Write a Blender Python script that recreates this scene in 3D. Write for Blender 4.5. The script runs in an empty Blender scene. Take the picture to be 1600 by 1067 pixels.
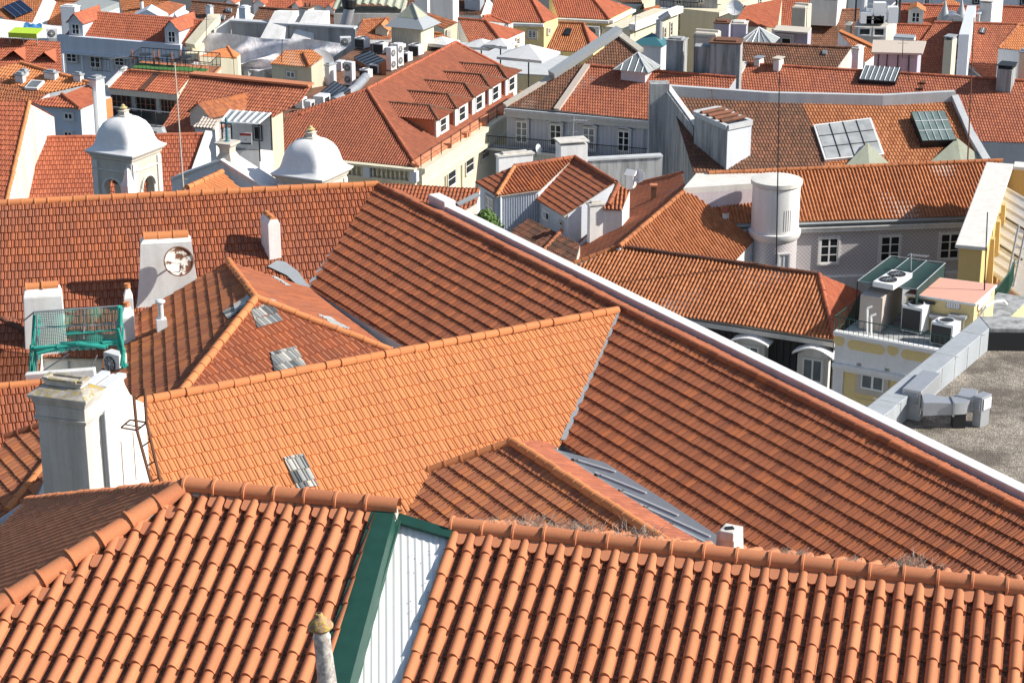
import bpy, bmesh, random
import numpy as np
from math import *
from mathutils import Vector, Matrix
# ---------------------------------------------------------------- camera, sky, sun, exposure
S = bpy.context.scene
COL = S.collection
CAM_H, PITCH, FOC = 60.0, radians(20), 3200.0
cam = bpy.data.objects.new('camera', bpy.data.cameras.new('camera')); COL.objects.link(cam)
cam.location = (0, 0, CAM_H); cam.rotation_euler = (radians(90) - PITCH, 0, 0)
cam.data.sensor_width = 36; cam.data.lens = 72; cam.data.clip_start = 0.5; cam.data.clip_end = 6000
S.camera = cam
SUN_EL, SUN_AZ = radians(35), radians(97)
world = bpy.data.worlds.new('World'); S.world = world; world.use_nodes = True
_nt = world.node_tree
_sky = _nt.nodes.new('ShaderNodeTexSky'); _sky.sky_type = 'NISHITA'; _sky.sun_disc = False
_sky.sun_elevation = SUN_EL; _sky.sun_rotation = SUN_AZ; _sky.air_density = 1.0; _sky.dust_density = 1.0
_bg = _nt.nodes['Background']; _bg.inputs['Strength'].default_value = 0.09
_nt.links.new(_sky.outputs[0], _bg.inputs[0])
sun = bpy.data.objects.new('sun', bpy.data.lights.new('sun', 'SUN')); COL.objects.link(sun)
sun.data.energy = 4.6; sun.data.angle = radians(0.53); sun.data.color = (1.0, 0.94, 0.85)
_sd = Vector((sin(SUN_AZ) * cos(SUN_EL), cos(SUN_AZ) * cos(SUN_EL), sin(SUN_EL)))
sun.rotation_euler = _sd.to_track_quat('Z', 'Y').to_euler(); sun.location = (40, 0, 90)
S.view_settings.view_transform = 'Standard'; S.view_settings.look = 'None'
S.view_settings.exposure = 0.6; S.view_settings.gamma = 1.0
# ---------------------------------------------------------------- survey helpers (map photo points to metric points on known planes)
CP = np.array([0, 0, CAM_H])
RV = np.array([1, 0, 0.]); UV = np.array([0, sin(PITCH), cos(PITCH)]); WV = np.array([0, cos(PITCH), -sin(PITCH)])
UP = np.array([0, 0, 1.])
def ray(x, y): return RV * (x - 800) / FOC + UV * (533.5 - y) / FOC + WV
def pz(x, y, z):
    d = ray(x, y); return CP + d * (z - CAM_H) / d[2]
def py(x, y, Y):
    d = ray(x, y); return CP + d * (Y / d[1])
def hit(x, y, pl):
    d = ray(x, y); return CP + d * ((pl[0] - CP) @ pl[1]) / (d @ pl[1])
def unit(v): return np.asarray(v, float) / np.linalg.norm(v)
def mpp(p): return ((np.asarray(p) - CP) @ WV) / FOC
DIRS = {'near': (0, -1), 'far': (0, 1), 'left': (-1, 0), 'right': (1, 0)}
def slope_plane(A, B, s, d):
    "plane through line AB falling at s degrees towards side d"
    A = np.asarray(A, float); u = unit(np.asarray(B) - A)
    h = unit([u[1], -u[0], 0]); D = DIRS[d] if isinstance(d, str) else d
    if h[0] * D[0] + h[1] * D[1] < 0: h = -h
    w = h * cos(radians(s)) - UP * sin(radians(s)); n = unit(np.cross(u, w))
    return A, (n if n[2] > 0 else -n)
def plane3(a, b, c):
    n = unit(np.cross(np.asarray(b) - a, np.asarray(c) - a)); return np.asarray(a), (n if n[2] > 0 else -n)
def vplane(P, Q):
    u = np.asarray(Q, float) - P; u[2] = 0; n = unit([u[1], -u[0], 0])
    if n @ (CP - P) < 0: n = -n
    return np.asarray(P, float), n
def gz(y):
    return float(np.interp(y, [0, 25, 60, 120, 160, 400], [32, 30, 22, 8, 2, 0]))
# ---------------------------------------------------------------- materials
MATS = {}
class NT:
    def __init__(s, name, rough=0.8, metal=0.0):
        s.m = bpy.data.materials.new(name); s.m.use_nodes = True; s.t = s.m.node_tree; s.n = s.t.nodes
        s.b = s.n['Principled BSDF']; s.b.inputs['Roughness'].default_value = rough; s.b.inputs['Metallic'].default_value = metal
    def node(s, t, **k):
        n = s.n.new(t)
        for a, b in k.items(): setattr(n, a, b)
        return n
    def link(s, a, b): s.t.links.new(a, b)
    def noise(s, vec, scale, detail=4, rough=.6):
        n = s.node('ShaderNodeTexNoise'); n.inputs['Scale'].default_value = scale
        n.inputs['Detail'].default_value = detail; n.inputs['Roughness'].default_value = rough
        if vec is not None: s.link(vec, n.inputs['Vector'])
        return n.outputs['Fac']
    def pos(s, sc=(1, 1, 1)):
        g = s.node('ShaderNodeTexCoord'); m = s.node('ShaderNodeMapping'); m.inputs['Scale'].default_value = sc
        s.link(g.outputs['Object'], m.inputs['Vector']); return m.outputs[0]
    def ramp(s, fac, stops):
        r = s.node('ShaderNodeValToRGB'); e = r.color_ramp.elements
        while len(e) > 1: e.remove(e[0])
        for i, (p, c) in enumerate(stops):
            k = e[0] if i == 0 else e.new(p)
            k.position = p; k.color = tuple(c) + (1,) if hasattr(c, '__len__') else (c, c, c, 1)
        s.link(fac, r.inputs[0]); return r.outputs[0]
    def mix(s, fac, a, b, mode='MIX'):
        m = s.node('ShaderNodeMix', data_type='RGBA', blend_type=mode)
        for v, i in ((fac, 0), (a, 6), (b, 7)):
            if hasattr(v, 'is_linked'): s.link(v, m.inputs[i])
            elif hasattr(v, '__len__'): m.inputs[i].default_value = tuple(v)[:3] + (1,)
            else: m.inputs[i].default_value = v
        return m.outputs[2]
    def math(s, op, a, b=0.0):
        m = s.node('ShaderNodeMath', operation=op)
        for v, i in ((a, 0), (b, 1)):
            if hasattr(v, 'is_linked'): s.link(v, m.inputs[i])
            else: m.inputs[i].default_value = v
        return m.outputs[0]
    def bump(s, h, strength=.3, dist=.01):
        b = s.node('ShaderNodeBump'); b.inputs['Strength'].default_value = strength; b.inputs['Distance'].default_value = dist
        s.link(h, b.inputs['Height']); s.link(b.outputs[0], s.b.inputs['Normal'])
    def color(s, c): s.link(c, s.b.inputs['Base Color'])
def tile_mat(name, cols, wear=(.2, .12, .08), wear_amt=.35, moss=0.0, wear_scale=.35, spread=(.1, .9), rough=.85, moss_shade_w=(.74, .995)):
    "fired clay: each tile its own tone (from the tile index in UV), large patches of ageing, moss in the pans, blackened to paint in roll shade"
    if name.startswith('clay'): cols = [(r, g * .91, b * .78) for r, g, b in cols]; wear = (wear[0], wear[1] * .93, wear[2] * .85)
    t = NT(name, rough)
    uv = t.node('ShaderNodeUVMap').outputs[0]
    fl = t.node('ShaderNodeVectorMath', operation='FLOOR'); t.link(uv, fl.inputs[0])
    wn = t.node('ShaderNodeTexWhiteNoise', noise_dimensions='3D'); t.link(fl.outputs[0], wn.inputs['Vector'])
    n = len(cols); base = t.ramp(wn.outputs['Value'], [(spread[0] + (spread[1] - spread[0]) * i / (n - 1), c) for i, c in enumerate(cols)])
    p = t.pos()
    big = t.noise(p, wear_scale, 5, .62); f = t.ramp(big, [(.42, 0.0), (.68, 1.0)])
    c = t.mix(t.math('MULTIPLY', f, wear_amt), base, wear)
    sm = t.node('ShaderNodeMapping'); sm.inputs['Scale'].default_value = (.33, .055, 1); t.link(uv, sm.inputs['Vector'])
    sk = t.ramp(t.noise(sm.outputs[0], 1.0, 5, .65), [(.46, 0.0), (.70, 1.0)]); c = t.mix(t.math('MULTIPLY', sk, .30), c, (wear[0] * .55, wear[1] * .6, wear[2] * .7))
    w2 = t.node('ShaderNodeSeparateColor'); t.link(wn.outputs['Color'], w2.inputs[0]); c = t.mix(t.math('MULTIPLY', t.math('GREATER_THAN', w2.outputs[1], .972), .35), c, (cols[-1][0] * 1.15, cols[-1][1] * 1.05, cols[-1][2]))
    c = t.mix(t.math('MULTIPLY', t.math('LESS_THAN', w2.outputs[2], .03), .2), c, (wear[0] * .5, wear[1] * .5, wear[2] * .55))
    fine = t.noise(p, 30, 4, .7); c = t.mix(.30, c, t.ramp(fine, [(.25, .35), (.75, 1.0)]), 'MULTIPLY')
    if moss:  # moss along the pan; its near-black tone also paints shade beside the rolls
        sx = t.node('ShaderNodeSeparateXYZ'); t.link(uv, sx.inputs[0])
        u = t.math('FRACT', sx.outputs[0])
        a = t.math('MULTIPLY', t.math('GREATER_THAN', u, moss_shade_w[0]), t.math('LESS_THAN', u, moss_shade_w[1]))
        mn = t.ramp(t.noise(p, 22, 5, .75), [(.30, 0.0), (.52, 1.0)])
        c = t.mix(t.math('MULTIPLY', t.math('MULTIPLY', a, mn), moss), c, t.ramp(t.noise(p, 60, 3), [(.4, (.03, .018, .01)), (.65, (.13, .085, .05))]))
    t.color(c); t.bump(fine, .35, .004); MATS[name] = t.m; return t.m
def plaster(name, col, stain=(.25, .24, .22), amt=.35, rough=.9, streak=True, scale=.6):
    t = NT(name, rough); p = t.pos(); q = t.pos((1.6, 1.6, .14)) if streak else p
    f = t.ramp(t.noise(q, scale * 1.6, 6, .65), [(.42, 0.0), (.70, 1.0)])
    c = t.mix(t.math('MULTIPLY', f, amt), col, stain)
    g = t.noise(p, 7, 5, .6); c = t.mix(.22, c, t.ramp(g, [(.3, .6), (.7, 1.0)]), 'MULTIPLY')
    t.color(c); t.bump(t.noise(p, 40, 3), .2, .004); MATS[name] = t.m; return t.m
def simple(name, col, rough=.6, metal=0.0, var=.12, scale=6):
    t = NT(name, rough, metal); g = t.noise(t.pos(), scale, 4, .6)
    t.color(t.mix(var * 1.6, col, t.ramp(g, [(.3, .45), (.7, 1.0)]), 'MULTIPLY')); MATS[name] = t.m; return t.m
# clay roofs
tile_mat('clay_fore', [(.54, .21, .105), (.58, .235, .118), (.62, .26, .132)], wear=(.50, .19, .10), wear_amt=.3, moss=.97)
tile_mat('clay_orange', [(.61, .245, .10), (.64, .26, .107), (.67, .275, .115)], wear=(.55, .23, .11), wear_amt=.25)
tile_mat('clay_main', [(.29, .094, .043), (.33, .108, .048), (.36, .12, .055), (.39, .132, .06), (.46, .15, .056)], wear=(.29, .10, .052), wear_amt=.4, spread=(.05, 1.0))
tile_mat('clay_wing', [(.33, .105, .05), (.37, .12, .057), (.40, .135, .064), (.45, .145, .06)], wear=(.25, .115, .085), wear_amt=.4, spread=(.05, 1))
tile_mat('clay_rust', [(.34, .12, .06), (.42, .16, .08), (.50, .20, .095), (.52, .19, .07)], wear=(.27, .11, .065), wear_amt=.45)
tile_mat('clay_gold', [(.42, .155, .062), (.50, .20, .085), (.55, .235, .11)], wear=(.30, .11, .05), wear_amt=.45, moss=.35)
tile_mat('clay_far', [(.38, .125, .072), (.44, .15, .085), (.50, .18, .10)], wear=(.30, .11, .075), wear_amt=.5)
tile_mat('clay_red', [(.42, .125, .07), (.48, .15, .08), (.53, .175, .095)], wear=(.34, .11, .07), wear_amt=.4)
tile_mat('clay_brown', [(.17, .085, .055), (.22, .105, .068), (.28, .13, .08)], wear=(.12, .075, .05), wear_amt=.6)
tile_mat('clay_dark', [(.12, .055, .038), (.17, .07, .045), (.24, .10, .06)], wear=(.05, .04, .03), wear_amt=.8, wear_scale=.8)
tile_mat('clay_palace', [(.30, .10, .058), (.34, .115, .066), (.38, .13, .075)], wear=(.26, .095, .06), wear_amt=.4)
# walls
plaster('white_plaster', (.80, .79, .77), (.40, .39, .36), .38)
plaster('white_old', (.66, .63, .58), (.34, .31, .26), .7)
plaster('white_blue', (.62, .66, .72), (.40, .41, .43), .3)
plaster('cream', (.68, .63, .47), (.42, .38, .28), .3)
plaster('yellow', (.66, .47, .19), (.50, .36, .16), .25)
plaster('pale_yellow', (.78, .62, .30), (.60, .48, .25), .15)
plaster('grey_plaster', (.42, .42, .42), (.16, .16, .16), .7)
plaster('concrete', (.40, .41, .41), (.10, .105, .10), .9, scale=1.0)
plaster('concrete_pale', (.52, .54, .55), (.33, .34, .35), .4)
plaster('stone', (.58, .53, .45), (.36, .32, .27), .35, scale=1.4)
plaster('stone_white', (.70, .68, .63), (.40, .37, .32), .3)
plaster('pink_wall', (.66, .58, .60), (.45, .38, .40), .4)
plaster('pink_roof', (.72, .37, .28), (.60, .33, .26), .3, streak=False)
plaster('lilac', (.46, .44, .52), (.30, .29, .33), .4)
plaster('tan_metal', (.50, .43, .38), (.38, .33, .30), .25)
simple('white_paint', (.84, .84, .83), .45, var=.05)
simple('metal_white', (.70, .71, .72), .4, .0)
simple('zinc', (.42, .44, .47), .45, .55)
simple('zinc_matt', (.36, .39, .41), .6, .2)
simple('galv', (.38, .40, .43), .5, .35)
plaster('concrete_cool', (.36, .39, .42), (.22, .24, .26), .45)
simple('dark_metal', (.03, .032, .035), .5, .4)
simple('rust', (.17, .075, .04), .85)
simple('black', (.012, .012, .013), .6)
simple('grille', (.02, .022, .025), .6)
simple('green_sheet', (.016, .075, .055), .5, .1, .25)
simple('green_tarp', (.008, .036, .032), .7)
simple('green_net', (.03, .36, .29), .8)
simple('teal_roof', (.05, .17, .20), .5)
simple('dark_clad', (.035, .036, .04), .6)
simple('blue_grey_tile', (.34, .38, .45), .5)
simple('terracotta_smooth', (.53, .20, .095), .8)
simple('mortar', (.55, .47, .40), .95)
simple('wood', (.22, .09, .05), .6)
simple('lime', (.45, .65, .04), .6)
simple('blue', (.05, .20, .42), .6)
simple('canvas', (.62, .63, .64), .9)
simple('turf', (.05, .17, .04), .95)
simple('straw', (.36, .32, .27), .95)
simple('leaf', (.10, .19, .03), .7)
simple('leaf_dark', (.04, .09, .02), .7)
simple('red_paint', (.45, .06, .06), .6)
simple('brass', (.55, .46, .22), .6, .1)
plaster('felt', (.40, .42, .32), (.24, .25, .18), .5)
plaster('slate_glass', (.30, .33, .33), (.18, .20, .20), .4)
plaster('dome_white', (.82, .82, .81), (.50, .50, .50), .22, scale=1.2)
simple('solar', (.025, .045, .10), .15, .3)
simple('asphalt', (.06, .06, .06), .9)
def glass_mat(name, col, rough=.08):
    t = NT(name, rough); t.color(t.mix(.6, col, t.ramp(t.noise(t.pos(), 1.1, 3), [(.35, .5), (.65, 1.0)]), 'MULTIPLY'))
    t.b.inputs['Specular IOR Level'].default_value = .35; MATS[name] = t.m
glass_mat('glass', (.025, .03, .035)); glass_mat('glass_grey', (.20, .23, .24), .2); glass_mat('glass_green', (.20, .27, .25), .2)
tile_mat('glass_tile', [(.10, .11, .11), (.26, .28, .28), (.50, .50, .46), (.62, .60, .54)], wear=(.3, .3, .28), wear_amt=.3, rough=.35, spread=(0, 1)); glass_mat('glass_pale', (.45, .47, .47), .3)
# lichened stone
def lichen(name, base, spots, lo=.5, hi=.62, scale=9):
    t = NT(name, .9); p = t.pos()
    f = t.ramp(t.noise(p, scale, 6, .7), [(lo, 0.0), (hi, 1.0)])
    d = t.ramp(t.noise(p, scale * .6, 5, .7), [(.4, .45), (.65, 1.0)])
    t.color(t.mix(f, t.mix(1.0, base, d, 'MULTIPLY'), spots)); t.bump(f, .4, .006); MATS[name] = t.m
lichen('lichen_cap', (.50, .46, .40), (.36, .27, .05), .50, .62, 7)
lichen('lichen_pipe', (.72, .68, .63), (.42, .17, .04), .60, .68, 22)
lichen('lichen_top', (.48, .30, .18), (.52, .38, .05), .5, .6, 16)
# rusty dish
_t = NT('rusty_dish', .6); _p = _t.pos(); _t.color(_t.mix(_t.ramp(_t.noise(_p, 2.0, 6, .6), [(.47, 0.0), (.51, 1.0)]), (.74, .70, .62), (.16, .06, .03))); MATS['rusty_dish'] = _t.m
# azulejo: diagonal lattice
_t = NT('azulejo', .35); _g = _t.node('ShaderNodeTexCoord'); _s = _t.node('ShaderNodeSeparateXYZ'); _t.link(_g.outputs['UV'], _s.inputs[0])
_a = _t.math('ABSOLUTE', _t.math('SUBTRACT', _t.math('FRACT', _t.math('MULTIPLY', _t.math('ADD', _s.outputs[0], _s.outputs[1]), 4.2)), .5))
_b = _t.math('ABSOLUTE', _t.math('SUBTRACT', _t.math('FRACT', _t.math('MULTIPLY', _t.math('SUBTRACT', _s.outputs[0], _s.outputs[1]), 4.2)), .5))
_l = _t.ramp(_t.math('MINIMUM', _a, _b), [(.07, 1.0), (.12, 0.0)])
_dot = _t.ramp(_t.math('ADD', _a, _b), [(.80, 0.0), (.86, 1.0)])
_t.color(_t.mix(_t.math('MAXIMUM', _l, _dot), (.70, .67, .66), (.33, .30, .34))); MATS['azulejo'] = _t.m
# blue-grey glazed facade tiles: vertical strip pattern
_t = NT('facade_tile', .4); _g = _t.node('ShaderNodeTexCoord'); _s = _t.node('ShaderNodeSeparateXYZ'); _t.link(_g.outputs['UV'], _s.inputs[0])
_a = _t.ramp(_t.math('ABSOLUTE', _t.math('SUBTRACT', _t.math('FRACT', _t.math('MULTIPLY', _s.outputs[0], 3.0)), .5)), [(.36, 0.0), (.46, 1.0)])
_t.color(_t.mix(_t.math('MULTIPLY', _a, .45), _t.mix(.3, (.40, .44, .51), _t.ramp(_t.noise(_t.pos((1, 1, .2)), 2.2, 5), [(.35, .6), (.65, 1.0)]), 'MULTIPLY'), (.62, .64, .68))); MATS['facade_tile'] = _t.m
# gravel
_t = NT('gravel', .95); _p = _t.pos(); _v = _t.node('ShaderNodeTexVoronoi'); _v.inputs['Scale'].default_value = 24; _t.link(_p, _v.inputs['Vector'])
_c = _t.ramp(_v.outputs['Color'], [(.05, (.13, .105, .08)), (.5, (.30, .26, .21)), (.95, (.50, .46, .40))])
_d = _t.ramp(_t.noise(_p, .32, 5, .7), [(.42, 0.0), (.58, 1.0)])
_t.color(_t.mix(_t.math('MULTIPLY', _d, .8), _c, (.085, .07, .055))); _t.bump(_v.outputs['Distance'], .8, .03); MATS['gravel'] = _t.m
# green debris netting: woven mesh with holes
_t = NT('net', .8); _g = _t.node('ShaderNodeTexCoord'); _s = _t.node('ShaderNodeSeparateXYZ'); _t.link(_g.outputs['UV'], _s.inputs[0])
_a = _t.math('FRACT', _t.math('MULTIPLY', _s.outputs[0], 45)); _b = _t.math('FRACT', _t.math('MULTIPLY', _s.outputs[1], 26))
_m = _t.math('MAXIMUM', _t.math('LESS_THAN', _a, .32), _t.math('LESS_THAN', _b, .32))
_t.color(_t.mix(0.0, (.03, .38, .30), (.03, .38, .30))); _t.link(_m, _t.b.inputs['Alpha']); MATS['net'] = _t.m
# translucent builders' plastic
_t = NT('plastic_sheet', .25); _p = _t.pos((1, 1, .45)); _f = _t.ramp(_t.noise(_p, 1.4, 7, .7), [(.36, 0.0), (.66, 1.0)])
_t.color(_t.mix(_f, (.58, .53, .54), (.88, .87, .88))); _t.bump(_t.noise(_p, 3.0, 5, .7), .6, .15); MATS['plastic_sheet'] = _t.m
def M(n): return MATS[n]
# ---------------------------------------------------------------- mesh kit
RNG = random.Random(7); NR = np.random.default_rng(7)
def add(o, parent=None, **props):
    COL.objects.link(o)
    if parent is not None:
        o.parent = parent; o.matrix_parent_inverse = Matrix.Translation(-Vector(parent.location))
        if parent.parent is not None: o.matrix_parent_inverse = Matrix()
    for k, v in props.items():
        if v: o[k] = v
    return o
class MB:
    def __init__(s): s.v = []; s.f = []; s.uv = []
    def pts(s, P): i = len(s.v); s.v += [tuple(map(float, p)) for p in P]; return i
    def face(s, P, uv=None):
        i = s.pts(P); s.f.append(tuple(range(i, i + len(P)))); s.uv.append(uv or [(0, 0)] * len(P)); return s
    def quadwall(s, P, Q, z0, z1):
        "vertical wall with metric uv"
        P = np.asarray(P, float); Q = np.asarray(Q, float); L = np.linalg.norm((Q - P)[:2])
        a, b = (z0, z0) if np.isscalar(z0) else z0; c, d = (z1, z1) if np.isscalar(z1) else z1
        return s.face([(P[0], P[1], a), (Q[0], Q[1], b), (Q[0], Q[1], d), (P[0], P[1], c)], [(0, a), (L, b), (L, d), (0, c)])
    def solid(s, top, bot):
        "closed solid between two matching rings"
        n = len(top); t = s.pts(top); b = s.pts(bot)
        s.f.append(tuple(range(t, t + n))); s.uv.append([(p[0], p[1]) for p in top])
        s.f.append(tuple(range(b + n - 1, b - 1, -1))); s.uv.append([(0, 0)] * n)
        acc = 0
        for i in range(n):
            j = (i + 1) % n; L = float(np.linalg.norm(np.asarray(top[j])[:2] - np.asarray(top[i])[:2]))
            s.f.append((t + i, b + i, b + j, t + j))
            s.uv.append([(acc, top[i][2]), (acc, bot[i][2]), (acc + L, bot[j][2]), (acc + L, top[j][2])]); acc += L
        return s
    def column(s, top, zb): return s.solid(top, [(p[0], p[1], zb) for p in top])
    def box(s, c, sx, sy, sz, ax=None, az=None):
        "box centred at c; ax = local x axis, az = local z axis"
        c = np.asarray(c, float); X = unit(ax) if ax is not None else np.array([1, 0, 0.]); Z = unit(az) if az is not None else UP
        Y = unit(np.cross(Z, X)); Z = np.cross(X, Y) if ax is not None else Z
        X = X * sx / 2; Y = Y * sy / 2; Z = Z * sz / 2
        return s.solid([c - X - Y + Z, c + X - Y + Z, c + X + Y + Z, c - X + Y + Z], [c - X - Y - Z, c + X - Y - Z, c + X + Y - Z, c - X + Y - Z])
    def frustum(s, c0, c1, w0, d0, w1, d1, ax=(1, 0, 0)):
        X = unit(ax); Y = np.cross(UP, X); q = [(-1, -1), (1, -1), (1, 1), (-1, 1)]
        return s.solid([np.asarray(c1) + X * a * w1 / 2 + Y * b * d1 / 2 for a, b in q], [np.asarray(c0) + X * a * w0 / 2 + Y * b * d0 / 2 for a, b in q])
    def tube(s, P, Q, r, n=6, r2=None):
        P = np.asarray(P, float); Q = np.asarray(Q, float); d = unit(Q - P)
        a = unit(np.cross(d, UP if abs(d[2]) < .9 else [1, 0, 0])); b = np.cross(d, a); r2 = r if r2 is None else r2
        k = [(cos(2 * pi * i / n), sin(2 * pi * i / n)) for i in range(n)]
        return s.solid([Q + (a * x + b * y) * r2 for x, y in k], [P + (a * x + b * y) * r for x, y in k])
    def path(s, pts, r, n=6):
        for a, b in zip(pts[:-1], pts[1:]): s.tube(a, b, r, n)
        return s
    def lathe(s, c, prof, n=20, ax=None, ph=0, closed=True):
        "prof: (radius, height) list around vertical (or ax) through c"
        c = np.asarray(c, float); Z = unit(ax) if ax is not None else UP
        X = unit(np.cross(Z, [0, 1, .01])) if abs(Z[1]) < .99 else np.array([1, 0, 0.]); Y = np.cross(Z, X); rows = []
        for r, h in prof:
            rows.append(s.pts([c + Z * h + (X * cos(ph + 2 * pi * i / n) + Y * sin(ph + 2 * pi * i / n)) * r for i in range(n)]))
        for a, b in zip(rows[:-1], rows[1:]):
            for i in range(n):
                j = (i + 1) % n; s.f.append((a + i, a + j, b + j, b + i)); s.uv.append([(i / n, 0), ((i + 1) / n, 0), ((i + 1) / n, 1), (i / n, 1)])
        if closed:
            for a in (rows[0], rows[-1]): s.f.append(tuple(range(a, a + n))); s.uv.append([(0, 0)] * n)
        return s
    def grid(s, P, fn, nu, nv):
        "P(u,v) surface"
        i = s.pts([fn(a / nu, b / nv) for b in range(nv + 1) for a in range(nu + 1)])
        for b in range(nv):
            for a in range(nu):
                k = i + b * (nu + 1) + a; s.f.append((k, k + 1, k + nu + 2, k + nu + 1))
                s.uv.append([(a / nu, b / nv), ((a + 1) / nu, b / nv), ((a + 1) / nu, (b + 1) / nv), (a / nu, (b + 1) / nv)])
        return s
    def build(s, name, mat, parent=None, smooth=False, bevel=0, label=None, fixn=True):
        me = bpy.data.meshes.new(name); me.from_pydata(s.v, [], s.f); me.materials.append(M(mat))
        ul = me.uv_layers.new(name='UVMap'); k = [c for f in s.uv for uv in f for c in uv]
        ul.data.foreach_set('uv', k)
        if fixn:
            bm = bmesh.new(); bm.from_mesh(me); bmesh.ops.recalc_face_normals(bm, faces=bm.faces); bm.to_mesh(me); bm.free()
        if smooth: me.polygons.foreach_set('use_smooth', [True] * len(me.polygons))
        o = bpy.data.objects.new(name, me); add(o, parent)
        if smooth and smooth != 1:
            me.polygons.foreach_set('use_smooth', [True] * len(me.polygons))
            try: me.set_sharp_from_angle(angle=radians(smooth))
            except Exception: pass
        if bevel:
            b = o.modifiers.new('bevel', 'BEVEL'); b.width = bevel; b.segments = 2; b.limit_method = 'ANGLE'
        if label: o['label'] = label
        return o
def thing(name, label, cat, loc, group=None, kind=None):
    e = bpy.data.objects.new(name, None); e.empty_display_size = .5; COL.objects.link(e); e.location = tuple(map(float, loc))
    e['label'] = label; e['category'] = cat
    if group: e['group'] = group
    if kind: e['kind'] = kind
    return e
def tag(o, label, cat, group=None):
    o['label'] = label; o['category'] = cat
    if group: o['group'] = group
    return o
def struct(o): o['kind'] = 'structure'; return o
# ---------------------------------------------------------------- clay tile sheets: real overlapping tiles, clipped to the roof face
LUSA = [(0, 0), (.015, .026), (.06, .054), (.14, .074), (.25, .084), (.36, .084), (.46, .074), (.54, .054), (.585, .028), (.60, .014), (.67, .013), (.70, .018), (.73, .007), (.86, .0), (.97, .0), (1, .002)]
KINDS = {  # width, exposed length, step, profile, stagger, wobble
    'lusa': (.222, .385, .022, LUSA, 0, .006),
    'mars': (.216, .375, .035, [(0, 0), (.03, .022), (.09, .030), (.30, .032), (.50, .030), (.56, .022), (.59, .0), (.66, .0), (.69, .026), (.78, .033), (.88, .026), (.92, .0), (1, 0)], .5, .010),
    'marso': (.216, .375, .026, [(0, 0), (.03, .013), (.09, .018), (.30, .020), (.50, .018), (.56, .013), (.59, .002), (.66, .002), (.69, .015), (.78, .020), (.88, .015), (.92, .002), (1, 0)], .5, .010),
    'can': (.205, .36, .014, [(0, 0), (.08, .03), (.2, .058), (.33, .068), (.46, .058), (.58, .03), (.66, 0), (.83, -.006), (1, 0)], 0, .02),
    'far': (.215, .37, .026, [(0, 0), (.16, .040), (.34, .052), (.52, .038), (.68, .0), (1, 0)], 0, .03),
    'fine': (.21, .37, .022, [(0, 0), (.18, .03), (.5, .034), (.68, .0), (1, 0)], .5, .02),
}
def hull2(P, A, u, w):
    "convex outline of coplanar points, in order"
    P = [np.asarray(p, float) for p in P]; k = sorted(range(len(P)), key=lambda i: ((P[i] - A) @ u, (P[i] - A) @ w)); q = [((P[i] - A) @ u, (P[i] - A) @ w) for i in range(len(P))]
    def half(idx):
        r = []
        for i in idx:
            while len(r) > 1 and (q[r[-1]][0] - q[r[-2]][0]) * (q[i][1] - q[r[-2]][1]) - (q[r[-1]][1] - q[r[-2]][1]) * (q[i][0] - q[r[-2]][0]) <= 1e-9: r.pop()
            r.append(i)
        return r
    a = half(k); b = half(k[::-1]); return [P[i] for i in a[:-1] + b[:-1]]
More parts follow.
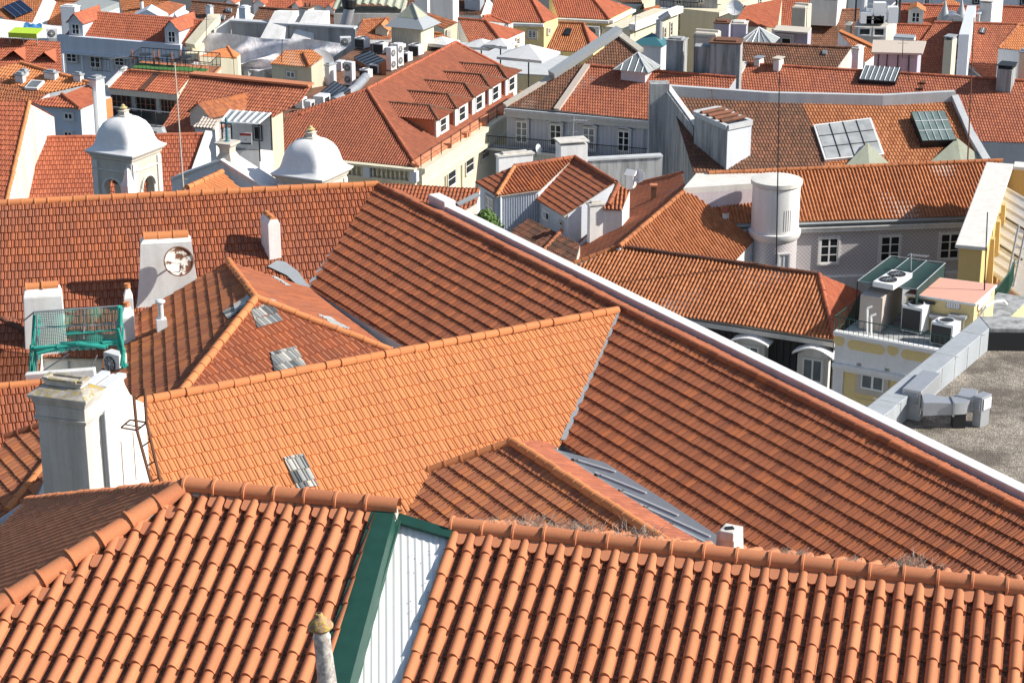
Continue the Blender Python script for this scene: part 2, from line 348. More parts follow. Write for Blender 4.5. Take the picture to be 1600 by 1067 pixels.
def tile_sheet(name, parent, polys, A, u, n, kind, mat, label=None):
    tw, tl, st, prof, stag, wob = KINDS[kind]; jj = 0.0 if kind == 'corr' else 1.0; bell = 1.08 if kind == 'lusa' else 1.0; A = np.asarray(A, float); n = unit(n); u = np.asarray(u, float); u = unit(u - n * (u @ n)); w = unit(np.cross(n, u))
    if w[2] > 0: w = -w
    polys = [hull2(q, A, u, w) for q in polys]
    flip = np.cross(u, w) @ n < 0
    pu = np.array([p[0] for p in prof]) * tw; ph = np.array([p[1] for p in prof]); k = len(prof)
    allV = []; allF = []; allUV = []; base = 0; seed = NR.random(6) * 6.28
    for poly in polys:
        P = np.array(poly, float); st2 = np.stack([(P - A) @ u, (P - A) @ w], 1)
        c = st2.mean(0); m = len(P); E = []
        for i in range(m):
            a, b = st2[i], st2[(i + 1) % m]; e = b - a; L = np.hypot(*e)
            if L < 1e-6: continue
            q = np.array([e[1], -e[0]]) / L
            if q @ (c - a) > 0: q = -q
            E.append((a, q))
        lo, hi = st2.min(0), st2.max(0)
        j0, j1 = int(floor(lo[0] / tw)) - 1, int(ceil(hi[0] / tw)) + 1; r0, r1 = int(floor(lo[1] / tl)), int(ceil(hi[1] / tl))
        J, K = np.meshgrid(np.arange(j0, j1 + 1), np.arange(r0, r1 + 1)); J = J.ravel(); K = K.ravel()
        off = np.where(K % 2, stag, 0.0); cx = (J + off + .5) * tw; cy = (K + .5) * tl
        dmax = np.full(len(J), -1e9)
        for a, q in E: dmax = np.maximum(dmax, (cx - a[0]) * q[0] + (cy - a[1]) * q[1])
        R = hypot(tw, tl) / 2 + .03
        for sel, cut in ((dmax < -R, False), ((dmax >= -R) & (dmax < R), True)):
            j = J[sel]; kk = K[sel]; o = off[sel]; N = len(j)
            if N == 0: continue
            s0 = ((j + o) * tw)[:, None] + pu[None, :] + jj * NR.normal(0, .0035, (N, 1))
            t0 = np.repeat((kk * tl)[:, None], k, 1); t1 = t0 + tl + NR.normal(0, .004, (N, 1))
            dh = jj * NR.normal(0, .0035, (N, 1)); tilt = jj * NR.normal(0, .006, (N, 1)) * (np.linspace(-.5, .5, k)[None, :])
            wv = lambda s, t: wob * (np.sin(s * .9 + seed[0]) * np.sin(t * .7 + seed[1]) + .7 * np.sin(s * .33 + t * .41 + seed[2]) + .4 * np.sin(s * 2.3 + seed[3]) * np.sin(t * 1.7 + seed[4]))
            rows = [(s0, t0 - .02, ph[None, :] - .004 + wv(s0, t0)), (s0, t1, ph[None, :] * bell + st + dh + tilt + wv(s0, t1)),
                    (s0, t1, ph[None, :] * bell + st + dh + tilt + wv(s0, t1)), (s0, t1 - .004, np.full((N, k), -.012) + wv(s0, t1))]
            V = np.stack([A + a[..., None] * u + b[..., None] * w + (h + 0 * a)[..., None] * n for a, b, h in rows], 1)  # N,4,k,3
            fu = np.array([p[0] for p in prof]) * .98 + .01
            UVv = np.zeros((N, 4, k, 2)); UVv[..., 0] = (j * 2 + (kk % 2))[:, None, None] % 997 + fu[None, None, :]
            UVv[..., 1] = kk[:, None, None] + np.array([.03, .93, .95, .97])[None, :, None]
            q = []
            for rr in (0, 2):
                for i in range(k - 1): q.append((rr * k + i, rr * k + i + 1, (rr + 1) * k + i + 1, (rr + 1) * k + i))
            q = np.array(q)
            if not flip: q = q[:, ::-1]
            Fc = (q[None] + (np.arange(N) * 4 * k)[:, None, None]).reshape(-1, 4); V = V.reshape(-1, 3); UVf = UVv.reshape(-1, 2)
            if cut:
                bm = bmesh.new(); me = bpy.data.meshes.new('t'); me.from_pydata(V.tolist(), [], Fc.tolist())
                ul = me.uv_layers.new(name='UVMap'); ul.data.foreach_set('uv', UVf[Fc.ravel()].ravel()); bm.from_mesh(me); bpy.data.meshes.remove(me)
                for a, qq in E:
                    co = A + a[0] * u + a[1] * w; no = qq[0] * u + qq[1] * w
                    bmesh.ops.bisect_plane(bm, geom=bm.verts[:] + bm.edges[:] + bm.faces[:], plane_co=Vector(co), plane_no=Vector(no), clear_outer=True)
                bm.verts.index_update(); ly = bm.loops.layers.uv.active
                if len(bm.verts):
                    allV.append(np.array([v.co[:] for v in bm.verts]))
                    for f in bm.faces:
                        allF.append([v.index + base for v in f.verts]); allUV += [l[ly].uv[:] for l in f.loops]
                    base += len(bm.verts)
                bm.free()
            else:
                allV.append(V); allF += (Fc + base).tolist(); allUV += UVf[Fc.ravel()].tolist(); base += len(V)
    me = bpy.data.meshes.new(name)
    if base == 0: raise ValueError('empty roof ' + str(label))
    me.from_pydata(np.concatenate(allV).tolist(), [], allF); me.materials.append(M(mat))
    ul = me.uv_layers.new(name='UVMap'); ul.data.foreach_set('uv', np.array(allUV, float).ravel())
    me.polygons.foreach_set('use_smooth', [True] * len(me.polygons))
    o = bpy.data.objects.new(name, me); add(o, parent)
    if label: o['label'] = label
    return o
def caps(parent, P, Q, mat, r=.11, L=.40, lift=.03, name='ridge_cap', n=8, rim=1.12):
    "row of overlapping half-round ridge tiles from P down/along to Q"
    P = np.asarray(P, float); Q = np.asarray(Q, float); D = np.linalg.norm(Q - P); d = (Q - P) / D
    a = unit(np.cross(d, UP)); b = unit(np.cross(a, d)); cnt = max(1, int(round(D / L))); L = D / cnt; m = MB(); b = b if b[2] > 0 else -b
    for i in range(cnt):
        j = NR.normal(0, .006, 2); c0 = P + d * (i * L) + UP * lift + a * j[0]; rows = []
        for t, rr in ((0, rim), (.07, rim), (.085, 1.0), (.97, .96), (1.05, .96)):
            c = c0 + d * (t * L) + UP * j[1]
            rows.append(m.pts([c + a * (r * rr * cos(th)) * 1.05 + b * (r * rr * sin(th)) for th in np.linspace(-.45, pi + .45, n)]))
        for x, y in zip(rows[:-1], rows[1:]):
            for k in range(n - 1): m.f.append((x + k, x + k + 1, y + k + 1, y + k)); m.uv.append([(i + .5, .5)] * 4)
        for x in (rows[0],): m.f.append(tuple(range(x, x + n))); m.uv.append([(i + .5, .5)] * n)
    return m.build(name, mat, parent, smooth=35)
class House:
    def __init__(s, name, label, cat, wall='white_plaster', zb=None, group=None, loc=None):
        s.e = None; s.name = name; s.label = label; s.cat = cat; s.wall = wall; s.zb = zb; s.group = group; s.body = MB(); s.w = {}; s.loc = loc
    def root(s, p):
        if s.e is None:
            b = s.zb if s.zb is not None else gz(p[1]) - 1
            s.zb = b; s.e = thing(s.name, s.label, s.cat, s.loc if s.loc is not None else (p[0], p[1], b), s.group)
        return s.e
    def face(s, pl, poly, u, kind='far', mat='clay_far', eave=(), ov=.25, body=True, label=None, extra=None, under=.05):
        "pl plane; poly: px tuples (len 2) or 3D points; u: ridge direction"
        P = [hit(*p, pl) if len(p) == 2 else np.asarray(p, float) for p in poly]; s.root(P[0])
        polys = [P] + [[hit(*p, pl) if len(p) == 2 else np.asarray(p, float) for p in e] for e in (extra or [])]
        o = tile_sheet('roof', s.e, polys, pl[0], u, pl[1], kind, mat, label)
        if body:
            n = unit(pl[1]); wv = unit(np.cross(n, unit(u))); wv = wv if wv[2] < 0 else -wv
            for q in polys:
                B = [p - n * under - (wv * ov if (q is P and i in eave) else 0) for i, p in enumerate(q)]
                s.body.column(B, s.zb)
                # thin roof deck out to the eave
                if eave and q is P: s.w.setdefault('deck', MB()).solid([p - n * .025 for p in q], [p - n * (under + .045) for p in q])
        return P
    def back(s, A, B, depth, slope, mat='clay_far', d='far'):
        "hidden far slope behind ridge AB: plain sheet plus body"
        A = np.asarray(A, float); B = np.asarray(B, float); s.root(A); u = unit(B - A); h = unit([u[1], -u[0], 0]); D = DIRS[d] if isinstance(d, str) else d
        if h[0] * D[0] + h[1] * D[1] < 0: h = -h
        v = h * depth - UP * depth * tan(radians(slope)); P = [A, B, B + v, A + v]; n = unit(np.cross(u, v)); n = n if n[2] > 0 else -n
        tile_sheet('roof', s.e, [P], A, u, n, 'fine', mat)
        s.body.column([p - UP * .06 for p in P], s.zb)
    def flat(s, poly, z=None, mat='concrete_pale', th=.15, name='roof'):
        P = [pz(*p, z) if len(p) == 2 else np.asarray(p, float) for p in poly]; s.root(P[0])
        m = MB().solid(P, [p - UP * th for p in P]); m.build(name, mat, s.e); s.body.column([p - UP * (th - .01) for p in P], s.zb); return P
    def done(s):
        if s.body.v: s.body.build('wall', s.wall, s.e)
        if 'deck' in s.w: s.w['deck'].build('roof_deck', 'mortar', s.e)
        return s.e
# windows laid on a facade plane (P at left, Q at right, seen from camera)
def wall_frame(P, Q):
    P = np.asarray(P, float); Q = np.asarray(Q, float); pl = vplane(P, Q); x = Q - P; x[2] = 0; x = unit(x)
    return pl, x
def window(parent, fr, x0, y0, x1, y1, style='2x2', sur=.12, surm='stone_white', glass='glass', frame='white_paint', proud=.06, name='window', arch=0.0, label=None):
    pl, X = fr; N = pl[1]
    a = hit(x0, y1, pl); b = hit(x1, y1, pl); t = hit((x0 + x1) / 2, y0, pl)
    w = abs((b - a) @ X); zb = (a[2] + b[2]) / 2; h = t[2] - zb; c = (a + b) / 2; c[2] = zb + h / 2
    return window_at(parent, c, X, N, w, h, style, sur, surm, glass, frame, proud, name, arch, label)
def window_at(parent, c, X, N, w, h, style='2x2', sur=.12, surm='stone_white', glass='glass', frame='white_paint', proud=.06, name='window', arch=0.0, label=None):
    "stone surround, casement bars and glass set back inside it"
    m = MB(); c = np.asarray(c, float); bx = lambda mm, cx, cz, sx, sz, d, th: mm.box(c + X * cx + UP * cz + N * d, sx, th, sz, X)
    if sur > 0:
        bx(m, -w / 2 + sur / 2, 0, sur, h, 0, proud * 2); bx(m, w / 2 - sur / 2, 0, sur, h, 0, proud * 2)
        bx(m, 0, h / 2 - sur / 2, w - 2 * sur, sur, 0, proud * 2 - .004); bx(m, 0, -h / 2 + sur / 2, w - 2 * sur, sur, 0, proud * 2 + .05)
        if arch:
            k = 9; pts = [(-w * .56 + w * 1.12 * i / k, h / 2 + .03 + arch * sin(pi * i / k)) for i in range(k + 1)]
            for (ax_, az_), (bx_, bz_) in zip(pts[:-1], pts[1:]):
                p = c + X * (ax_ + bx_) / 2 + UP * (az_ + bz_) / 2 + N * (proud + .05); q = X * (bx_ - ax_) + UP * (bz_ - az_)
                m.box(p, np.linalg.norm(q) + .02, .30, .12, q, np.cross(unit(q), N) * -1)
    iw, ih = w - 2 * sur, h - 2 * sur; cx, ry = [int(v) for v in style.split('x')]; bw = max(.05, min(.075, iw * .09))
    fm = MB()
    for i in range(cx + 1): bx(fm, -iw / 2 + iw * i / cx + (bw / 2 if i == 0 else -bw / 2 if i == cx else 0), 0, bw if i in (0, cx) else bw * 1.25, ih, .0, .07)
    for i in range(ry + 1): bx(fm, 0, -ih / 2 + ih * i / ry + (bw / 2 if i == 0 else -bw / 2 if i == ry else 0), iw, bw * (1 if i in (0, ry) else .7), .0, .062)
    g = MB(); bx(g, 0, 0, iw, ih, 0, .03)
    if sur > 0: o = m.build(name, surm, parent); fm.build('frame', frame, o)
    else: o = fm.build(name, frame, parent)
    g.build('pane', glass, o)
    if label: o['label'] = label
    return o
def edge_box(xa, xb, xc, yt, yb, where, yaw, dflt=.6):
    "box whose near vertical edge stands at px xb; left face reaches xa, right face xc. returns base corner, dirs and sizes"
    p = hit(xb, yb, where) if isinstance(where, tuple) else pz(xb, yb, where); k = mpp(p); y = radians(yaw)
    L = np.array([-cos(y), sin(y), 0]); Rr = np.array([sin(y), cos(y), 0]); v = p - CP
    ext = lambda D, x: ((x - 800) / FOC * (v @ WV) - v @ RV) / (D @ RV - (x - 800) / FOC * (D @ WV))
    wl = ext(L, xa) if xb > xa else dflt; wr = ext(Rr, xc) if xc > xb else dflt
    w = (533.5 - yt) / FOC; h = (w * (v @ WV) - v @ UV) / (UP @ UV - w * (UP @ WV)); return p, L, Rr, min(wl, 6), min(max(wr, .15), 8), h
def chimney(parent, xa, xb, xc, yt, yb, where, yaw=20, mat='white_plaster', cap='slab', capm=None, sink=1.0, dflt=.6, name='chimney', label=None, taper=0.0, bev=.015):
    p, L, Rr, wl, wr, h = edge_box(xa, xb, xc, yt, yb, where, yaw, dflt)
    c = p + L * wl / 2 + Rr * wr / 2; m = MB(); ax = -L
    m.frustum(c - UP * sink, c + UP * h, wl * (1 + taper), wr * (1 + taper), wl, wr, ax)
    o = m.build(name, mat, parent, bevel=bev)
    if label: o['label'] = label
    t = c + UP * h; q = MB(); capm = capm or mat
    if cap == 'slab': q.box(t + UP * .05, wl + .14, wr + .14, .10, ax).box(t + UP * .16, wl * .7, wr * .7, .12, ax)
    elif cap == 'tile':   # two-pitch clay cap on small piers
        q.frustum(t, t + UP * .12, wl, wr, wl * .9, wr * .9, ax)
        k = max(2, int(wl / .22)); 
        for i in range(k): q.tube(t + UP * .15 - ax * (wl / 2 - (i + .0) * wl / k), t + UP * .15 - ax * (wl / 2 - (i + .97) * wl / k), min(.16, wr * .42), 8)
    elif cap == 'roof':   # little gable of tiles/metal
        e = .1; X = unit(ax); Y = np.cross(UP, X); A = [t + X * a * (wl / 2 + e) + Y * b * (wr / 2 + e) for a, b in ((-1, -1), (1, -1), (1, 1), (-1, 1))]
        r0, r1 = (A[0] + A[3]) / 2 + UP * .3, (A[1] + A[2]) / 2 + UP * .3
        q.face([A[0], A[1], r1, r0]).face([A[2], A[3], r0, r1]).face([A[0], r0, A[3]]).face([A[1], A[2], r1])
    elif cap == 'pent': q.box(t + UP * .18, wl + .2, wr + .2, .06, ax, unit(UP + L * .35))
    elif cap == 'pots':
        q.box(t + UP * .04, wl + .1, wr + .1, .08, ax); k = max(1, int(wl / .4))
        for i in range(k): q.lathe(t + ax * ((i + .5) / k - .5) * wl + UP * .08, [(.11, 0), (.09, .3), (.12, .32), (.12, .36)], 10)
    elif cap == 'flatcap':
        for a in (-1, 1): q.box(t + ax * a * (wl / 2 - .08) + UP * .12, .12, wr * .9, .24, ax)
        q.box(t + UP * .28, wl + .1, wr + .1, .07, ax)
    if q.v: q.build('chimney_cap', capm, o, smooth=0)
    return o, c, t
# ---------------------------------------------------------------- ground
def ground():
    m = MB(); ys = [-200, 0, 25, 60, 120, 160, 400, 1500, 5000]; xs = [-3000, -400, -100, 0, 100, 400, 3000]
    for a, b in zip(ys[:-1], ys[1:]):
        for c, d in zip(xs[:-1], xs[1:]): m.face([(c, a, gz(a)), (d, a, gz(a)), (d, b, gz(b)), (c, b, gz(b))])
    struct(m.build('ground', 'asphalt'))
ground()
KINDS['corr'] = (.086, 60, 0, [(0, 0), (.15, .0), (.3, .007), (.6, .007), (.75, 0), (1, 0)], 0, 0)
# ---------------------------------------------------------------- nearest roofs
zR, zL = 49.35, 49.6
FR0, FR1 = pz(706, 826, zR), pz(1680, 935, zR); FR = slope_plane(FR0, FR1, 24, 'near')
uF = unit(FR1 - FR0); dF = unit(np.cross(FR[1], uF)); dF = dF if dF[2] < 0 else -dF
h = House('house', 'nearest house with big orange roll tiles and a white corrugated strip on its left edge', 'house', 'white_old', zb=40)
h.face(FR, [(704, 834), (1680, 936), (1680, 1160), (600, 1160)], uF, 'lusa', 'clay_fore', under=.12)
nb = slope_plane(FR0, FR1, 24, 'far'); wB = unit(np.cross(nb[1], uF)); wB = wB if wB[2] < 0 else -wB
B0, B1 = FR0 + wB * 3.2, FR1 + wB * 3.2
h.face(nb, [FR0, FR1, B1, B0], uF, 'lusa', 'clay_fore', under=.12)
rc = FR[1] * .05
caps(h.e, FR0 + rc, FR1 + rc, 'clay_fore', .10, .385, .02, rim=1.18, n=10)
def tongue(m, c, u, d, n, w=.056, L=.10, t=.05):
    "rounded clay plug closing a pan under the ridge tiles"
    o = [(-w, -.10), (w, -.10), (w, L - w * .9)] + [(w * cos(a), L - w * .9 + w * .9 * sin(a)) for a in (.45, .9, 1.57, 2.24, 2.69)] + [(-w, L - w * .9)]
    m.solid([c + u * x + d * y + n * t for x, y in o], [c + u * x * .92 + d * (y - .012) + n * -.02 for x, y in o])
def fillers(par, A, B, u, pl, d, offs=.80):
    m = MB(); tw = .222; n = pl[1]; L = np.linalg.norm(B - A); j = 0
    while (j + offs) * tw < L:
        tongue(m, A + u * ((j + offs) * tw + NR.normal(0, .004)) + d * (.165 + NR.normal(0, .006)) + n * .02, u, d, unit(n + d * .25)); j += 1
    m.build('ridge_filler', 'terracotta_smooth', par)['kind'] = 'stuff'
fillers(h.e, FR0, FR1, uF, FR, dF)
m = MB(); m.box((FR0 + FR1) / 2 + dF * .05 - UP * .0, np.linalg.norm(FR1 - FR0), .10, .10, uF, FR[1]); m.build('ridge_mortar', 'mortar', h.e)
# white corrugated strip with green flashing
shn = FR[1]; sA = hit(706, 838, FR) + shn * .02; spl = (sA, shn)
rib = unit(hit(706, 1067, spl) - hit(701, 900, spl)); su = unit(np.cross(shn, rib)); su = su if su[0] > 0 else -su
o = tile_sheet('corrugated_sheet', h.e, [[hit(*p, spl) for p in ((606, 809), (704, 838), (624, 1110), (520, 1110))]], hit(655, 780, spl), su, shn, 'corr', 'white_paint', 'white corrugated sheet')
h.body.column([hit(*p, (sA - shn * .12, shn)) for p in ((600, 835), (700, 850), (610, 1160), (470, 1160))], 40)
m = MB()
for i in range(26):
    q = hit(RNG.uniform(640, 695), RNG.uniform(850, 1060), spl) + shn * .02; m.lathe(q, [(.006, 0), (.006, .008)], 6, shn)
m.build('screw', 'dark_metal', o)
fl = MB(); gp = lambda pts, off, th: fl.solid([hit(*p, (sA + shn * off, shn)) for p in pts], [hit(*p, (sA + shn * off, shn)) - shn * th for p in pts])
gp([(617, 799), (706, 826), (702, 839), (620, 815)], .09, .05)
gp([(600, 803), (617, 799), (620, 813), (530, 1110), (505, 1110)], .12, .03)
gp([(620, 806), (626, 812), (538, 1110), (530, 1110)], .12, .05)
FLT = slope_plane(pz(290, 766, zL), pz(622, 798, zL), 24, 'near'); fo = FLT[0] + FLT[1] * .075; w5 = [hit(*p, (fo, FLT[1])) for p in ((581, 797), (617, 798), (535, 1110), (476, 1110))]; fl.solid(w5, [p - FLT[1] * .03 for p in w5]); w6 = [w5[1], w5[2]]; fl.solid([w6[0] - uF * .03, w6[0], w6[1], w6[1] - uF * .03], [p - UP * .45 for p in (w6[0] - uF * .03, w6[0], w6[1], w6[1] - uF * .03)])
fl.build('flashing', 'green_sheet', h.e, label='green metal flashing')
# small white stub chimney behind the ridge
chimney(h.e, 1118, 1146, 1160, 838, 874, 49.0, 25, 'white_old', None, sink=.4, taper=.25)
o, c, t = chimney(h.e, 1124, 1146, 1155, 833, 842, 49.32, 25, 'white_old', None, sink=.05, name='chimney_cap'); 
m = MB(); m.box(t, .1, .07, .03, (1, .2, 0)); m.build('opening', 'black', o)
h.done()
# left hipped roof
FL0, FL1 = pz(290, 766, zL), pz(622, 798, zL); FL = slope_plane(FL0, FL1, 24, 'near'); uL = unit(FL1 - FL0); dL = unit(np.cross(FL[1], uL)); dL = dL if dL[2] < 0 else -dL
HP = hit(0, 952, FL); eh = unit([-uL[1], uL[0], 0]); eh = eh if eh[1] > 0 else -eh; eh = np.array([eh[0] * cos(.14) + eh[1] * sin(.14), -eh[0] * sin(.14) + eh[1] * cos(.14), 0])
nE = unit(np.cross(HP - FL0, eh)); nE = nE if nE[2] > 0 else -nE; FE = (FL0, nE)
h2 = House('house', 'nearest hipped house with big orange roll tiles left of the green flashing', 'house', 'white_old', zb=40)
hipd = unit(HP - FL0); HPx = FL0 + hipd * 4.6
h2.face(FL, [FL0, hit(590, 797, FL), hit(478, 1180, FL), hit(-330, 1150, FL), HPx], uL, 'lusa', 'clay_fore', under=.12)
HQ = hit(46, 786, FE); HQ2 = HQ - eh * np.linalg.norm(HPx - HQ)
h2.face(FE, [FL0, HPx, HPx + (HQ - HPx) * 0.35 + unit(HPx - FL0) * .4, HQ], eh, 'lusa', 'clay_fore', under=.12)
caps(h2.e, HPx + FL[1] * .05, FL0 + FL[1] * .05, 'clay_fore', .115, .40, .02, rim=1.22, n=10)
caps(h2.e, HQ + UP * .02, FL0 + UP * .02, 'clay_fore', .095, .30, .02, rim=1.15, n=10)
caps(h2.e, FL0 + FL[1] * .05, FL1 + FL[1] * .05, 'clay_fore', .105, .385, .03, rim=1.18, n=10)
h2.back(FL0 + uL * .6, FL1 - uL * .05, .45, 24, 'clay_fore')
fillers(h2.e, FL0 + uL * .25, FL1, uL, FL, dL)
# fillers down the hip
m = MB(); L = 4.2; tw = .222; cs = abs(hipd @ uL)
for i in range(int(L * cs / tw)):
    tongue(m, FL0 + hipd * ((i + .9) * tw / cs) + dL * .15 + uL * .16 + FL[1] * .014, uL, dL, unit(FL[1] + dL * .25))
m.build('ridge_filler', 'terracotta_smooth', h2.e)['kind'] = 'stuff'
m = MB(); m.box((FL0 + FL1) / 2 + dL * .05 - UP * .0, np.linalg.norm(FL1 - FL0), .10, .10, uL, FL[1])
hm = (FL0 + HPx) / 2; m.box(hm + dL * .0 + uL * .0, 4.6, .16, .1, hipd, FL[1]); m.build('ridge_mortar', 'mortar', h2.e)
m = MB(); a, b = HQ + UP * .02, HQ - eh * 3; m.tube(a, b, .07, 8); m.build('gutter', 'zinc', h2.e)
# vent pipe with lichened hood
pb = hit(519, 1130, FL); pt = py(501, 980, pb[1] + .05); ax = unit(pt - pb); m = MB(); Lp = np.linalg.norm(pt - pb)
m.lathe(pb - ax * .5, [(.128, 0), (.118, .5), (.092, Lp + .36), (.098, Lp + .37), (.098, Lp + .4), (.088, Lp + .42), (.088, Lp + .52)], 24, ax); pp = m.build('vent_pipe', 'lichen_pipe', h2.e, smooth=40)
m = MB(); m.lathe(pt - ax * .02, [(.09, -.02), (.138, .02), (.142, .045), (.12, .085), (.07, .135), (.045, .15), (.04, .185), (.03, .19)], 24, ax); m.build('pipe_hood', 'lichen_top', pp, smooth=40)
m = MB(); m.lathe(pt + ax * .16, [(.022, 0), (.022, .012)], 12, ax); m.build('opening', 'black', pp)
h2.done()
# ---------------------------------------------------------------- the big tiled complex
zM = 41.4
M1, M3 = pz(590, 290, zM), pz(1600, 800, zM); M3 = M1 + (M3 - M1) * 1.12; ML = slope_plane(M1, M3, 25, 'left'); uM = unit(M3 - M1)
MR = slope_plane(M1, M3, 20, 'right')
O0, O1 = pz(214, 631, zM), pz(965, 487, zM); VO = hit(880, 690, ML); OP = plane3(O0, O1, VO); uO = unit(O1 - O0)
W0 = pz(-90, 324.6, zM); VW = hit(482, 450, ML); WP = plane3(W0, M1, VW); uW = unit(M1 - W0)
big = House('long_building', 'long tiled building whose ridge runs beside the white parapet, with two wings to the left', 'building', 'white_plaster', zb=20)
dM = unit(np.cross(ML[1], uM)); dM = dM if dM[2] < 0 else -dM; Ex = VO + uM * 26
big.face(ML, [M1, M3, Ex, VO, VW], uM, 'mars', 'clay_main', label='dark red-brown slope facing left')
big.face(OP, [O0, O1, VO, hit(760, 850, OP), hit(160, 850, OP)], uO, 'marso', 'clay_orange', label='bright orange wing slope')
big.face(WP, [W0, M1, VW, hit(400, 560, WP), hit(300, 560, WP), hit(-90, 560, WP)], uW, 'mars', 'clay_wing', eave=(4, 5), label='wide wing slope at the back')
big.back(O0, O1 - uO * .2, 1.1, 26, 'clay_orange'); big.back(W0, M1, 4, 20, 'clay_wing')
pin = hit(1200, 585.5, MR); uMh = unit([uM[0], uM[1], 0]); rt = unit([uM[1], -uM[0], 0]); rt = rt if rt[0] > 0 else -rt
sdist = (pin - M1) @ rt; Pa, Pb = M1 + rt * sdist, M3 + rt * sdist; zin = pin[2]
Pa[2] = Pb[2] = zin
big.face(MR, [M1 + uM * .0, M3, Pb, Pa], uM, 'mars', 'clay_wing', label='narrow slope towards the parapet')
vp = (pin, rt if rt @ (CP - pin) > 0 else -rt); zt = hit(1200, 577, vp)[2]; zt = max(zt, zin + .25)
tout = pz(1200, 560.5, zt); th = (tout - pin) @ rt
pw = hit(700, 322, (np.array([0, 0, zt]), UP)); q0 = pin + uMh * ((pw - pin) @ uMh)
q1 = Pb + UP * 0; m = MB()
ring = lambda z, g=0: [np.array([*(q0 - rt * g + uMh * 0)[:2], z]), np.array([*(q1 - rt * g)[:2], z]), np.array([*(q1 + rt * (th + g))[:2], z]), np.array([*(q0 + rt * (th + g))[:2], z])]
m.solid(ring(zt - .09), ring(20.5)); m.build('parapet', 'white_plaster', big.e, label='white parapet wall')
m = MB(); m.solid(ring(zt, .02), ring(zt - .09, .02)); m.build('coping', 'white_plaster', big.e, bevel=.02)
# end pier of the parapet
e0 = q0 + rt * th / 2; m = MB(); m.box(np.array([e0[0], e0[1], zt + .0]) - uMh * .55 - UP * .35, 1.1, th + .12, 1.0, uMh); m.build('parapet_pier', 'white_plaster', big.e, bevel=.03)
caps(big.e, M1, M3, 'clay_main', .095, .42, .03); caps(big.e, O0, O1, 'clay_orange', .115, .42, .05); caps(big.e, W0, M1, 'clay_orange', .12, .42, .05)
def strip(par, a, b, w, nrm, mat, name, off=.05, th=.02, side=None):
    m = MB(); d = unit(b - a); s = unit(np.cross(d, nrm)); m.box((a + b) / 2 + unit(nrm) * off, np.linalg.norm(b - a), w, th, d, nrm); return m.build(name, mat, par)
strip(big.e, O1 - UP * .1, VO, .13, ML[1] + OP[1], 'zinc_matt', 'valley_gutter', .055, .03); strip(big.e, M1 - UP * .1, VW, .16, ML[1] + WP[1], 'zinc_matt', 'valley_gutter', .05, .03)
# glass tile patches
def glass_patch(par, pl, u, px, mat='glass_tile'):
    return tile_sheet('glass_tiles', par, [[hit(*p, (pl[0] + pl[1] * .032, pl[1])) for p in px]], pl[0] + pl[1] * .032, u, pl[1], 'mars', mat)
glass_patch(big.e, OP, uO, [(443, 716), (474, 710), (497, 760), (465, 766)])
# dish chimney: flared white wall
def slab_chimney(par, pl, bx0, bx1, by, tx0, tx1, ty, u, depth, capm='clay_orange', name='chimney', sink=1.5, shoulder=.12):
    b0, b1 = hit(bx0, by, pl), hit(bx1, by, pl); mid = (b0 + b1) / 2; u = unit([u[0], u[1], 0]); n = unit([u[1], -u[0], 0]); n = n if n[1] < 0 else -n
    fp = (mid, n); B0, B1 = hit(bx0, by, fp), hit(bx1, by, fp); T0, T1 = hit(tx0, ty, fp), hit(tx1, ty, fp); zt = (T0[2] + T1[2]) / 2; zb = min(B0[2], B1[2])
    s = lambda p: (p - mid) @ u; P = lambda a, z, d: np.array([*(mid + u * a - n * d)[:2], z]); m = MB()
    prof = []
    for i in range(9):
        f = i / 8; k = f ** .55; prof.append((s(B0) + (s(T0) - s(B0)) * k, s(B1) + (s(T1) - s(B1)) * k, zb + (zt - shoulder - zb) * f, .10 * (1 - k)))
    prof = [(prof[0][0], prof[0][1], zb - sink, .1)] + prof + [(s(T0), s(T1), zt - shoulder, 0), (s(T0) + .1, s(T1) - .1, zt, -.1)]
    for (a0, a1, za, g0), (c0, c1, zc, g1) in zip(prof[:-1], prof[1:]):
        m.face([P(a0, za, -g0), P(a1, za, -g0), P(c1, zc, -g1), P(c0, zc, -g1)]).face([P(a1, za, depth + g0), P(a0, za, depth + g0), P(c0, zc, depth + g1), P(c1, zc, depth + g1)])
        m.face([P(a1, za, -g0), P(a1, za, depth + g0), P(c1, zc, depth + g1), P(c1, zc, -g1)]).face([P(a0, za, depth + g0), P(a0, za, -g0), P(c0, zc, -g1), P(c0, zc, depth + g1)])
    a0, a1, za, g = prof[-1]; m.face([P(a0, za, .1), P(a1, za, .1), P(a1, za, depth - .1), P(a0, za, depth - .1)])
    o = m.build(name, 'white_plaster', par)
    caps(o, P(a0, za, depth / 2), P(a1, za, depth / 2), capm, depth * .34, .42, .0, 'chimney_cap', 8, 1.03); return o, P, fp
dc, dP, dfp = slab_chimney(big.e, WP, 211, 318, 476, 219, 299, 374, uW, .55)
chimney(big.e, 409, 421, 440, 352, 408, WP, 66, 'white_plaster', None, sink=.8); o, c, t = chimney(big.e, 410.5, 421, 437, 345, 352.5, hit(421, 352.5, (hit(421, 408, WP), np.array([0, -1., 0]))), 66, 'white_plaster', None) if False else (None, None, None)
p, L_, R_, wl, wr, hh = edge_box(409, 421, 440, 352, 408, WP, 66); c = p + L_ * wl / 2 + R_ * wr / 2 + UP * hh
m = MB(); m.frustum(c - UP * .002, c + UP * .16, wl, wr, wl * .97, wr * .6, -L_); o = m.build('chimney_top', 'white_plaster', big.e); caps(o, c + UP * .16 - L_ * wl * .48, c + UP * .16 + L_ * wl * .48, 'clay_orange', .10, .4, 0, 'chimney_cap')
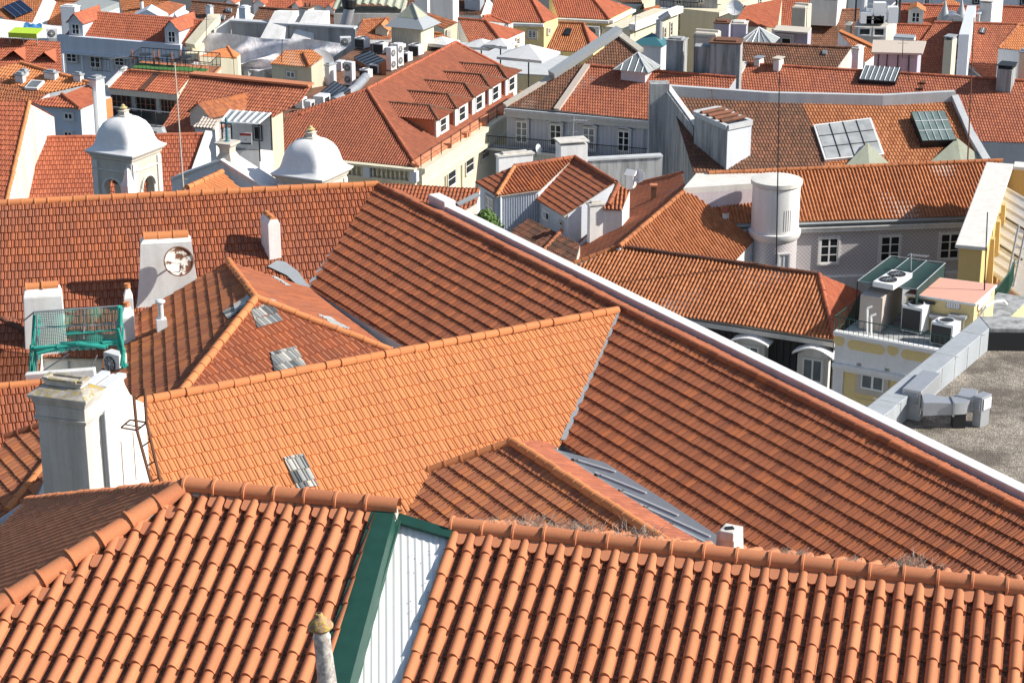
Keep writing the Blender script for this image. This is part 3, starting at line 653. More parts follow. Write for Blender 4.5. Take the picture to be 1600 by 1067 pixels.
m = MB(); wq = (WP[0] + WP[1] * .09, WP[1]); m.solid([hit(*p, wq) for p in ((418, 416), (432, 407), (446, 409), (466, 424), (486, 452), (470, 450), (448, 430))], [hit(*p, WP) for p in ((418, 416), (432, 407), (446, 409), (466, 424), (486, 452), (470, 450), (448, 430))]); m.build('flashing', 'zinc_matt', big.e)
# eave tile ends and terrace wall of the back wing
big.done()
# satellite dish, rusty, fixed to the flared chimney
def dish(name, label, px, py_, pl, r, face_dir, mat='metal_white', arm=True, group=None, off=.3, depth=.16, post=.0):
    c = hit(px, py_, pl) + unit(pl[1] if pl[1] @ (CP - pl[0]) > 0 else -pl[1]) * off if isinstance(pl, tuple) else np.asarray(pl, float)
    d = unit(face_dir); e = thing(name, label, 'satellite dish', c, group); m = MB()
    prof = [(r * t, depth * r * 1.6 * t * t) for t in (.02, .25, .5, .7, .85, 1.0)]; m.lathe(c, prof + [(r * 1.0, prof[-1][1] - .015)] + [(a * .985, b - .02) for a, b in prof[::-1]], 28, d, closed=False); m.build('reflector', mat, e, smooth=50)
    if mat == 'rusty_dish':
        m = MB(); m.lathe(c, [(r * .97, prof[-1][1] - .01), (r * 1.03, prof[-1][1] - .005), (r * 1.03, prof[-1][1] + .015), (r * .95, prof[-1][1] + .018)], 40, d, closed=False); m.build('rim', 'rust', e)
    f = c + d * r * .95 - UP * r * .25
    if arm:
        m = MB(); side = unit(np.cross(d, UP)); m.tube(c - UP * r * .95 + d * depth * r * 1.5, f, .015, 6).tube(c + side * r * .9 + d * depth * r * 1.4, f, .008, 5); m.build('feed_arm', 'dark_metal', e)
        m = MB(); m.tube(f - d * .06, f + d * .05, .03, 8); m.build('feed_horn', 'zinc_matt', e)
    m = MB(); bk = c - d * .02; m.tube(bk, bk - d * max(.12, off * .8), .03, 6)
    if post: m.tube(bk - d * .1, bk - d * .1 - UP * post, .025, 6)
    m.build('bracket', 'dark_metal', e); return e
dish('satellite_dish', 'large round rusty satellite dish with flaking white paint on the flared white chimney', 278, 402, dfp, .45, (.28, -.85, .38), 'rusty_dish', off=.45, depth=.10)
# ---------------------------------------------------------------- hipped pavilion roof with glass tiles
hp = House('house', 'hipped red tile house with glass tile patches between the two wings of the long building', 'house', 'white_plaster', zb=22)
HA = pz(356, 410, 40.5); V1, V2 = hit(482, 452, ML), hit(608, 548, ML); HR = plane3(HA, V1, V2); HB = hit(400, 468, HR)
HL = slope_plane(HA, HB, 25, 'left'); uH = unit(np.cross(HL[1], UP)); HD = hit(284, 614, HL); HRt = hit(612, 551, HR); HF = plane3(HB, HD, HRt)
hp.face(HL, [HA, HB, HD, hit(150, 640, HL), hit(170, 520, HL)], uH, 'mars', 'clay_rust', label='dark rust slope facing left')
uR = unit(np.cross(HR[1], UP)); hp.face(HR, [HA, V1, V2, HRt, HB], uR, 'mars', 'clay_wing', label='bright slope facing right')
uFr = unit(np.cross(HF[1], UP)); hp.face(HF, [HB, HRt, hit(600, 640, HF), hit(300, 660, HF), HD], uFr, 'mars', 'clay_wing', label='front slope')
caps(hp.e, HB, HA, 'clay_orange', .11, .42, .05); caps(hp.e, HD, HB, 'clay_orange', .12, .42, .05); caps(hp.e, HRt, HB, 'clay_orange', .12, .42, .05)
glass_patch(hp.e, HF, uFr, [(391, 484), (425, 474), (441, 502), (402, 514)]); glass_patch(hp.e, HF, uFr, [(422, 552), (462, 543), (480, 578), (430, 590)])
glass_patch(hp.e, HL, uH, [(349, 489), (388, 462), (396, 472), (357, 500)])
glass_patch(hp.e, HR, uR, [(424, 433), (436, 436), (455, 449), (444, 446)], 'glass_pale'); glass_patch(hp.e, HR, uR, [(495, 492), (515, 497), (547, 515), (530, 514)], 'glass_pale'); glass_patch(hp.e, HR, uR, [(418, 468), (428, 471), (448, 480), (438, 479)], 'glass_pale')
b = hit(253, 515, HL); m = MB(); m.box(b + UP * .1, .3, .3, .5, (1, .3, 0)); m.build('pipe_base', 'metal_white', hp.e)
m = MB(); m.lathe(b, [(.085, 0), (.085, .85), (.15, .86), (.15, .90), (.10, .94)], 14); m.build('vent_pipe', 'metal_white', hp.e, smooth=30)
hp.done()
# ---------------------------------------------------------------- small hipped roof in front of the orange wing
hs = House('house', 'low hipped house with weedy brown tiles just behind the nearest ridge', 'house', 'white_plaster', zb=24)
P0 = pz(800, 693, 40.25); P1 = P0 + uMh * (15.5 if uMh[1] < 0 else -15.5); PL = slope_plane(P0, P1, 24, 'left'); PR = slope_plane(P0, P1, 24, 'right')
hs.face(PL, [P0, P1, hit(1230, 1010, PL), hit(560, 1010, PL), hit(520, 789, PL)], uMh, 'mars', 'clay_rust', label='brown slope facing left')
rP = rt; hs.face(PR, [P0, P1, P1 + (hit(863, 704, PR) - P0), hit(863, 704, PR)], uMh, 'mars', 'clay_far', label='bright slope facing right', extra=[[P0, hit(863, 704, PR), hit(882, 693, PR), hit(860, 689, PR)]])
caps(hs.e, P0, P1, 'clay_orange', .12, .42, .05); caps(hs.e, P0, hit(520, 789, PL), 'clay_orange', .11, .42, .05)
hs.done()
zq = (ML[0] + ML[1] * .24, ML[1]); m = MB(); pxs = [(862, 700), (945, 722), (1040, 782), (1130, 842), (1165, 885), (1140, 890), (960, 764)]
m.solid([hit(*p, zq) for p in pxs], [hit(*p, ML) for p in pxs])
g = tag(m.build('roof_gutter', 'zinc_matt'), 'grey zinc gutter sheet lying diagonally between the dark slope and the small hipped roof', 'gutter')
m = MB(); a, b = hit(862, 705, zq), hit(1135, 886, zq); m.box((a + b) / 2 + UP * .03, np.linalg.norm(b - a), .16, .10, b - a, ML[1]); m.build('gutter_rim', 'concrete_pale', g)
m = MB()
for (x0, y0), (x1, y1) in (((900, 718), (962, 737)), ((930, 738), (1010, 770)), ((965, 764), (1060, 805)), ((1000, 788), (1110, 838)), ((1040, 815), (1145, 868))):
    a, b = hit(x0, y0, zq), hit(x1, y1, zq); m.box((a + b) / 2 + ML[1] * .012, np.linalg.norm(b - a), .035, .02, b - a, ML[1])
m.build('sheet_seams', 'metal_white', g)
for x, y in ((897, 724), (933, 748), (969, 772), (1008, 798), (1048, 824)):
    m = MB(); c = hit(x, y, zq); m.box(c + ML[1] * .08, .07, .07, .12, uM, ML[1]).tube(c + ML[1] * .1, c + ML[1] * .1 + rt * .16, .014, 6); m.build('clip', 'dark_metal', g)
# dry weeds along the near ridge
def weed(px, pyy, pl, s, label=None):
    r0 = hit(px, 826 + (px - 706) * .1122, (FR0, np.array([0, -1, 0.]))); k = (FR0[1] - r0[1]) ; t = (r0 - FR0) @ uF; t = (px - 706) / (1680 - 706) * np.linalg.norm(FR1 - FR0); b = FR0 + uF * t + wB * .2; m = MB()
    for i in range(90):
        a = RNG.uniform(0, 6.28); r = RNG.uniform(.1, 1) * s * .5; hgt = RNG.uniform(.35, 1.0) * s * .8; st = b + np.array([RNG.gauss(0, s * .35), RNG.gauss(0, s * .12), -.03])
        tip = st + np.array([cos(a) * r, sin(a) * r, hgt]); mid = (st + tip) / 2 + UP * hgt * .12; m.tube(st, mid, .0035, 3, .003).tube(mid, tip, .003, 3, .002)
        for q in range(3): m.tube(mid + (tip - mid) * RNG.random(), tip + np.array([RNG.gauss(0, s * .12), RNG.gauss(0, s * .12), RNG.gauss(0, s * .05)]), .0022, 3, .0015)
    return tag(m.build('dry_weed', 'straw', fixn=False), label, 'weed', 'dry weeds growing along the nearest ridge')
for x, y, s, n in ((748, 812, .16, 'sparse dry weed just right of the green flashing behind the nearest ridge'), (828, 828, .26, 'bushy grey weed nearest the green flashing on the right'), (886, 836, .22, 'left of a touching pair of grey weeds above the nearest ridge'), (918, 838, .26, 'right of a touching pair of grey weeds above the nearest ridge'), (998, 850, .26, 'dry weed left of the small white stub chimney'), (1243, 880, .2, 'small dry weed first to the right of the white stub chimney'), (1345, 890, .18, 'thin dry weed midway between stub chimney and right picture edge'), (1432, 902, .28, 'biggest dry weed towards the right end of the nearest ridge')):
    weed(x, y + 14, (nb[0], nb[1]), s * 1.5, n)
# ---------------------------------------------------------------- big white double chimney stack on the left and the low house that carries it
zc = 42.0
cb = House('house', 'low house with a tall white double chimney stack at the left of the orange wing', 'house', 'white_old', zb=26)
pc, Lc, Rc, wl, wr, hc = edge_box(68, 141, 164, 664, 770, zc, 18); ctr = pc + Lc * wl / 2 + Rc * wr / 2; axc = -Lc
cb.loc = (ctr[0], ctr[1], 26)
cb.root(ctr); base_top = 38.5
m = MB(); q = [ctr + axc * a + Rc * b for a, b in ((-1.3, -1.0), (1.3, -1.0), (1.3, 4.2), (-1.3, 4.2))]; m.column([np.array([p[0], p[1], base_top]) for p in q], 26); m.build('wall', 'white_old', cb.e)
m = MB(); m.column([np.array([p[0], p[1], base_top + .12]) + 0 * UP for p in q], base_top); m.build('roof', 'clay_far', cb.e)
def ringbox(m, c, z0, z1, w0, d0, w1, d1, ax): m.frustum(np.array([c[0], c[1], z0]), np.array([c[0], c[1], z1]), w0, d0, w1, d1, ax)
kz = mpp(pc) / cos(radians(22)); zy = lambda y: zc + (770 - y) * kz
m = MB(); ringbox(m, ctr, base_top, zy(664), wl, wr, wl, wr, axc); ringbox(m, ctr, zy(664), zy(658), wl + .10, wr + .10, wl + .14, wr + .14, axc); ringbox(m, ctr, zy(658), zy(640), wl + .05, wr + .05, wl + .06, wr + .06, axc)
ringbox(m, ctr, zy(640), zy(630), wl + .06, wr + .06, wl + .18, wr + .18, axc); ringbox(m, ctr, zy(630), zy(624), wl + .24, wr + .24, wl + .30, wr + .30, axc)
cA = m.build('chimney', 'white_old', cb.e, bevel=.012)
m = MB(); ringbox(m, ctr, zy(624), zy(606) - .12, wl + .30, wr + .30, wl * .80, wr * .62, axc); m.build('chimney_cap', 'lichen_cap', cA, bevel=.01)
m = MB(); ringbox(m, ctr, zy(606) - .12, zy(592) - .26, wl * .78, wr * .52, wl * .74, wr * .46, axc); ringbox(m, ctr, zy(592) - .26, zy(588) - .26, wl * .82, wr * .56, wl * .86, wr * .6, axc); m.build('chimney_neck', 'white_old', cA, bevel=.02)
m = MB(); c = np.array([ctr[0], ctr[1], zy(588) - .26])
for s in (-1, 1): m.box(c + axc * s * wl * .37 + UP * .02, .14, wr * .52, .07, axc); m.box(c + Rc * s * wr * .22 + UP * .02, wl * .62, .13, .068, axc)
m.build('chimney_rim', 'lichen_cap', cA, bevel=.02)
# second stack, longer, with a concave cap
zB0 = zc; _v = pc - CP; wB2 = ((230 - 800) / FOC * (_v @ WV) - _v @ RV) / (Rc @ RV - (230 - 800) / FOC * (Rc @ WV)) - wr - .14; cB = pc + Lc * .62 + Rc * (wr + .14 + wB2 / 2) - Lc * .12
ztB = zy(648) - .80; m = MB(); ringbox(m, cB, base_top, ztB, 1.05, wB2, 1.05, wB2, axc); sB = m.build('chimney', 'white_plaster', cb.e, bevel=.012)
m = MB(); lay = [(0, 1.15, wB2 + .1), (.06, 1.15, wB2 + .1), (.16, .86, wB2 * .96), (.30, .64, wB2 * .9), (.52, .50, wB2 * .84), (.70, .46, wB2 * .8)]
for (a, w0, d0), (b, w1, d1) in zip(lay[:-1], lay[1:]): ringbox(m, cB - axc * .12, ztB + a, ztB + b, w0, d0, w1, d1, axc)
m.build('chimney_cap', 'stone_white', sB, smooth=30)
tp = np.array([cB[0], cB[1], ztB + .72]) - axc * .12; m = MB()
for s in (-1, 1): m.box(tp + axc * s * .20 + UP * .04, .20, wB2 * .84, .10, axc)
m.box(tp + UP * .03, .06, wB2 * .8, .06, axc); m.build('chimney_coping', 'metal_white', sB); m = MB(); m.box(tp + UP * .012, .36, wB2 * .76, .02, axc); m.build('flue_opening', 'black', sB)
m = MB(); g = pc + Rc * (wr + .06) - Lc * .02; m.tube(np.array([*g[:2], base_top]), np.array([*g[:2], zy(660)]), .07, 8); m.build('downpipe', 'zinc_matt', cb.e)
fx = cB + Lc * -.54; m = MB()
for a in (.2, .75): m.tube(np.array([*(fx + Rc * (a - .5))[:2], zc - .5]), np.array([*(fx + Rc * (a - .5))[:2], ztB - .35]), .012, 5)
m.build('seam', 'stone', sB)
# iron roof ladder
Yl = (pc + Rc * .5)[1]; LP = lambda x, y: py(x, y, Yl); m = MB()
e = thing('ladder', 'rusty iron roof ladder bent over beside the white double chimney', 'ladder', LP(243, 752))
for pts in (((226, 606), (229, 660), (252, 757)), ((209, 619), (214, 672), (237, 757))): m2 = MB(); m2.path([LP(*p) for p in pts], .035, 6); m2.build('rail', 'rust', e)
for a, b in (((209.5, 625), (226.4, 612)), ((214, 672), (229, 660)), ((221, 698), (236, 688)), ((229, 728), (244, 719)), ((236, 752), (251, 745))):
    m2 = MB(); m2.tube(LP(*a), LP(*b), .018, 5); m2.build('rung', 'rust', e)
m2 = MB(); m2.path([LP(189, 668), LP(214, 672), LP(229, 660), LP(203, 656), LP(189, 668)], .02, 5).tube(LP(196, 663), LP(220, 667), .015, 5); m2.build('bracket', 'rust', e)
# ---------------------------------------------------------------- roof pieces at the left edge
def simple_house(name, label, cat, wall, faces, capsl=(), zb=None, group=None):
    "faces: (line px a, px b, z, slope, dir, poly px, kind, mat)"
    h = House(name, label, cat, wall, zb=zb, group=group); pls = []
    for f in faces:
        a, b, z, s, d, poly, kind, mat = f[:8]; A, B = pz(*a, z), pz(*b, z); pl = slope_plane(A, B, s, d); pls.append((pl, A, B))
        h.face(pl, poly, B - A, kind, mat, eave=f[8] if len(f) > 8 else ())
    for c in capsl:
        i, p, q, mat = c[:4]; pl = pls[i][0]; caps(h.e, hit(*p, pl), hit(*q, pl), mat, c[4] if len(c) > 4 else .11, .42, .04)
    return h, pls
h, _ = simple_house('house', 'small orange tiled roof at the left edge below the wide back wing', 'house', 'white_plaster',
    [((-60, 500), (60, 494), 39.3, 22, 'near', [(-60, 502), (20, 496), (66, 538), (60, 640), (-60, 640)], 'mars', 'clay_wing')], [(0, (2, 499), (66, 538), 'clay_dark', .09)], zb=24); h.done()
h, _ = simple_house('house', 'strip of orange tiled roof at the left edge beside the white double chimney top', 'house', 'white_plaster',
    [((-60, 612), (85, 597), 39.4, 22, 'near', [(-60, 612), (90, 597), (90, 720), (-60, 730)], 'mars', 'clay_wing')], [(0, (-60, 612), (90, 597), 'clay_orange')], zb=24); h.back(pz(-60, 612, 39.4), pz(85, 597, 39.4), 2, 22, 'clay_wing'); h.done()
Z3 = 39.2; G0 = pz(96, 657, Z3); G1 = G0 + uMh * -9 if uMh[1] > 0 else G0 + uMh * 9; h = House('house', 'dark weathered roof with one bright hip at the left edge below the white double chimney', 'house', 'white_plaster', zb=24)
GL = slope_plane(G0, G1, 25, 'left'); GR = slope_plane(G0, G1, 25, 'right')
h.face(GL, [G0, hit(-60, 708, GL), hit(-80, 860, GL), hit(20, 860, GL), hit(84, 712, GL)], G1 - G0, 'mars', 'clay_rust')
q = hit(84, 712, GL); r = hit(12, 800, GL); tgt = plane3(q, r, q + unit(np.array([.9, .5, -.38]))); h.face(tgt, [q, r, hit(60, 830, tgt), hit(110, 740, tgt)], np.cross(tgt[1], UP), 'mars', 'clay_orange')
caps(h.e, hit(-60, 708, GL), G0, 'clay_main', .11, .42, .05); caps(h.e, r, q, 'clay_orange', .11, .42, .05); h.done()
# ---------------------------------------------------------------- terrace with green safety netting in front of the back wing
zt0 = 36.6; TA, TB = hit(40, 545, WP), hit(200, 533, WP); fr, xT = wall_frame(TA, TB); nT = fr[1]
tc = House('house', 'white terrace house behind green safety netting under the wide back wing', 'house', 'white_plaster', zb=24)
corner = [TA - nT * .3 - xT * .4, TB - nT * .3 + xT * .3, TB + nT * 3.2 + xT * .3, TA + nT * 3.2 - xT * .4]
tc.flat([np.array([*p[:2], zt0]) for p in corner], mat='terracotta_smooth')
m = MB(); m.quadwall(TA - nT * .25 - xT * .3, TB - nT * .25 + xT * .2, zt0, TA[2] - .12); m.build('wall', 'white_plaster', tc.e)
wf = ((TA - nT * .25), nT), xT; window(tc.e, wf, 132, 560, 183, 596, '2x1', .1, 'black', name='door')
wtl = MB()
for i in range(9):
    c = TA + (TB - TA) * (.40 + .065 * i) + nT * .12 - UP * .02; wtl.tube(c, c + nT * .16, .075, 10)
wtl.build('eave_tile_ends', 'white_plaster', tc.e)
m = MB(); Y0 = (TA + nT * 3.1)[1]; a, b = py(42, 583, Y0), py(150, 575, Y0); m.box((a + b) / 2 - UP * .5, np.linalg.norm(b - a), .25, 1.0, b - a); m.build('parapet', 'white_plaster', tc.e, bevel=.02)
tc.done()
slab_chimney(tc.e, WP, 35, 106, 592, 38, 96, 451, uW, .62, 'clay_orange', sink=.5, shoulder=.28) if False else None
fpz = (TA + nT * .35, nT); B0, B1 = hit(36, 545, fpz), hit(104, 548, fpz); T0, T1 = hit(36, 464, fpz), hit(97, 466, fpz)
m = MB(); mid = (B0 + B1) / 2; tmid = (T0 + T1) / 2; wb_, wt_ = np.linalg.norm(B1 - B0), np.linalg.norm(T1 - T0)
m.frustum(np.array([mid[0], mid[1], zt0]) - nT * .35, np.array([tmid[0], tmid[1], tmid[2]]) - nT * .35, wb_ * 1.05, .75, wt_, .62, xT)
m.frustum(np.array([*tmid[:2], tmid[2] - .002]) - nT * .35, np.array([*tmid[:2], tmid[2] + .22]) - nT * .35, wt_, .62, wt_ * .9, .30, xT)
o = m.build('chimney', 'white_plaster', tc.e, bevel=.02, label='broad white chimney with three orange cap tiles'); c = np.array([*tmid[:2], tmid[2] + .22]) - nT * .35; caps(o, c - xT * wt_ * .43, c + xT * wt_ * .40, 'clay_orange', .16, .45, 0, 'chimney_cap')
for (xa, xb, yt, yb, off) in ((193, 213, 492, 553, .9), (197, 211, 463, 520, .2)):
    fz = (TA + nT * off, nT); b = hit((xa + xb) / 2, yb, fz); t = hit((xa + xb) / 2, yt, fz); w = (xb - xa) * mpp(b); m = MB(); top = t[2]
    m.frustum(np.array([*b[:2], b[2] - 1.5]), np.array([*b[:2], top]), w, w * 1.6, w, w * 1.6, xT); m.frustum(np.array([*b[:2], top - .002]), np.array([*b[:2], top + .28]), w, w * 1.6, w * .4, w * .5, xT)
    o = m.build('chimney', 'white_plaster', tc.e, bevel=.015); m = MB(); m.lathe(np.array([*b[:2], top + .28]), [(.10, 0), (.085, .12), (.10, .13)], 10); m.build('chimney_pot', 'clay_orange', o)
# scaffold with net
e = thing('scaffold', 'metal scaffold hung with green safety net on the white terrace', 'scaffold', np.array([*((TA + TB) / 2 + nT * 1.6)[:2], zt0]))
Yf = (TA + nT * 2.6)[1]; Yb = (TA + nT * .6)[1]; f_ = lambda x, y: py(x, y, Yf); b_ = lambda x, y: py(x, y, Yb)
for pts in ((f_(47, 588), f_(54, 486)), (f_(58, 588), f_(58, 490)), (f_(196, 590), f_(186, 478)), (b_(61, 560), b_(60, 496)), (b_(190, 560), b_(188, 480)), (f_(131, 530), f_(131, 484))):
    m = MB(); m.tube(*pts, .028, 6); m.build('pole', 'galv', e)
for pts in ((f_(54, 487), f_(187, 478)), (f_(54, 512), f_(187, 506)), (f_(50, 548), f_(190, 538)), (f_(54, 487), b_(36, 502)), (f_(52, 586), f_(138, 577)), (f_(60, 584), f_(108, 553)), (f_(141, 577), f_(152, 555))):
    m = MB(); m.tube(*pts, .022, 6); m.build('rail', 'galv', e)
nz = lambda u, v: .04 * sin(u * 17) + .05 * sin(v * 9 + u * 5)
def sheet(P, nu, nv, amp, name, mat='net'):
    P = [np.asarray(p, float) for p in P]; n = unit(np.cross(P[1] - P[0], P[3] - P[0])); m = MB()
    m.grid(0, lambda u, v: (P[0] * (1 - u) + P[1] * u) * (1 - v) + (P[3] * (1 - u) + P[2] * u) * v + n * amp * nz(u, v), nu, nv); return m.build(name, mat, e, smooth=True, fixn=False)
sheet([f_(54, 487), f_(187, 478), f_(190, 542), f_(52, 552)], 30, 14, 1.2, 'net'); sheet([f_(54, 487), b_(61, 496), b_(61, 585), f_(46, 588)], 8, 20, .8, 'net')
def bunch(pts, r, name='net_roll'):
    m = MB(); n = len(pts)
    for a, b in zip(pts[:-1], pts[1:]):
        for k in range(5):
            j = lambda: np.array([RNG.gauss(0, r * .5), RNG.gauss(0, r * .5), RNG.gauss(0, r * .5)]); m.tube(a + j(), b + j(), r * RNG.uniform(.35, .6), 7, r * RNG.uniform(.3, .6))
    return m.build(name, 'green_net', e, smooth=50)
bunch([f_(54, 546), f_(90, 541), f_(125, 537), f_(160, 537), f_(189, 535)], .11); bunch([f_(187, 480), f_(188, 510), f_(190, 545), f_(194, 570), f_(195, 590)], .09); bunch([f_(104, 521), f_(150, 518), f_(187, 515)], .035)
for pts in ([f_(55, 492), f_(50, 540), f_(47, 588)], [b_(61, 505), f_(56, 545), f_(52, 588)]): bunch(pts, .05)
# ---------------------------------------------------------------- outdoor air conditioner units (one kind, copied)
def ac_unit(name, label, loc, rz, size=(.95, .36, .78), fans=1, style='side', group=None):
    e = thing(name, label, 'air conditioner', (0, 0, 0), group); sx, sy, sz = size
    m = MB(); m.box((0, 0, sz / 2 + .06), sx, sy, sz); m.build('casing', 'metal_white', e, bevel=.02)
    m = MB()
    for s in (-1, 1): m.box((s * sx * .36, 0, .031), .06, sy + .06, .06)
    m.build('foot', 'zinc_matt', e)
    if style == 'side':
        for k in range(fans):
            z = .06 + sz * (k + .5) / fans; r = min(sx * .36, sz / fans * .42); c = np.array([-sx * .08, -sy / 2 - .004, z])
            m = MB(); m.lathe(c, [(r, 0), (r, .02), (.0 + r * .93, .025)], 20, (0, -1, 0)); g = m.build('fan_grille', 'grille', e)
            m = MB(); m.lathe(c, [(r * .24, .02), (r * .2, .035)], 10, (0, -1, 0))
            for t in (.5, .75): m.lathe(c, [(r * t, .026), (r * t + .012, .03), (r * t, .034)], 18, (0, -1, 0), closed=False)
            for a in range(4): m.box(c + np.array([0, -.03, 0]), r * 1.9, .008, .014, (cos(a * .785), 0, sin(a * .785)), None)
            m.build('fan_guard', 'metal_white', g)
    else:   # vertical discharge: dark coil face, round fan on top
        m = MB(); m.box((-.02, -sy / 2 - .004, sz * .52), sx * .88, .012, sz * .84); m.box((-sx / 2 - .004, 0, sz * .52), .012, sy * .8, sz * .78); m.build('coil', 'grille', e)
        m = MB(); m.lathe((0, 0, sz + .06), [(min(sx, sy) * .45, 0), (min(sx, sy) * .45, .07), (min(sx, sy) * .40, .07), (min(sx, sy) * .40, .01)], 22, closed=False); f = m.build('fan_shroud', 'metal_white', e, smooth=30)
        m = MB(); m.lathe((0, 0, sz + .075), [(min(sx, sy) * .40, 0), (min(sx, sy) * .1, .03)], 18); m.build('fan', 'grille', f)
    e.location = tuple(map(float, loc)); e.rotation_euler = (0, 0, rz); return e
def copy_thing(src, loc, rz, label, scale=None):
    r = src.copy(); COL.objects.link(r); r.location = tuple(map(float, loc)); r.rotation_euler = (0, 0, rz); r['label'] = label
    if scale: r.scale = (scale,) * 3
    for ch in list(src.children):
        c = ch.copy(); COL.objects.link(c); c.parent = r; c.matrix_parent_inverse = ch.matrix_parent_inverse.copy()
        for g in list(ch.children):
            d = g.copy(); COL.objects.link(d); d.parent = c; d.matrix_parent_inverse = g.matrix_parent_inverse.copy()
    return r
p = py(178, 592, Yf); ac_unit('air_conditioner', 'white air conditioner on the terrace behind the green safety net', np.array([p[0], p[1] + .4, p[2]]), radians(-35), (.62, .34, .62))
# ---------------------------------------------------------------- helpers for fittings
def railing(par, pts, h=1.0, step=.14, r=.012, mat='dark_metal', name='railing', mid=True, posts=1.5):
    m = MB()
    for a, b in zip(pts[:-1], pts[1:]):
        a = np.asarray(a, float); b = np.asarray(b, float); L = np.linalg.norm(b - a); m.tube(a + UP * h, b + UP * h, r * 1.6, 5)
        if mid: m.tube(a + UP * .1, b + UP * .1, r, 4)
        for i in range(int(L / step) + 1): c = a + (b - a) * min(1, i * step / L); m.tube(c, c + UP * h, r * .8, 4)
    return m.build(name, mat, par, fixn=False)
def rail_thing(name, label, pts, **k):
    e = thing(name, label, 'railing', pts[0]); k.setdefault('name', 'bars'); railing(e, pts, **k)
    m = MB(); [m.tube(p, np.asarray(p) + UP * k.get('h', 1.0), .03, 6) for p in pts]; m.build('post', k.get('mat', 'dark_metal'), e) if False else None
    return e
def mast(label, px0, px1, base, r=.03, arms=(), mat='dark_metal', name='antenna_mast', cat='antenna', group=None):
    "base: 3D foot or (px, plane/z); px1: top pixel"
    b = np.asarray(base, float); t = py(px1[0], px1[1], b[1]); e = thing(name, label, cat, b, group)
    m = MB(); m.tube(b, t, r, 6, r * .7); m.build('mast', mat, e)
    for f, w, kind in arms:
        c = b + (t - b) * f; m = MB()
        if kind == 'yagi':
            d = unit([.8, -.6, .1]); m.tube(c - d * w * .2, c + d * w, .014, 5)
            for i in range(7): q = c + d * w * (i / 6.5 - .1); m.tube(q - unit(np.cross(d, UP)) * w * .18, q + unit(np.cross(d, UP)) * w * .18, .008, 4)
        else:
            m.tube(c - np.array([w / 2, 0, 0]), c + np.array([w / 2, 0, 0]), .012, 5)
        m.build('antenna', mat, e, fixn=False)
    return e
def hutbox(par, poly, z, zb, wall, roof, name='hut', over=.1, th=.12, top=None):
    P = [pz(*p, z) if len(p) == 2 else np.asarray(p, float) for p in poly]; c = sum(P) / len(P); m = MB(); m.column([p - UP * th for p in P], zb); w = m.build('wall', wall, par)
    m = MB(); Q = [p + unit((p - c) * [1, 1, 0]) * over for p in P]; m.solid(Q, [p - UP * th for p in Q]); m.build('roof', roof, par); return P, w
# ---------------------------------------------------------------- patterned-tile house and its round tower
ZA, ZB = pz(1243, 347, 27.0), pz(1512, 338, 27.0); ZP = slope_plane(ZA, ZB, 27, 'near'); uZ = unit(ZB - ZA)
z = House('house', 'house with diamond patterned grey facade tiles and three white windows', 'house', 'azulejo', zb=2)
ZR = [hit(1107, 272, ZP), hit(1566, 252, ZP)]
z.face(ZP, [ZR[0], ZR[1], hit(1536, 337, ZP), hit(1090, 352, ZP)], uZ, 'can', 'clay_gold', eave=(2, 3), ov=.35)
zrz = ZR[0][2]; z.back(ZR[0], ZR[1], 4, 27, 'clay_gold'); caps(z.e, ZR[0], ZR[1], 'clay_gold', .12, .42, .06)
nz_ = unit([uZ[1], -uZ[0], 0]); nz_ = nz_ if nz_[1] < 0 else -nz_
fa, fb = hit(1090, 352, ZP) - nz_ * .29, hit(1536, 337, ZP) - nz_ * .29; zf = wall_frame(fa, fb)
m = MB(); c = (fa + fb) / 2; L = np.linalg.norm(fb - fa); m.box(c + nz_ * .12 - UP * .52, L, .24, .34, uZ); m.box(c + nz_ * .16 - UP * .40, L, .32, .10, uZ); m.build('cornice', 'white_plaster', z.e, bevel=.02)
m = MB(); m.box(c + nz_ * .08 - UP * .25, L, .16, .22, uZ).tube(fa + nz_ * .32 - UP * .13, fb + nz_ * .32 - UP * .13, .07, 6); m.build('gutter', 'zinc_matt', z.e)
for x0, y0, x1, y1 in ((1277, 369, 1311, 414), (1371, 366, 1407, 411), (1464, 362, 1500, 407)): window(z.e, zf, x0, y0, x1, y1, '2x3', .11, 'white_plaster', proud=.05)
bq = [hit(1200, 424, zf[0]), hit(1500, 438, zf[0])]; m = MB(); m.box((bq[0] + bq[1]) / 2 + nz_ * .1 - UP * .4, np.linalg.norm(bq[1] - bq[0]), .5, 1.0, uZ); m.build('plinth', 'white_plaster', z.e)
z.done()
tw = thing('tower', 'white round stair tower with a projecting ring beside the patterned tile house', 'tower', (0, 0, 2))
tc0 = hit(1205, 362, zf[0]) + nz_ * .75; tw.location = (tc0[0], tc0[1], 2); k = mpp(tc0); Rt = 37 * k; zh = lambda y: tc0[2] + (362 - y) * k / cos(radians(17))
L0 = np.array([*tc0[:2], 0])
m = MB(); m.lathe(L0, [(Rt, zh(352)), (Rt, zh(283))], 48, closed=False); m.build('drum', 'white_plaster', tw, smooth=60)
m = MB(); m.lathe(L0, [(Rt, zh(283)), (Rt + .10, zh(281)), (Rt + .10, zh(275)), (Rt - .1, zh(274)), (.02, zh(273))], 48); m.build('roof', 'stone_white', tw, smooth=30)
m = MB(); m.lathe(L0, [(Rt - .02, zh(364)), (Rt + .06, zh(362)), (Rt + .14, zh(356)), (Rt + .14, zh(352)), (Rt - .02, zh(351))], 48); m.build('ring', 'white_plaster', tw, smooth=30)
m = MB(); m.lathe(L0, [(Rt - .05, 2), (Rt - .05, zh(363))], 48, closed=False); k0 = []
m.uv = [[(u * 8.4, v * 26) for u, v in f] for f in m.uv]; m.build('shaft', 'azulejo', tw, smooth=60)
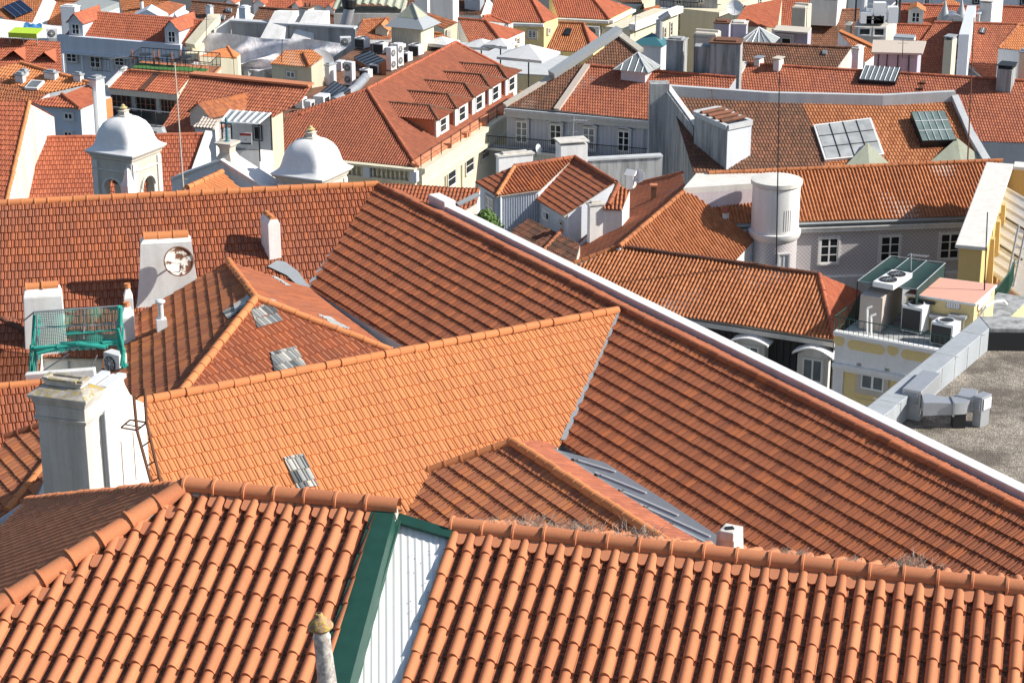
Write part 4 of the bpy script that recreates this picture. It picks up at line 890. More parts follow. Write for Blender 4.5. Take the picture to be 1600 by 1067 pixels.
fw = ((tc0 + np.array([.1, -1, 0]) * (Rt - .02), np.array([.1, -1, 0]) / np.linalg.norm([.1, -1])), np.array([1, .1, 0]) / np.linalg.norm([1, .1])); window(tw, fw, 1214, 396, 1233, 424, '2x1', .08, 'white_plaster', 'white_plaster')
m = MB()
for i in range(4): c = np.array([*tc0[:2], 0]) + np.array([sin(.25 + i * .1), -cos(.25 + i * .1), 0]) * (Rt + .003); m.box(c + UP * zh(330), .02, .02, 1.2)
m.build('grooves', 'grey_plaster', tw)
# white terrace block behind the tower
tb = House('house', 'white flat roofed block joined to the round tower above the curved orange roof', 'house', 'pink_wall', zb=2)
tb.flat([(1068, 294), (1176, 287), (1228, 271), (1088, 271)], 28.9, 'stone_white', th=.35); P = tb.e
zt28 = [pz(*p, 28.9) for p in ((1068, 294), (1176, 287))]; fr_ = wall_frame(zt28[0] + np.array([0, .05, 0]), zt28[1] + np.array([0, .05, 0]))
window(tb.e, fr_, 1119, 296, 1139, 314, '1x5', .05, 'white_plaster', glass='white_plaster', proud=.02, name='vent_grille'); tb.done()
# ---------------------------------------------------------------- curved roof pair behind the parapet
n2 = House('house', 'house with a brown slope and a bright orange slope meeting at a sweeping hip', 'house', 'white_plaster', zb=2)
a0, a1 = pz(1072, 297, 28.7), pz(968, 386, 27.1); OR = plane3(a0, a1, pz(1150, 408, 25.6)); BR = plane3(a0, a1, pz(880, 412, 25.3))
n2.face(OR, [a0, a1, hit(1140, 418, OR), hit(1152, 405, OR), hit(1180, 374, OR)], np.cross(OR[1], UP), 'can', 'clay_gold', label='bright orange slope')
n2.face(BR, [a0, a1, hit(884, 416, BR), hit(876, 410, BR), hit(984, 291, BR), hit(1066, 271, BR)], np.cross(BR[1], UP), 'fine', 'clay_wing', label='shaded brown slope')
caps(n2.e, a1, a0, 'clay_gold', .13, .42, .05); caps(n2.e, hit(984, 291, BR), hit(1066, 271, BR), 'clay_wing', .12, .42, .03)
m = MB(); g = [hit(878, 411, BR), hit(925, 368, BR), hit(958, 330, BR), hit(975, 303, BR), hit(985, 289, BR)]
for p, q in zip(g[:-1], g[1:]): m.box((p + q) / 2 + UP * .04, np.linalg.norm(q - p) + .1, .24, .12, q - p)
m.build('gutter', 'zinc_matt', n2.e)
b = hit(1021, 312, BR); m = MB(); m.box(b + UP * .35, .3, .3, .9); m.build('chimney', 'rust', n2.e); m = MB(); m.box(b + UP * .85, .42, .42, .1); m.build('chimney_cap', 'terracotta_smooth', n2.e)
o, c, t = chimney(n2.e, 1128, 1133, 1139, 333, 346, OR, 35, 'white_plaster', 'roof', 'clay_wing', sink=.5)
n2.done()
# ---------------------------------------------------------------- long roof with arched dormers right behind the white parapet
NA, NB = pz(968, 386, 27.0), pz(1280, 430, 27.0); NP = slope_plane(NA, NB, 27, 'near'); uN = unit(NB - NA)
nh = House('house', 'long golden tiled house with dark clad front and white arched dormer windows', 'house', 'dark_clad', zb=2)
NE = hit(1304, 531, NP); ze = NE[2]; dn_ = unit(np.cross(NP[1], uN)); dn_ = dn_ if dn_[2] < 0 else -dn_; Lw = (NE - NB) @ dn_; NLE = NA + dn_ * Lw - uN * 4.0
nh.face(NP, [NA, NB, NE, NLE], uN, 'can', 'clay_gold', eave=(2, 3), ov=.4)
NRp = plane3(NB, NE, pz(1344, 456, ze)); nh.face(NRp, [NB, NE, pz(1344, 456, ze)], np.cross(NRp[1], UP), 'can', 'clay_red')
nh.body.column([NB - UP * .1, pz(1344, 456, ze) - UP * .1, NA + unit([-uN[1], uN[0], 0]) * 4 - UP * 2, NA - UP * .1], 2)
caps(nh.e, NA, NB, 'clay_dark', .12, .42, .05); caps(nh.e, NE, NB, 'clay_red', .12, .42, .05); caps(nh.e, hit(886, 417, NP), NA, 'clay_gold', .13, .42, .05)
nN = unit([uN[1], -uN[0], 0]); nN = nN if nN[1] < 0 else -nN; ea, eb = NLE - nN * .335, NE - nN * .335
m = MB(); c = (ea + eb) / 2; m.box(c + nN * .15 - UP * .30, np.linalg.norm(eb - ea), .3, .26, uN); m.build('cornice', 'stone_white', nh.e, bevel=.02)
m = MB()
for i in range(int(np.linalg.norm(eb - ea) / .35)): m.box(ea + uN * (i * .35 + .2) - UP * 2.0 + nN * .02, .07, .05, 3.0, uN)
m.build('cladding_ribs', 'dark_clad', nh.e)
nfr = wall_frame(ea, eb)
def arched_dormer(par, fr, x0, y0, x1, y1, dep=.7):
    pl, X = fr; N = pl[1]; pf = (pl[0] + N * dep, N); a, b = hit(x0, y1, pf), hit(x1, y1, pf); t = hit((x0 + x1) / 2, y0, pf); w = abs((b - a) @ X); zb = (a[2] + b[2]) / 2; h = t[2] - zb; c = (a + b) / 2; c[2] = zb
    m = MB(); hh = h * .80; m.box(c - N * dep / 2 + UP * (hh / 2 - .2), w * .86, dep, hh + .4, X); o = m.build('dormer', 'stone_white', par, label='white arched dormer')
    m = MB(); k = 12; arc = [(-w * .56 + w * 1.12 * i / k, hh + (h - hh) * sin(pi * i / k)) for i in range(k + 1)]
    fr0 = [c + X * u + UP * v + N * .18 for u, v in arc]; bk = [p - N * (dep + .5) for p in fr0]
    for i in range(k): m.solid([fr0[i] + UP * .1, fr0[i + 1] + UP * .1, bk[i + 1] + UP * .1, bk[i] + UP * .1], [fr0[i], fr0[i + 1], bk[i + 1], bk[i]])
    m.face([c - X * w * .43 + UP * hh * .99, c + X * w * .43 + UP * hh * .99] + [c + X * u * .77 + UP * v for u, v in arc[::-1]])
    m.build('dormer_roof', 'white_plaster', o)
    window_at(o, c + UP * hh * .5 + N * .02, X, N, w * .62, hh * .9, '2x1', .07, 'stone_white', 'glass_grey', 'white_paint', .05); return o
arched_dormer(nh.e, nfr, 1145, 530, 1197, 565); arched_dormer(nh.e, nfr, 1240, 545, 1297, 600)
nh.done()
# ---------------------------------------------------------------- yellow building with plant on its roof terrace
zA = 30.8; A0, A1 = pz(1303, 517, zA), pz(1500, 553, zA); uA = unit(A1 - A0); nA = unit([uA[1], -uA[0], 0]); nA = nA if nA[1] < 0 else -nA; bkA = -nA
ya = House('building', 'yellow building with white moulded frieze and machinery on its roof terrace', 'building', 'pale_yellow', zb=2)
dA = 9.5; cornerA = [A0 - nA * .25, A1 - nA * .25, A1 + bkA * dA, A0 + bkA * dA]
ya.flat([np.array([*p[:2], zA - .35]) for p in cornerA], mat='concrete', th=.1)
ka = mpp(A0) / cos(radians(20)); zya = lambda y: zA - (y - 517) * ka
mid = (A0 + A1) / 2; LA = np.linalg.norm(A1 - A0); bxa = lambda m, y0, y1, pr, a=0.0, b=1.0: m.box(np.array([*(A0 + uA * LA * (a + b) / 2 + nA * (pr / 2 - .25))[:2], (zya(y0) + zya(y1)) / 2]), LA * (b - a), pr, abs(zya(y0) - zya(y1)), uA)
m = MB(); bxa(m, 517, 523, .34); bxa(m, 567, 573, .30); bxa(m, 573, 578, .18); bxa(m, 523, 567, .06); bxa(m, 625, 632, .2); bxa(m, 632, 648, .07); bxa(m, 578, 700, .09, 0, .085); m.build('moulding', 'dome_white', ya.e, bevel=.01)
m = MB()   # yellow inset panels: rounded lozenges
fA = wall_frame(A0 - nA * .19, A1 - nA * .19)
def lozenge(m, x0, x1, yc, hh, pl=fA[0], X=fA[1], e=.02):
    a, b = hit(x0, yc, pl), hit(x1, yc + (x1 - x0) * .19, pl); w = abs((b - a) @ X); c = (a + b) / 2; r = hh / 2; pts = []
    for s, cx in ((1, w / 2 - r), (-1, -w / 2 + r)):
        for i in range(7): th = -pi / 2 + pi * i / 6; pts.append(c + X * (s * (max(cx * s, 0) + r * cos(th))) + UP * (r * sin(th) * s))
    N = fA[0][1]; m.solid([p + N * e for p in pts], [p - N * .01 for p in pts])
for x0, x1, yc in ((1306, 1316, 531), (1324, 1383, 537), (1390, 1400, 546), (1408, 1480, 552)): lozenge(m, x0, x1, yc, .42 if x1 - x0 > 20 else .5)
m.build('frieze_panels', 'pale_yellow', ya.e)
fA2 = wall_frame(A0 - nA * .25, A1 - nA * .25); window(ya.e, fA2, 1336, 570, 1388, 617, '2x1', .22, 'stone', 'glass_grey', 'white_paint', .06)
m = MB(); [lozenge(m, *q, .5) for q in ((1328, 1378, 628),)]; m.build('frieze_panels', 'pale_yellow', ya.e)
sideL = A0 + bkA * dA; railing(ya.e, [sideL - UP * .1, A0 - UP * .1, A1 - UP * .1], .75, .22, .014, 'green_sheet', label if False else 'railing')
ya.done(); zT = zA - .34
hut = thing('hut', 'small yellow plant hut with a flat pink roof on the terrace', 'hut', pz(1480, 480, zT))
hp_ = [(1417, 458), (1523, 474), (1555, 445), (1456, 433)]; P, _ = hutbox(hut, hp_, zT + 1.5, zT, 'pale_yellow', 'white_plaster', th=.1); m = MB(); c = sum(P) / 4; Q = [p + unit((p - c) * [1, 1, 0]) * .03 + UP * .012 for p in P]; m.solid(Q, [p - UP * .02 for p in Q]); m.build('roof_membrane', 'pink_roof', hut)
hf = wall_frame(P[0] - UP * .1, P[1] - UP * .1); window(hut, hf, 1478, 471, 1500, 482, '5x2', .03, 'stone', name='louvre')
hr = wall_frame(P[1] - UP * .1, P[2] - UP * .1); window(hut, hr, 1527, 466, 1546, 476, '5x2', .03, 'stone', name='louvre')
m = MB(); nh_ = hf[0][1]
for x0 in (1459, 1488):
    a = hit(x0, 490, hf[0]) + nh_ * .25; m.box(a + hf[1] * .3, .75, .4, .12, hf[1])
    for i in range(5): q = a + hf[1] * (.05 + i * .13); m.tube(q, q - UP * .55, .035, 6)
m.build('pipe_manifold', 'galv', hut); m = MB(); a, b = hit(1421, 466, hf[0]) + nh_ * .12, hit(1462, 473, hf[0]) + nh_ * .12; m.tube(a, b, .07, 8); m.build('lagged_pipe', 'grille', hut)
tarp = thing('canopy', 'dark green tarpaulin canopy over the machinery behind the beige unit', 'canopy', pz(1400, 440, zT))
tp = [pz(*p, zT + q) for p, q in (((1340, 439), 1.9), ((1432, 452), 1.9), ((1477, 411), 2.0), ((1392, 400), 2.1))]; m = MB(); m.grid(0, lambda u, v: (tp[0] * (1 - u) + tp[1] * u) * (1 - v) + (tp[3] * (1 - u) + tp[2] * u) * v - UP * .07 * abs(sin(u * 3 * pi)) , 24, 10); m.build('sheet', 'green_tarp', tarp, fixn=False)
for a, b in ((0, 1), (1, 2), (2, 3), (3, 0)): m = MB(); m.tube(tp[a], tp[b], .02, 5); m.build('rail', 'zinc_matt', tarp)
for a in range(4): m = MB(); m.tube(tp[a], np.array([*tp[a][:2], zT]), .025, 5); m.build('post', 'dark_metal', tarp)
for f in (.33, .66): m = MB(); m.tube(tp[0] * (1 - f) + tp[1] * f + UP * .01, tp[3] * (1 - f) + tp[2] * f + UP * .01, .015, 5); m.build('batten', 'galv', tarp)
m = MB(); m.face([tp[1], tp[2], np.array([*tp[2][:2], zT + .5]), np.array([*tp[1][:2], zT + .5])]); m.build('side_sheet', 'green_tarp', tarp)
# beige chiller, white condensers
ch = thing('chiller', 'tall beige metal chiller cabinet at the left end of the roof terrace', 'chiller', pz(1375, 520, zT)); p, L_, R_, wl, wr, hh = edge_box(1341, 1376, 1397, 466, 519, zT, 28); c = p + L_ * wl / 2 + R_ * wr / 2
m = MB(); m.frustum(c, c + UP * hh, wl, wr, wl, wr, -L_); m.build('cabinet', 'tan_metal', ch, bevel=.02); m = MB(); q = c + R_ * (wr / 2 + .6); m.frustum(q, q + UP * hh * .98, wl * .9, 1.1, wl * .9, 1.1, -L_); m.build('rear_cabinet', 'tan_metal', ch, bevel=.02)
m = MB(); m.box(p + L_ * wl * .5 + UP * hh * .5 + R_ * -.006, wl * .9, .01, hh * .9, -L_); m.build('door', 'tan_metal', ch)
fu = thing('fan_unit', 'white twin fan condenser poking up through the green canopy', 'air conditioner', pz(1395, 432, zT)); q = pz(1395, 433, zT + 2.12); m = MB(); dA1 = unit(pz(1412, 424, zT + 2.1) - pz(1385, 441, zT + 2.1)); m.box(q - UP * .12, 2.0, .95, .24, dA1); m.build('casing', 'white_paint', fu, bevel=.02)
for s in (-.45, .45):
    m = MB(); m.lathe(q + dA1 * s, [(.37, 0), (.37, .05), (.34, .05), (.34, .012), (.05, .015)], 20); g = m.build('fan', 'grille', fu)
    m = MB(); [m.box(q + dA1 * s + UP * .055, .7, .012, .012, (cos(a * .52), sin(a * .52), 0)) for a in range(6)]; m.build('fan_guard', 'galv', g)
pr = pz(1431, 521, zT); ac_unit('air_conditioner', 'white cube condenser with a round top fan in front of the pink roofed hut', pr + np.array([0, .3, 0]), atan2(uA[1], uA[0]) - .1, (.95, .8, 1.15), style='top')
pr = pz(1478, 541, zT); ac_unit('air_conditioner', 'white cube condenser nearest the grey concrete parapet', pr + np.array([0, .3, 0]), atan2(uA[1], uA[0]) - .1, (1.0, .8, .95), style='top')
pp = thing('vent_pipes', 'pair of white plastic vent pipes with bent tops by the beige chiller', 'pipe', pz(1356, 524, zT))
for x, t in ((1355, 482), (1361, 494)):
    b = pz(x, 524, zT); tpp = py(x, t, b[1]); m = MB(); m.path([b, tpp, tpp + np.array([.22, .0, .1])], .05, 8); m.build('pipe', 'white_paint', pp)
mast('thin steel mast with a yagi aerial in front of the green canopy', None, (1424, 396), pz(1422, 468, zT + .6), .035, ((.97, .9, 'yagi'), (.42, .5, 'bar')), 'galv')
mast('tall thin dark mast left of the folding panel roof', None, (1543, 332), pz(1536, 505, zT), .035, (), 'dark_metal')
# ---------------------------------------------------------------- gravel roof with concrete parapet
zg, zpp = 34.4, 35.25
gr = House('building', 'flat gravel roofed building with a broad concrete parapet', 'building', 'concrete', zb=2)
o1, o2, i1, i2 = pz(1340, 647, zpp), pz(1530, 494, zpp), pz(1366, 662, zpp), pz(1546, 513, zpp)
dO = unit(o2 - o1); o1 = o1 - dO * 16; i1 = i1 - dO * 16; fr3 = pz(1750, 497, zpp); fr4 = pz(1750, 515, zpp)
poly = [np.array([*p[:2], zg]) for p in (i1, i2, fr4, fr4 + np.array([6, -34, 0]), i1 + np.array([3, -6, 0]))]
gr.root(i2); m = MB(); m.solid(poly, [p - UP * .2 for p in poly]); m.build('roof', 'gravel', gr.e, label='gravel roof surface'); gr.body.column([p - UP * .19 for p in poly], 2)
m = MB(); m.solid([o1, o2, i2, i1], [np.array([*p[:2], 2]) for p in (o1, o2, i2, i1)]); m.build('parapet', 'concrete_cool', gr.e, bevel=.03); m = MB(); m.solid([o2 + dO * .02, fr3, fr4, i2 + dO * .02], [np.array([*p[:2], 2]) for p in (o2 + dO * .02, fr3, fr4, i2 + dO * .02)]); m.build('parapet', 'concrete', gr.e, bevel=.03)
m = MB(); nI = unit([dO[1], -dO[0], 0]); nI = nI if nI[0] > 0 else -nI
for i in range(14): c = i1 + dO * (12 + i * 1.25); m.box(np.array([*c[:2], (zg + zpp) / 2]) + nI * .002, .03, .02, zpp - zg - .04, dO)
for i in range(6): c = (o1 + i1) / 2 + dO * (12.6 + i * 2.6); m.box(np.array([*c[:2], zpp]) , .03, 1.0, .012, dO)
m.build('panel_joints', 'concrete', gr.e)
m = MB(); m.box((i2 + fr4) / 2 + UP * -.5 + np.array([0, -.02, 0]), np.linalg.norm(fr4 - i2), .02, .7, fr4 - i2); m.build('upstand_membrane', 'grille', gr.e); gr.done()
vb = thing('vent_unit', 'large grey louvred ventilation box at the corner of the gravel roof', 'ventilation unit', pz(1436, 658, zg)); p, L_, R_, wl, wr, hh = edge_box(1407, 1436, 1467, 612, 658, zg, 30)
c = p + L_ * wl / 2 + R_ * wr / 2; m = MB(); m.frustum(p + L_ * wl / 2 + R_ * .35, p + L_ * wl / 2 + R_ * .35 + UP * hh * .45, wl, .7, wl, .7, -L_); m.build('plinth', 'zinc_matt', vb)
m = MB(); m.frustum(c + UP * hh * .45, c + UP * hh, wl, wr, wl, wr, -L_); b_o = m.build('housing', 'galv', vb, bevel=.015)
def louvres(par, c, X, N, w, h, n=7, mat='zinc_matt'):
    m = MB(); m.box(c + N * .006, w, .02, h, X)
    o = m.build('louvre_panel', 'grille', par); m = MB()
    for i in range(n): m.box(c + N * .03 + UP * (h * ((i + .5) / n - .5)), w, .05, h / n * .5, X, unit(UP + N * .8))
    m.build('louvre_blades', mat, o)
nL = np.cross(L_, UP); nL = nL if nL @ (CP - p) > 0 else -nL; louvres(vb, p + L_ * wl / 2 + UP * hh * .72, L_, nL, wl * .75, hh * .36)
v2 = thing('vent_unit', 'small grey louvred ventilation box standing out on the gravel', 'ventilation unit', pz(1534, 668, zg)); q, L2, R2, w2, r2, h2_ = edge_box(1517, 1531, 1546, 622, 669, zg, 46); c2 = q + L2 * w2 / 2 + R2 * r2 / 2
m = MB(); m.frustum(c2, c2 + UP * h2_ * .5, w2 * .9, r2 * .9, w2 * .9, r2 * .9, -L2); m.build('plinth', 'galv', v2); m = MB(); m.frustum(c2 + UP * h2_ * .5, c2 + UP * h2_, w2, r2, w2, r2, -L2); m.build('housing', 'galv', v2, bevel=.012)
nR2 = np.cross(UP, R2); nR2 = nR2 if nR2 @ (CP - q) > 0 else -nR2; louvres(v2, q + R2 * r2 / 2 + UP * h2_ * .76, R2, nR2, r2 * .75, h2_ * .36, 7, 'metal_white'); nL2 = np.cross(L2, UP); nL2 = nL2 if nL2 @ (CP - q) > 0 else -nL2; louvres(v2, q + L2 * w2 / 2 + UP * h2_ * .76, L2, nL2, w2 * .75, h2_ * .36)
du = thing('duct', 'grey sheet metal air duct curving between the two ventilation boxes', 'duct', pz(1480, 660, zg)); zd = zg + .72
a = pz(1440, 628, zd); s1 = pz(1490, 637, zd); s2 = pz(1508, 633, zd); s3 = pz(1516, 622, zd); s4 = pz(1514, 612, zd)
def duct_seg(m, P, Q, w0, h0, w1, h1):
    d = unit(Q - P); sd = unit(np.cross(d, UP)); rg = lambda c, w, h: [c + sd * w / 2 + UP * h / 2, c - sd * w / 2 + UP * h / 2, c - sd * w / 2 - UP * h / 2, c + sd * w / 2 - UP * h / 2]; m.solid(rg(Q, w1, h1), rg(P, w0, h0))
ctl = [pz(*p_, zd) for p_ in ((1441, 632), (1454, 632.5), (1470, 633.5), (1488, 634.5), (1499, 634), (1506, 630), (1511, 624), (1515, 616))]; m = MB(); rings = []
for i_, c_ in enumerate(ctl):
    dd = unit(ctl[min(i_ + 1, 7)] - ctl[max(i_ - 1, 0)]); sd = unit(np.cross(dd, UP)); w_ = (.85, .78, .62, .54, .54, .54, .54, .54)[i_]; h_ = (.46, .45, .42, .40, .40, .40, .40, .40)[i_]
    rings.append(m.pts([c_ + sd * w_ / 2 + UP * h_ / 2, c_ - sd * w_ / 2 + UP * h_ / 2, c_ - sd * w_ / 2 - UP * h_ / 2, c_ + sd * w_ / 2 - UP * h_ / 2]))
for r0_, r1_ in zip(rings[:-1], rings[1:]):
    for k_ in range(4): m.f.append((r0_ + k_, r0_ + (k_ + 1) % 4, r1_ + (k_ + 1) % 4, r1_ + k_)); m.uv.append([(0, 0)] * 4)
for r_ in (rings[0], rings[-1]): m.f.append((r_, r_ + 1, r_ + 2, r_ + 3)); m.uv.append([(0, 0)] * 4)
m.build('duct_run', 'galv', du, smooth=40); m = MB()
for i_ in (3, 5): dd = unit(ctl[i_ + 1] - ctl[i_ - 1]); duct_seg(m, ctl[i_] - dd * .03, ctl[i_] + dd * .03, .64, .50, .64, .50)
m.build('flange', 'zinc', du); m = MB(); q_ = ctl[4]; m.box(np.array([*q_[:2], (zg + zd) / 2 - .12]), .4, .4, zd - zg - .22); m.build('support', 'dark_metal', du)
m = MB(); k0 = p + R_ * .3 + nL * .0 + UP * .35 - L_ * .1; m.lathe(k0, [(.10, -.2), (.13, -.1), (.13, .1), (.1, .2)], 10); m.build('valve', 'terracotta_smooth', du)
# ---------------------------------------------------------------- yellow parapet house with white folding panel roof at the right edge
zy2 = 29.9; ra, rb = pz(1517, 388, zy2), pz(1562, 260, zy2); dR = unit(rb - ra); sR = unit([dR[1], -dR[0], 0]); sR = sR if sR[0] > 0 else -sR
y2 = House('house', 'yellow house with tall white topped parapets at the right edge', 'house', 'yellow', zb=2, loc=(ra[0], ra[1], 2)); y2.root(ra)
m = MB(); wq = .55
for p, q, d_, s_ in ((ra, rb, dR, sR),): m.solid([p - s_ * wq, p + s_ * wq, q + s_ * wq, q - s_ * wq], [np.array([*(v)[:2], 2]) for v in (p - s_ * wq, p + s_ * wq, q + s_ * wq, q - s_ * wq)])
far = rb + sR * 14; m.solid([rb + sR * (wq + .003) - dR * .4, far - dR * .4, far + dR * .4, rb + sR * (wq + .003) + dR * .4], [np.array([*(v)[:2], 2]) for v in (rb + sR * (wq + .003) - dR * .4, far - dR * .4, far + dR * .4, rb + sR * (wq + .003) + dR * .4)]); m.build('wall', 'yellow', y2.e)
m = MB(); w3 = .75; m.solid([v + UP * .2 for v in (ra - sR * w3 - dR * .25, ra + sR * w3 - dR * .25, rb + sR * w3, rb - sR * w3)], [v + UP * .0 for v in (ra - sR * w3 - dR * .25, ra + sR * w3 - dR * .25, rb + sR * w3, rb - sR * w3)]); m.build('coping', 'stone_white', y2.e, bevel=.04)
m = MB(); m.solid([v + UP * .2 for v in (rb + sR * (w3 + .003) - dR * .6, far - dR * .6, far + dR * .6, rb + sR * (w3 + .003) + dR * .6)], [v for v in (rb + sR * (w3 + .003) - dR * .6, far - dR * .6, far + dR * .6, rb + sR * (w3 + .003) + dR * .6)]); m.build('coping', 'stone_white', y2.e, bevel=.04)
for f in (.2, .4, .6): c = ra + (rb - ra) * f + sR * (wq + .25); m = MB(); m.frustum(np.array([*c[:2], 24]), np.array([*c[:2], zy2 - .35]), .5, .5, .5, .2, dR); m.build('buttress', 'yellow', y2.e)
Z3_ = zy2 - .9; pr0 = [pz(*p, Z3_ + h) for p, h in (((1562, 286), .4), ((1690, 360), .4), ((1590, 500), -1.6), ((1528, 402), -1.6))]
rf = plane3(pr0[0], pr0[1], pr0[3]); pts = [hit(*p, rf) for p in ((1562, 287), (1690, 362), (1640, 500), (1575, 446), (1527, 405))]; m = MB(); m.solid(pts, [q - UP * .12 for q in pts]); m.build('roof', 'metal_white', y2.e, label='white ribbed panel roof'); m = MB()
for i in range(10):
    t = i / 9; a = pts[0] * (1 - t) + pts[4] * t; d_ = unit(pts[1] - pts[0]); m.box(a + d_ * 2.2 + rf[1] * .03, 4.4, .04, .03, d_, rf[1])
m.build('panel_ribs', 'white_paint', y2.e)
m = MB()
for t in (.36, .70): a = pts[0] * (1 - t) + pts[4] * t; m.box(a + d_ * 2.2 + rf[1] * .02, 4.4, .07, .05, d_, rf[1])
m.build('panel_gaps', 'dark_metal', y2.e)
fl3 = [np.array([*p[:2], 26.2]) for p in (ra + sR * wq, rb + sR * wq, far, far - dR * 20)]; m = MB(); m.solid(fl3, [p - UP * .2 for p in fl3]); m.build('terrace', 'clay_brown', y2.e); y2.done()
st = thing('steel_ladder', 'steel frame ladder beside the white panel roof at the right edge', 'ladder', pz(1590, 470, 27))
for x0, x1 in ((1571, 1592), (1583, 1604)): m = MB(); a = pz(x0, 450, 27.2); m.tube(a, py(x1, 352, a[1] + 1), .06, 6); m.build('rail', 'galv', st)
for f in (.15, .4, .65, .9): m = MB(); a0_, b0_ = pz(1571, 450, 27.2), pz(1583, 450, 27.2); a1_, b1_ = py(1592, 352, a0_[1] + 1), py(1604, 352, b0_[1] + 1); m.tube(a0_ + (a1_ - a0_) * f, b0_ + (b1_ - b0_) * f, .04, 6); m.build('rung', 'galv', st)
sl = House('house', 'low house with a pale blue sheet roof beyond the gravel roof', 'house', 'concrete_pale', zb=2); sl.flat([(1545, 500), (1640, 500), (1640, 466), (1575, 468)], 29.6, 'concrete_pale', th=.3)
q = [pz(*p, 29.62) for p in ((1552, 497), (1640, 497), (1640, 474), (1580, 473))]; m = MB(); m.solid([p + UP * .1 for p in q], q); m.build('roof_sheet', 'white_blue', sl.e, label='pale blue sheet'); m = MB()
for y in (484, 489): a, b = pz(1560, y - 1, 29.74), pz(1640, y + 6, 29.74); m.tube(a, b, .05, 5)
m.build('cable', 'dark_metal', sl.e); railing(sl.e, [pz(1552, 490, 29.6), pz(1575, 460, 29.6), pz(1583, 440, 29.6)], 1.1, .16, .02, 'green_sheet'); sl.done()
pw = thing('white_pipe', 'white pipe with a swan neck behind the pink roofed hut', 'pipe', pz(1530, 500, zT)); m = MB(); a = pz(1522, 506, zT + .4); m.path([a, py(1540, 480, a[1]), py(1552, 472, a[1] + .3), py(1568, 470, a[1] + .6), py(1573, 476, a[1] + .6)], .07, 8); m.build('pipe', 'white_paint', pw)
# ---------------------------------------------------------------- church: two bell towers, gable
def arch_wall(m, c, X, N, w, z0, z1, aw, zs, th):
    "wall with an arched opening; c = plan centre of outer face"
    P = lambda a, z, d=0: np.array([*(c + X * a - N * d)[:2], z])
    def blk(a0, a1, b0, b1, t0=None, t1=None):
        t0 = z1 if t0 is None else t0
    r = aw / 2; k = 10
    for a0, a1 in ((-w / 2, -r), (r, w / 2)): m.solid([P(a0, z1), P(a1, z1), P(a1, z1, th), P(a0, z1, th)], [P(a0, z0), P(a1, z0), P(a1, z0, th), P(a0, z0, th)])
    for i in range(k):
        t0, t1 = pi - pi * i / k, pi - pi * (i + 1) / k; a0, a1 = r * cos(t0), r * cos(t1); b0, b1 = zs + r * sin(t0), zs + r * sin(t1)
        m.solid([P(a0, z1), P(a1, z1), P(a1, z1, th), P(a0, z1, th)], [P(a0, b0), P(a1, b1), P(a1, b1, th), P(a0, b0, th)])
zt_ = 38.3; yw = radians(26); La = np.array([-cos(yw), sin(yw), 0]); Ra = np.array([sin(yw), cos(yw), 0])
cn = pz(205, 243, zt_); S_ = 2.02; bt = thing('bell_tower', 'stone bell tower with white dome left of the white church gable', 'bell tower', (0, 0, 30)); bc = cn + (La + Ra) * S_ / 2; bt.location = (float(bc[0]), float(bc[1]), 30.0)
ctr2 = np.array([bc[0], bc[1], 0.]); zb_, zc_ = 33.5, zt_ - .30
m = MB()
nLf, nRf = -Ra, -La
for nn, X in ((nLf, La), (nRf, Ra), (-nLf, La), (-nRf, Ra)): arch_wall(m, ctr2 + nn * S_ / 2, X, nn, S_ - (.0 if abs(nn @ nLf) > .5 else .62), zb_, zc_, .78, 36.75, .30)
m.build('wall', 'stone', bt)
m = MB(); m.box(ctr2 + UP * (zb_ - 2), S_ + .1, S_ + .1, 4.0, La); m.build('base', 'stone', bt)
m = MB()
for nn, X in ((nLf, La), (nRf, Ra)):
    c = ctr2 + nn * (S_ / 2 + .02); k = 10; r = .48
    for i in range(k): 
        a = lambda t: c + X * r * cos(t) + UP * (36.75 + r * sin(t)); p0, p1 = a(pi * i / k), a(pi * (i + 1) / k); m.box((p0 + p1) / 2, np.linalg.norm(p1 - p0) + .01, .16, .08, p1 - p0, None)
    for s in (-1, 1): m.box(c + X * s * .48 + UP * 35.2, .16, .06, 3.1, X); m.box(c + X * s * (S_ / 2 - .14) + UP * 35.7, .26, .06, 4.4, X)
    m.box(c + UP * 37.55, S_, .06, .05, X)
m.build('arch_moulding', 'stone_white', bt)
def sqring(m, h, z, e=3.2, n=40, ax=La, ay=Ra, c=ctr2):
    r = []
    for i in range(n):
        t = 2 * pi * i / n; cx, sx = cos(t), sin(t); d = (abs(cx) ** e + abs(sx) ** e) ** (-1 / e); r.append(c + ax * h * d * cx + ay * h * d * sx + UP * z)
    return m.pts(r)
def sqlathe(m, prof, n=40, **k):
    rows = [sqring(m, h, z, e, n, **k) for h, z, e in prof]
    for a, b in zip(rows[:-1], rows[1:]):
        for i in range(n): j = (i + 1) % n; m.f.append((a + i, a + j, b + j, b + i)); m.uv.append([(0, 0)] * 4)
    m.f.append(tuple(range(rows[-1], rows[-1] + n))); m.uv.append([(0, 0)] * n)
m = MB(); sqlathe(m, [(1.02, zt_ - .32, 30), (1.08, zt_ - .28, 30), (1.10, zt_ - .16, 30), (1.18, zt_ - .12, 30), (1.22, zt_ - .03, 30), (.6, zt_ - .02, 30)]); m.build('cornice', 'stone', bt, smooth=30)
m = MB(); sqlathe(m, [(1.25, zt_ - .03, 25), (1.25, zt_ + .02, 25), (1.12, zt_ + .10, 14), (1.02, zt_ + .22, 9), (.97, zt_ + .40, 7), (.93, zt_ + .62, 6), (.87, zt_ + .85, 5), (.75, zt_ + 1.07, 4.2), (.56, zt_ + 1.24, 3.4), (.34, zt_ + 1.33, 3), (.12, zt_ + 1.36, 2)]); m.build('dome', 'dome_white', bt, smooth=55)
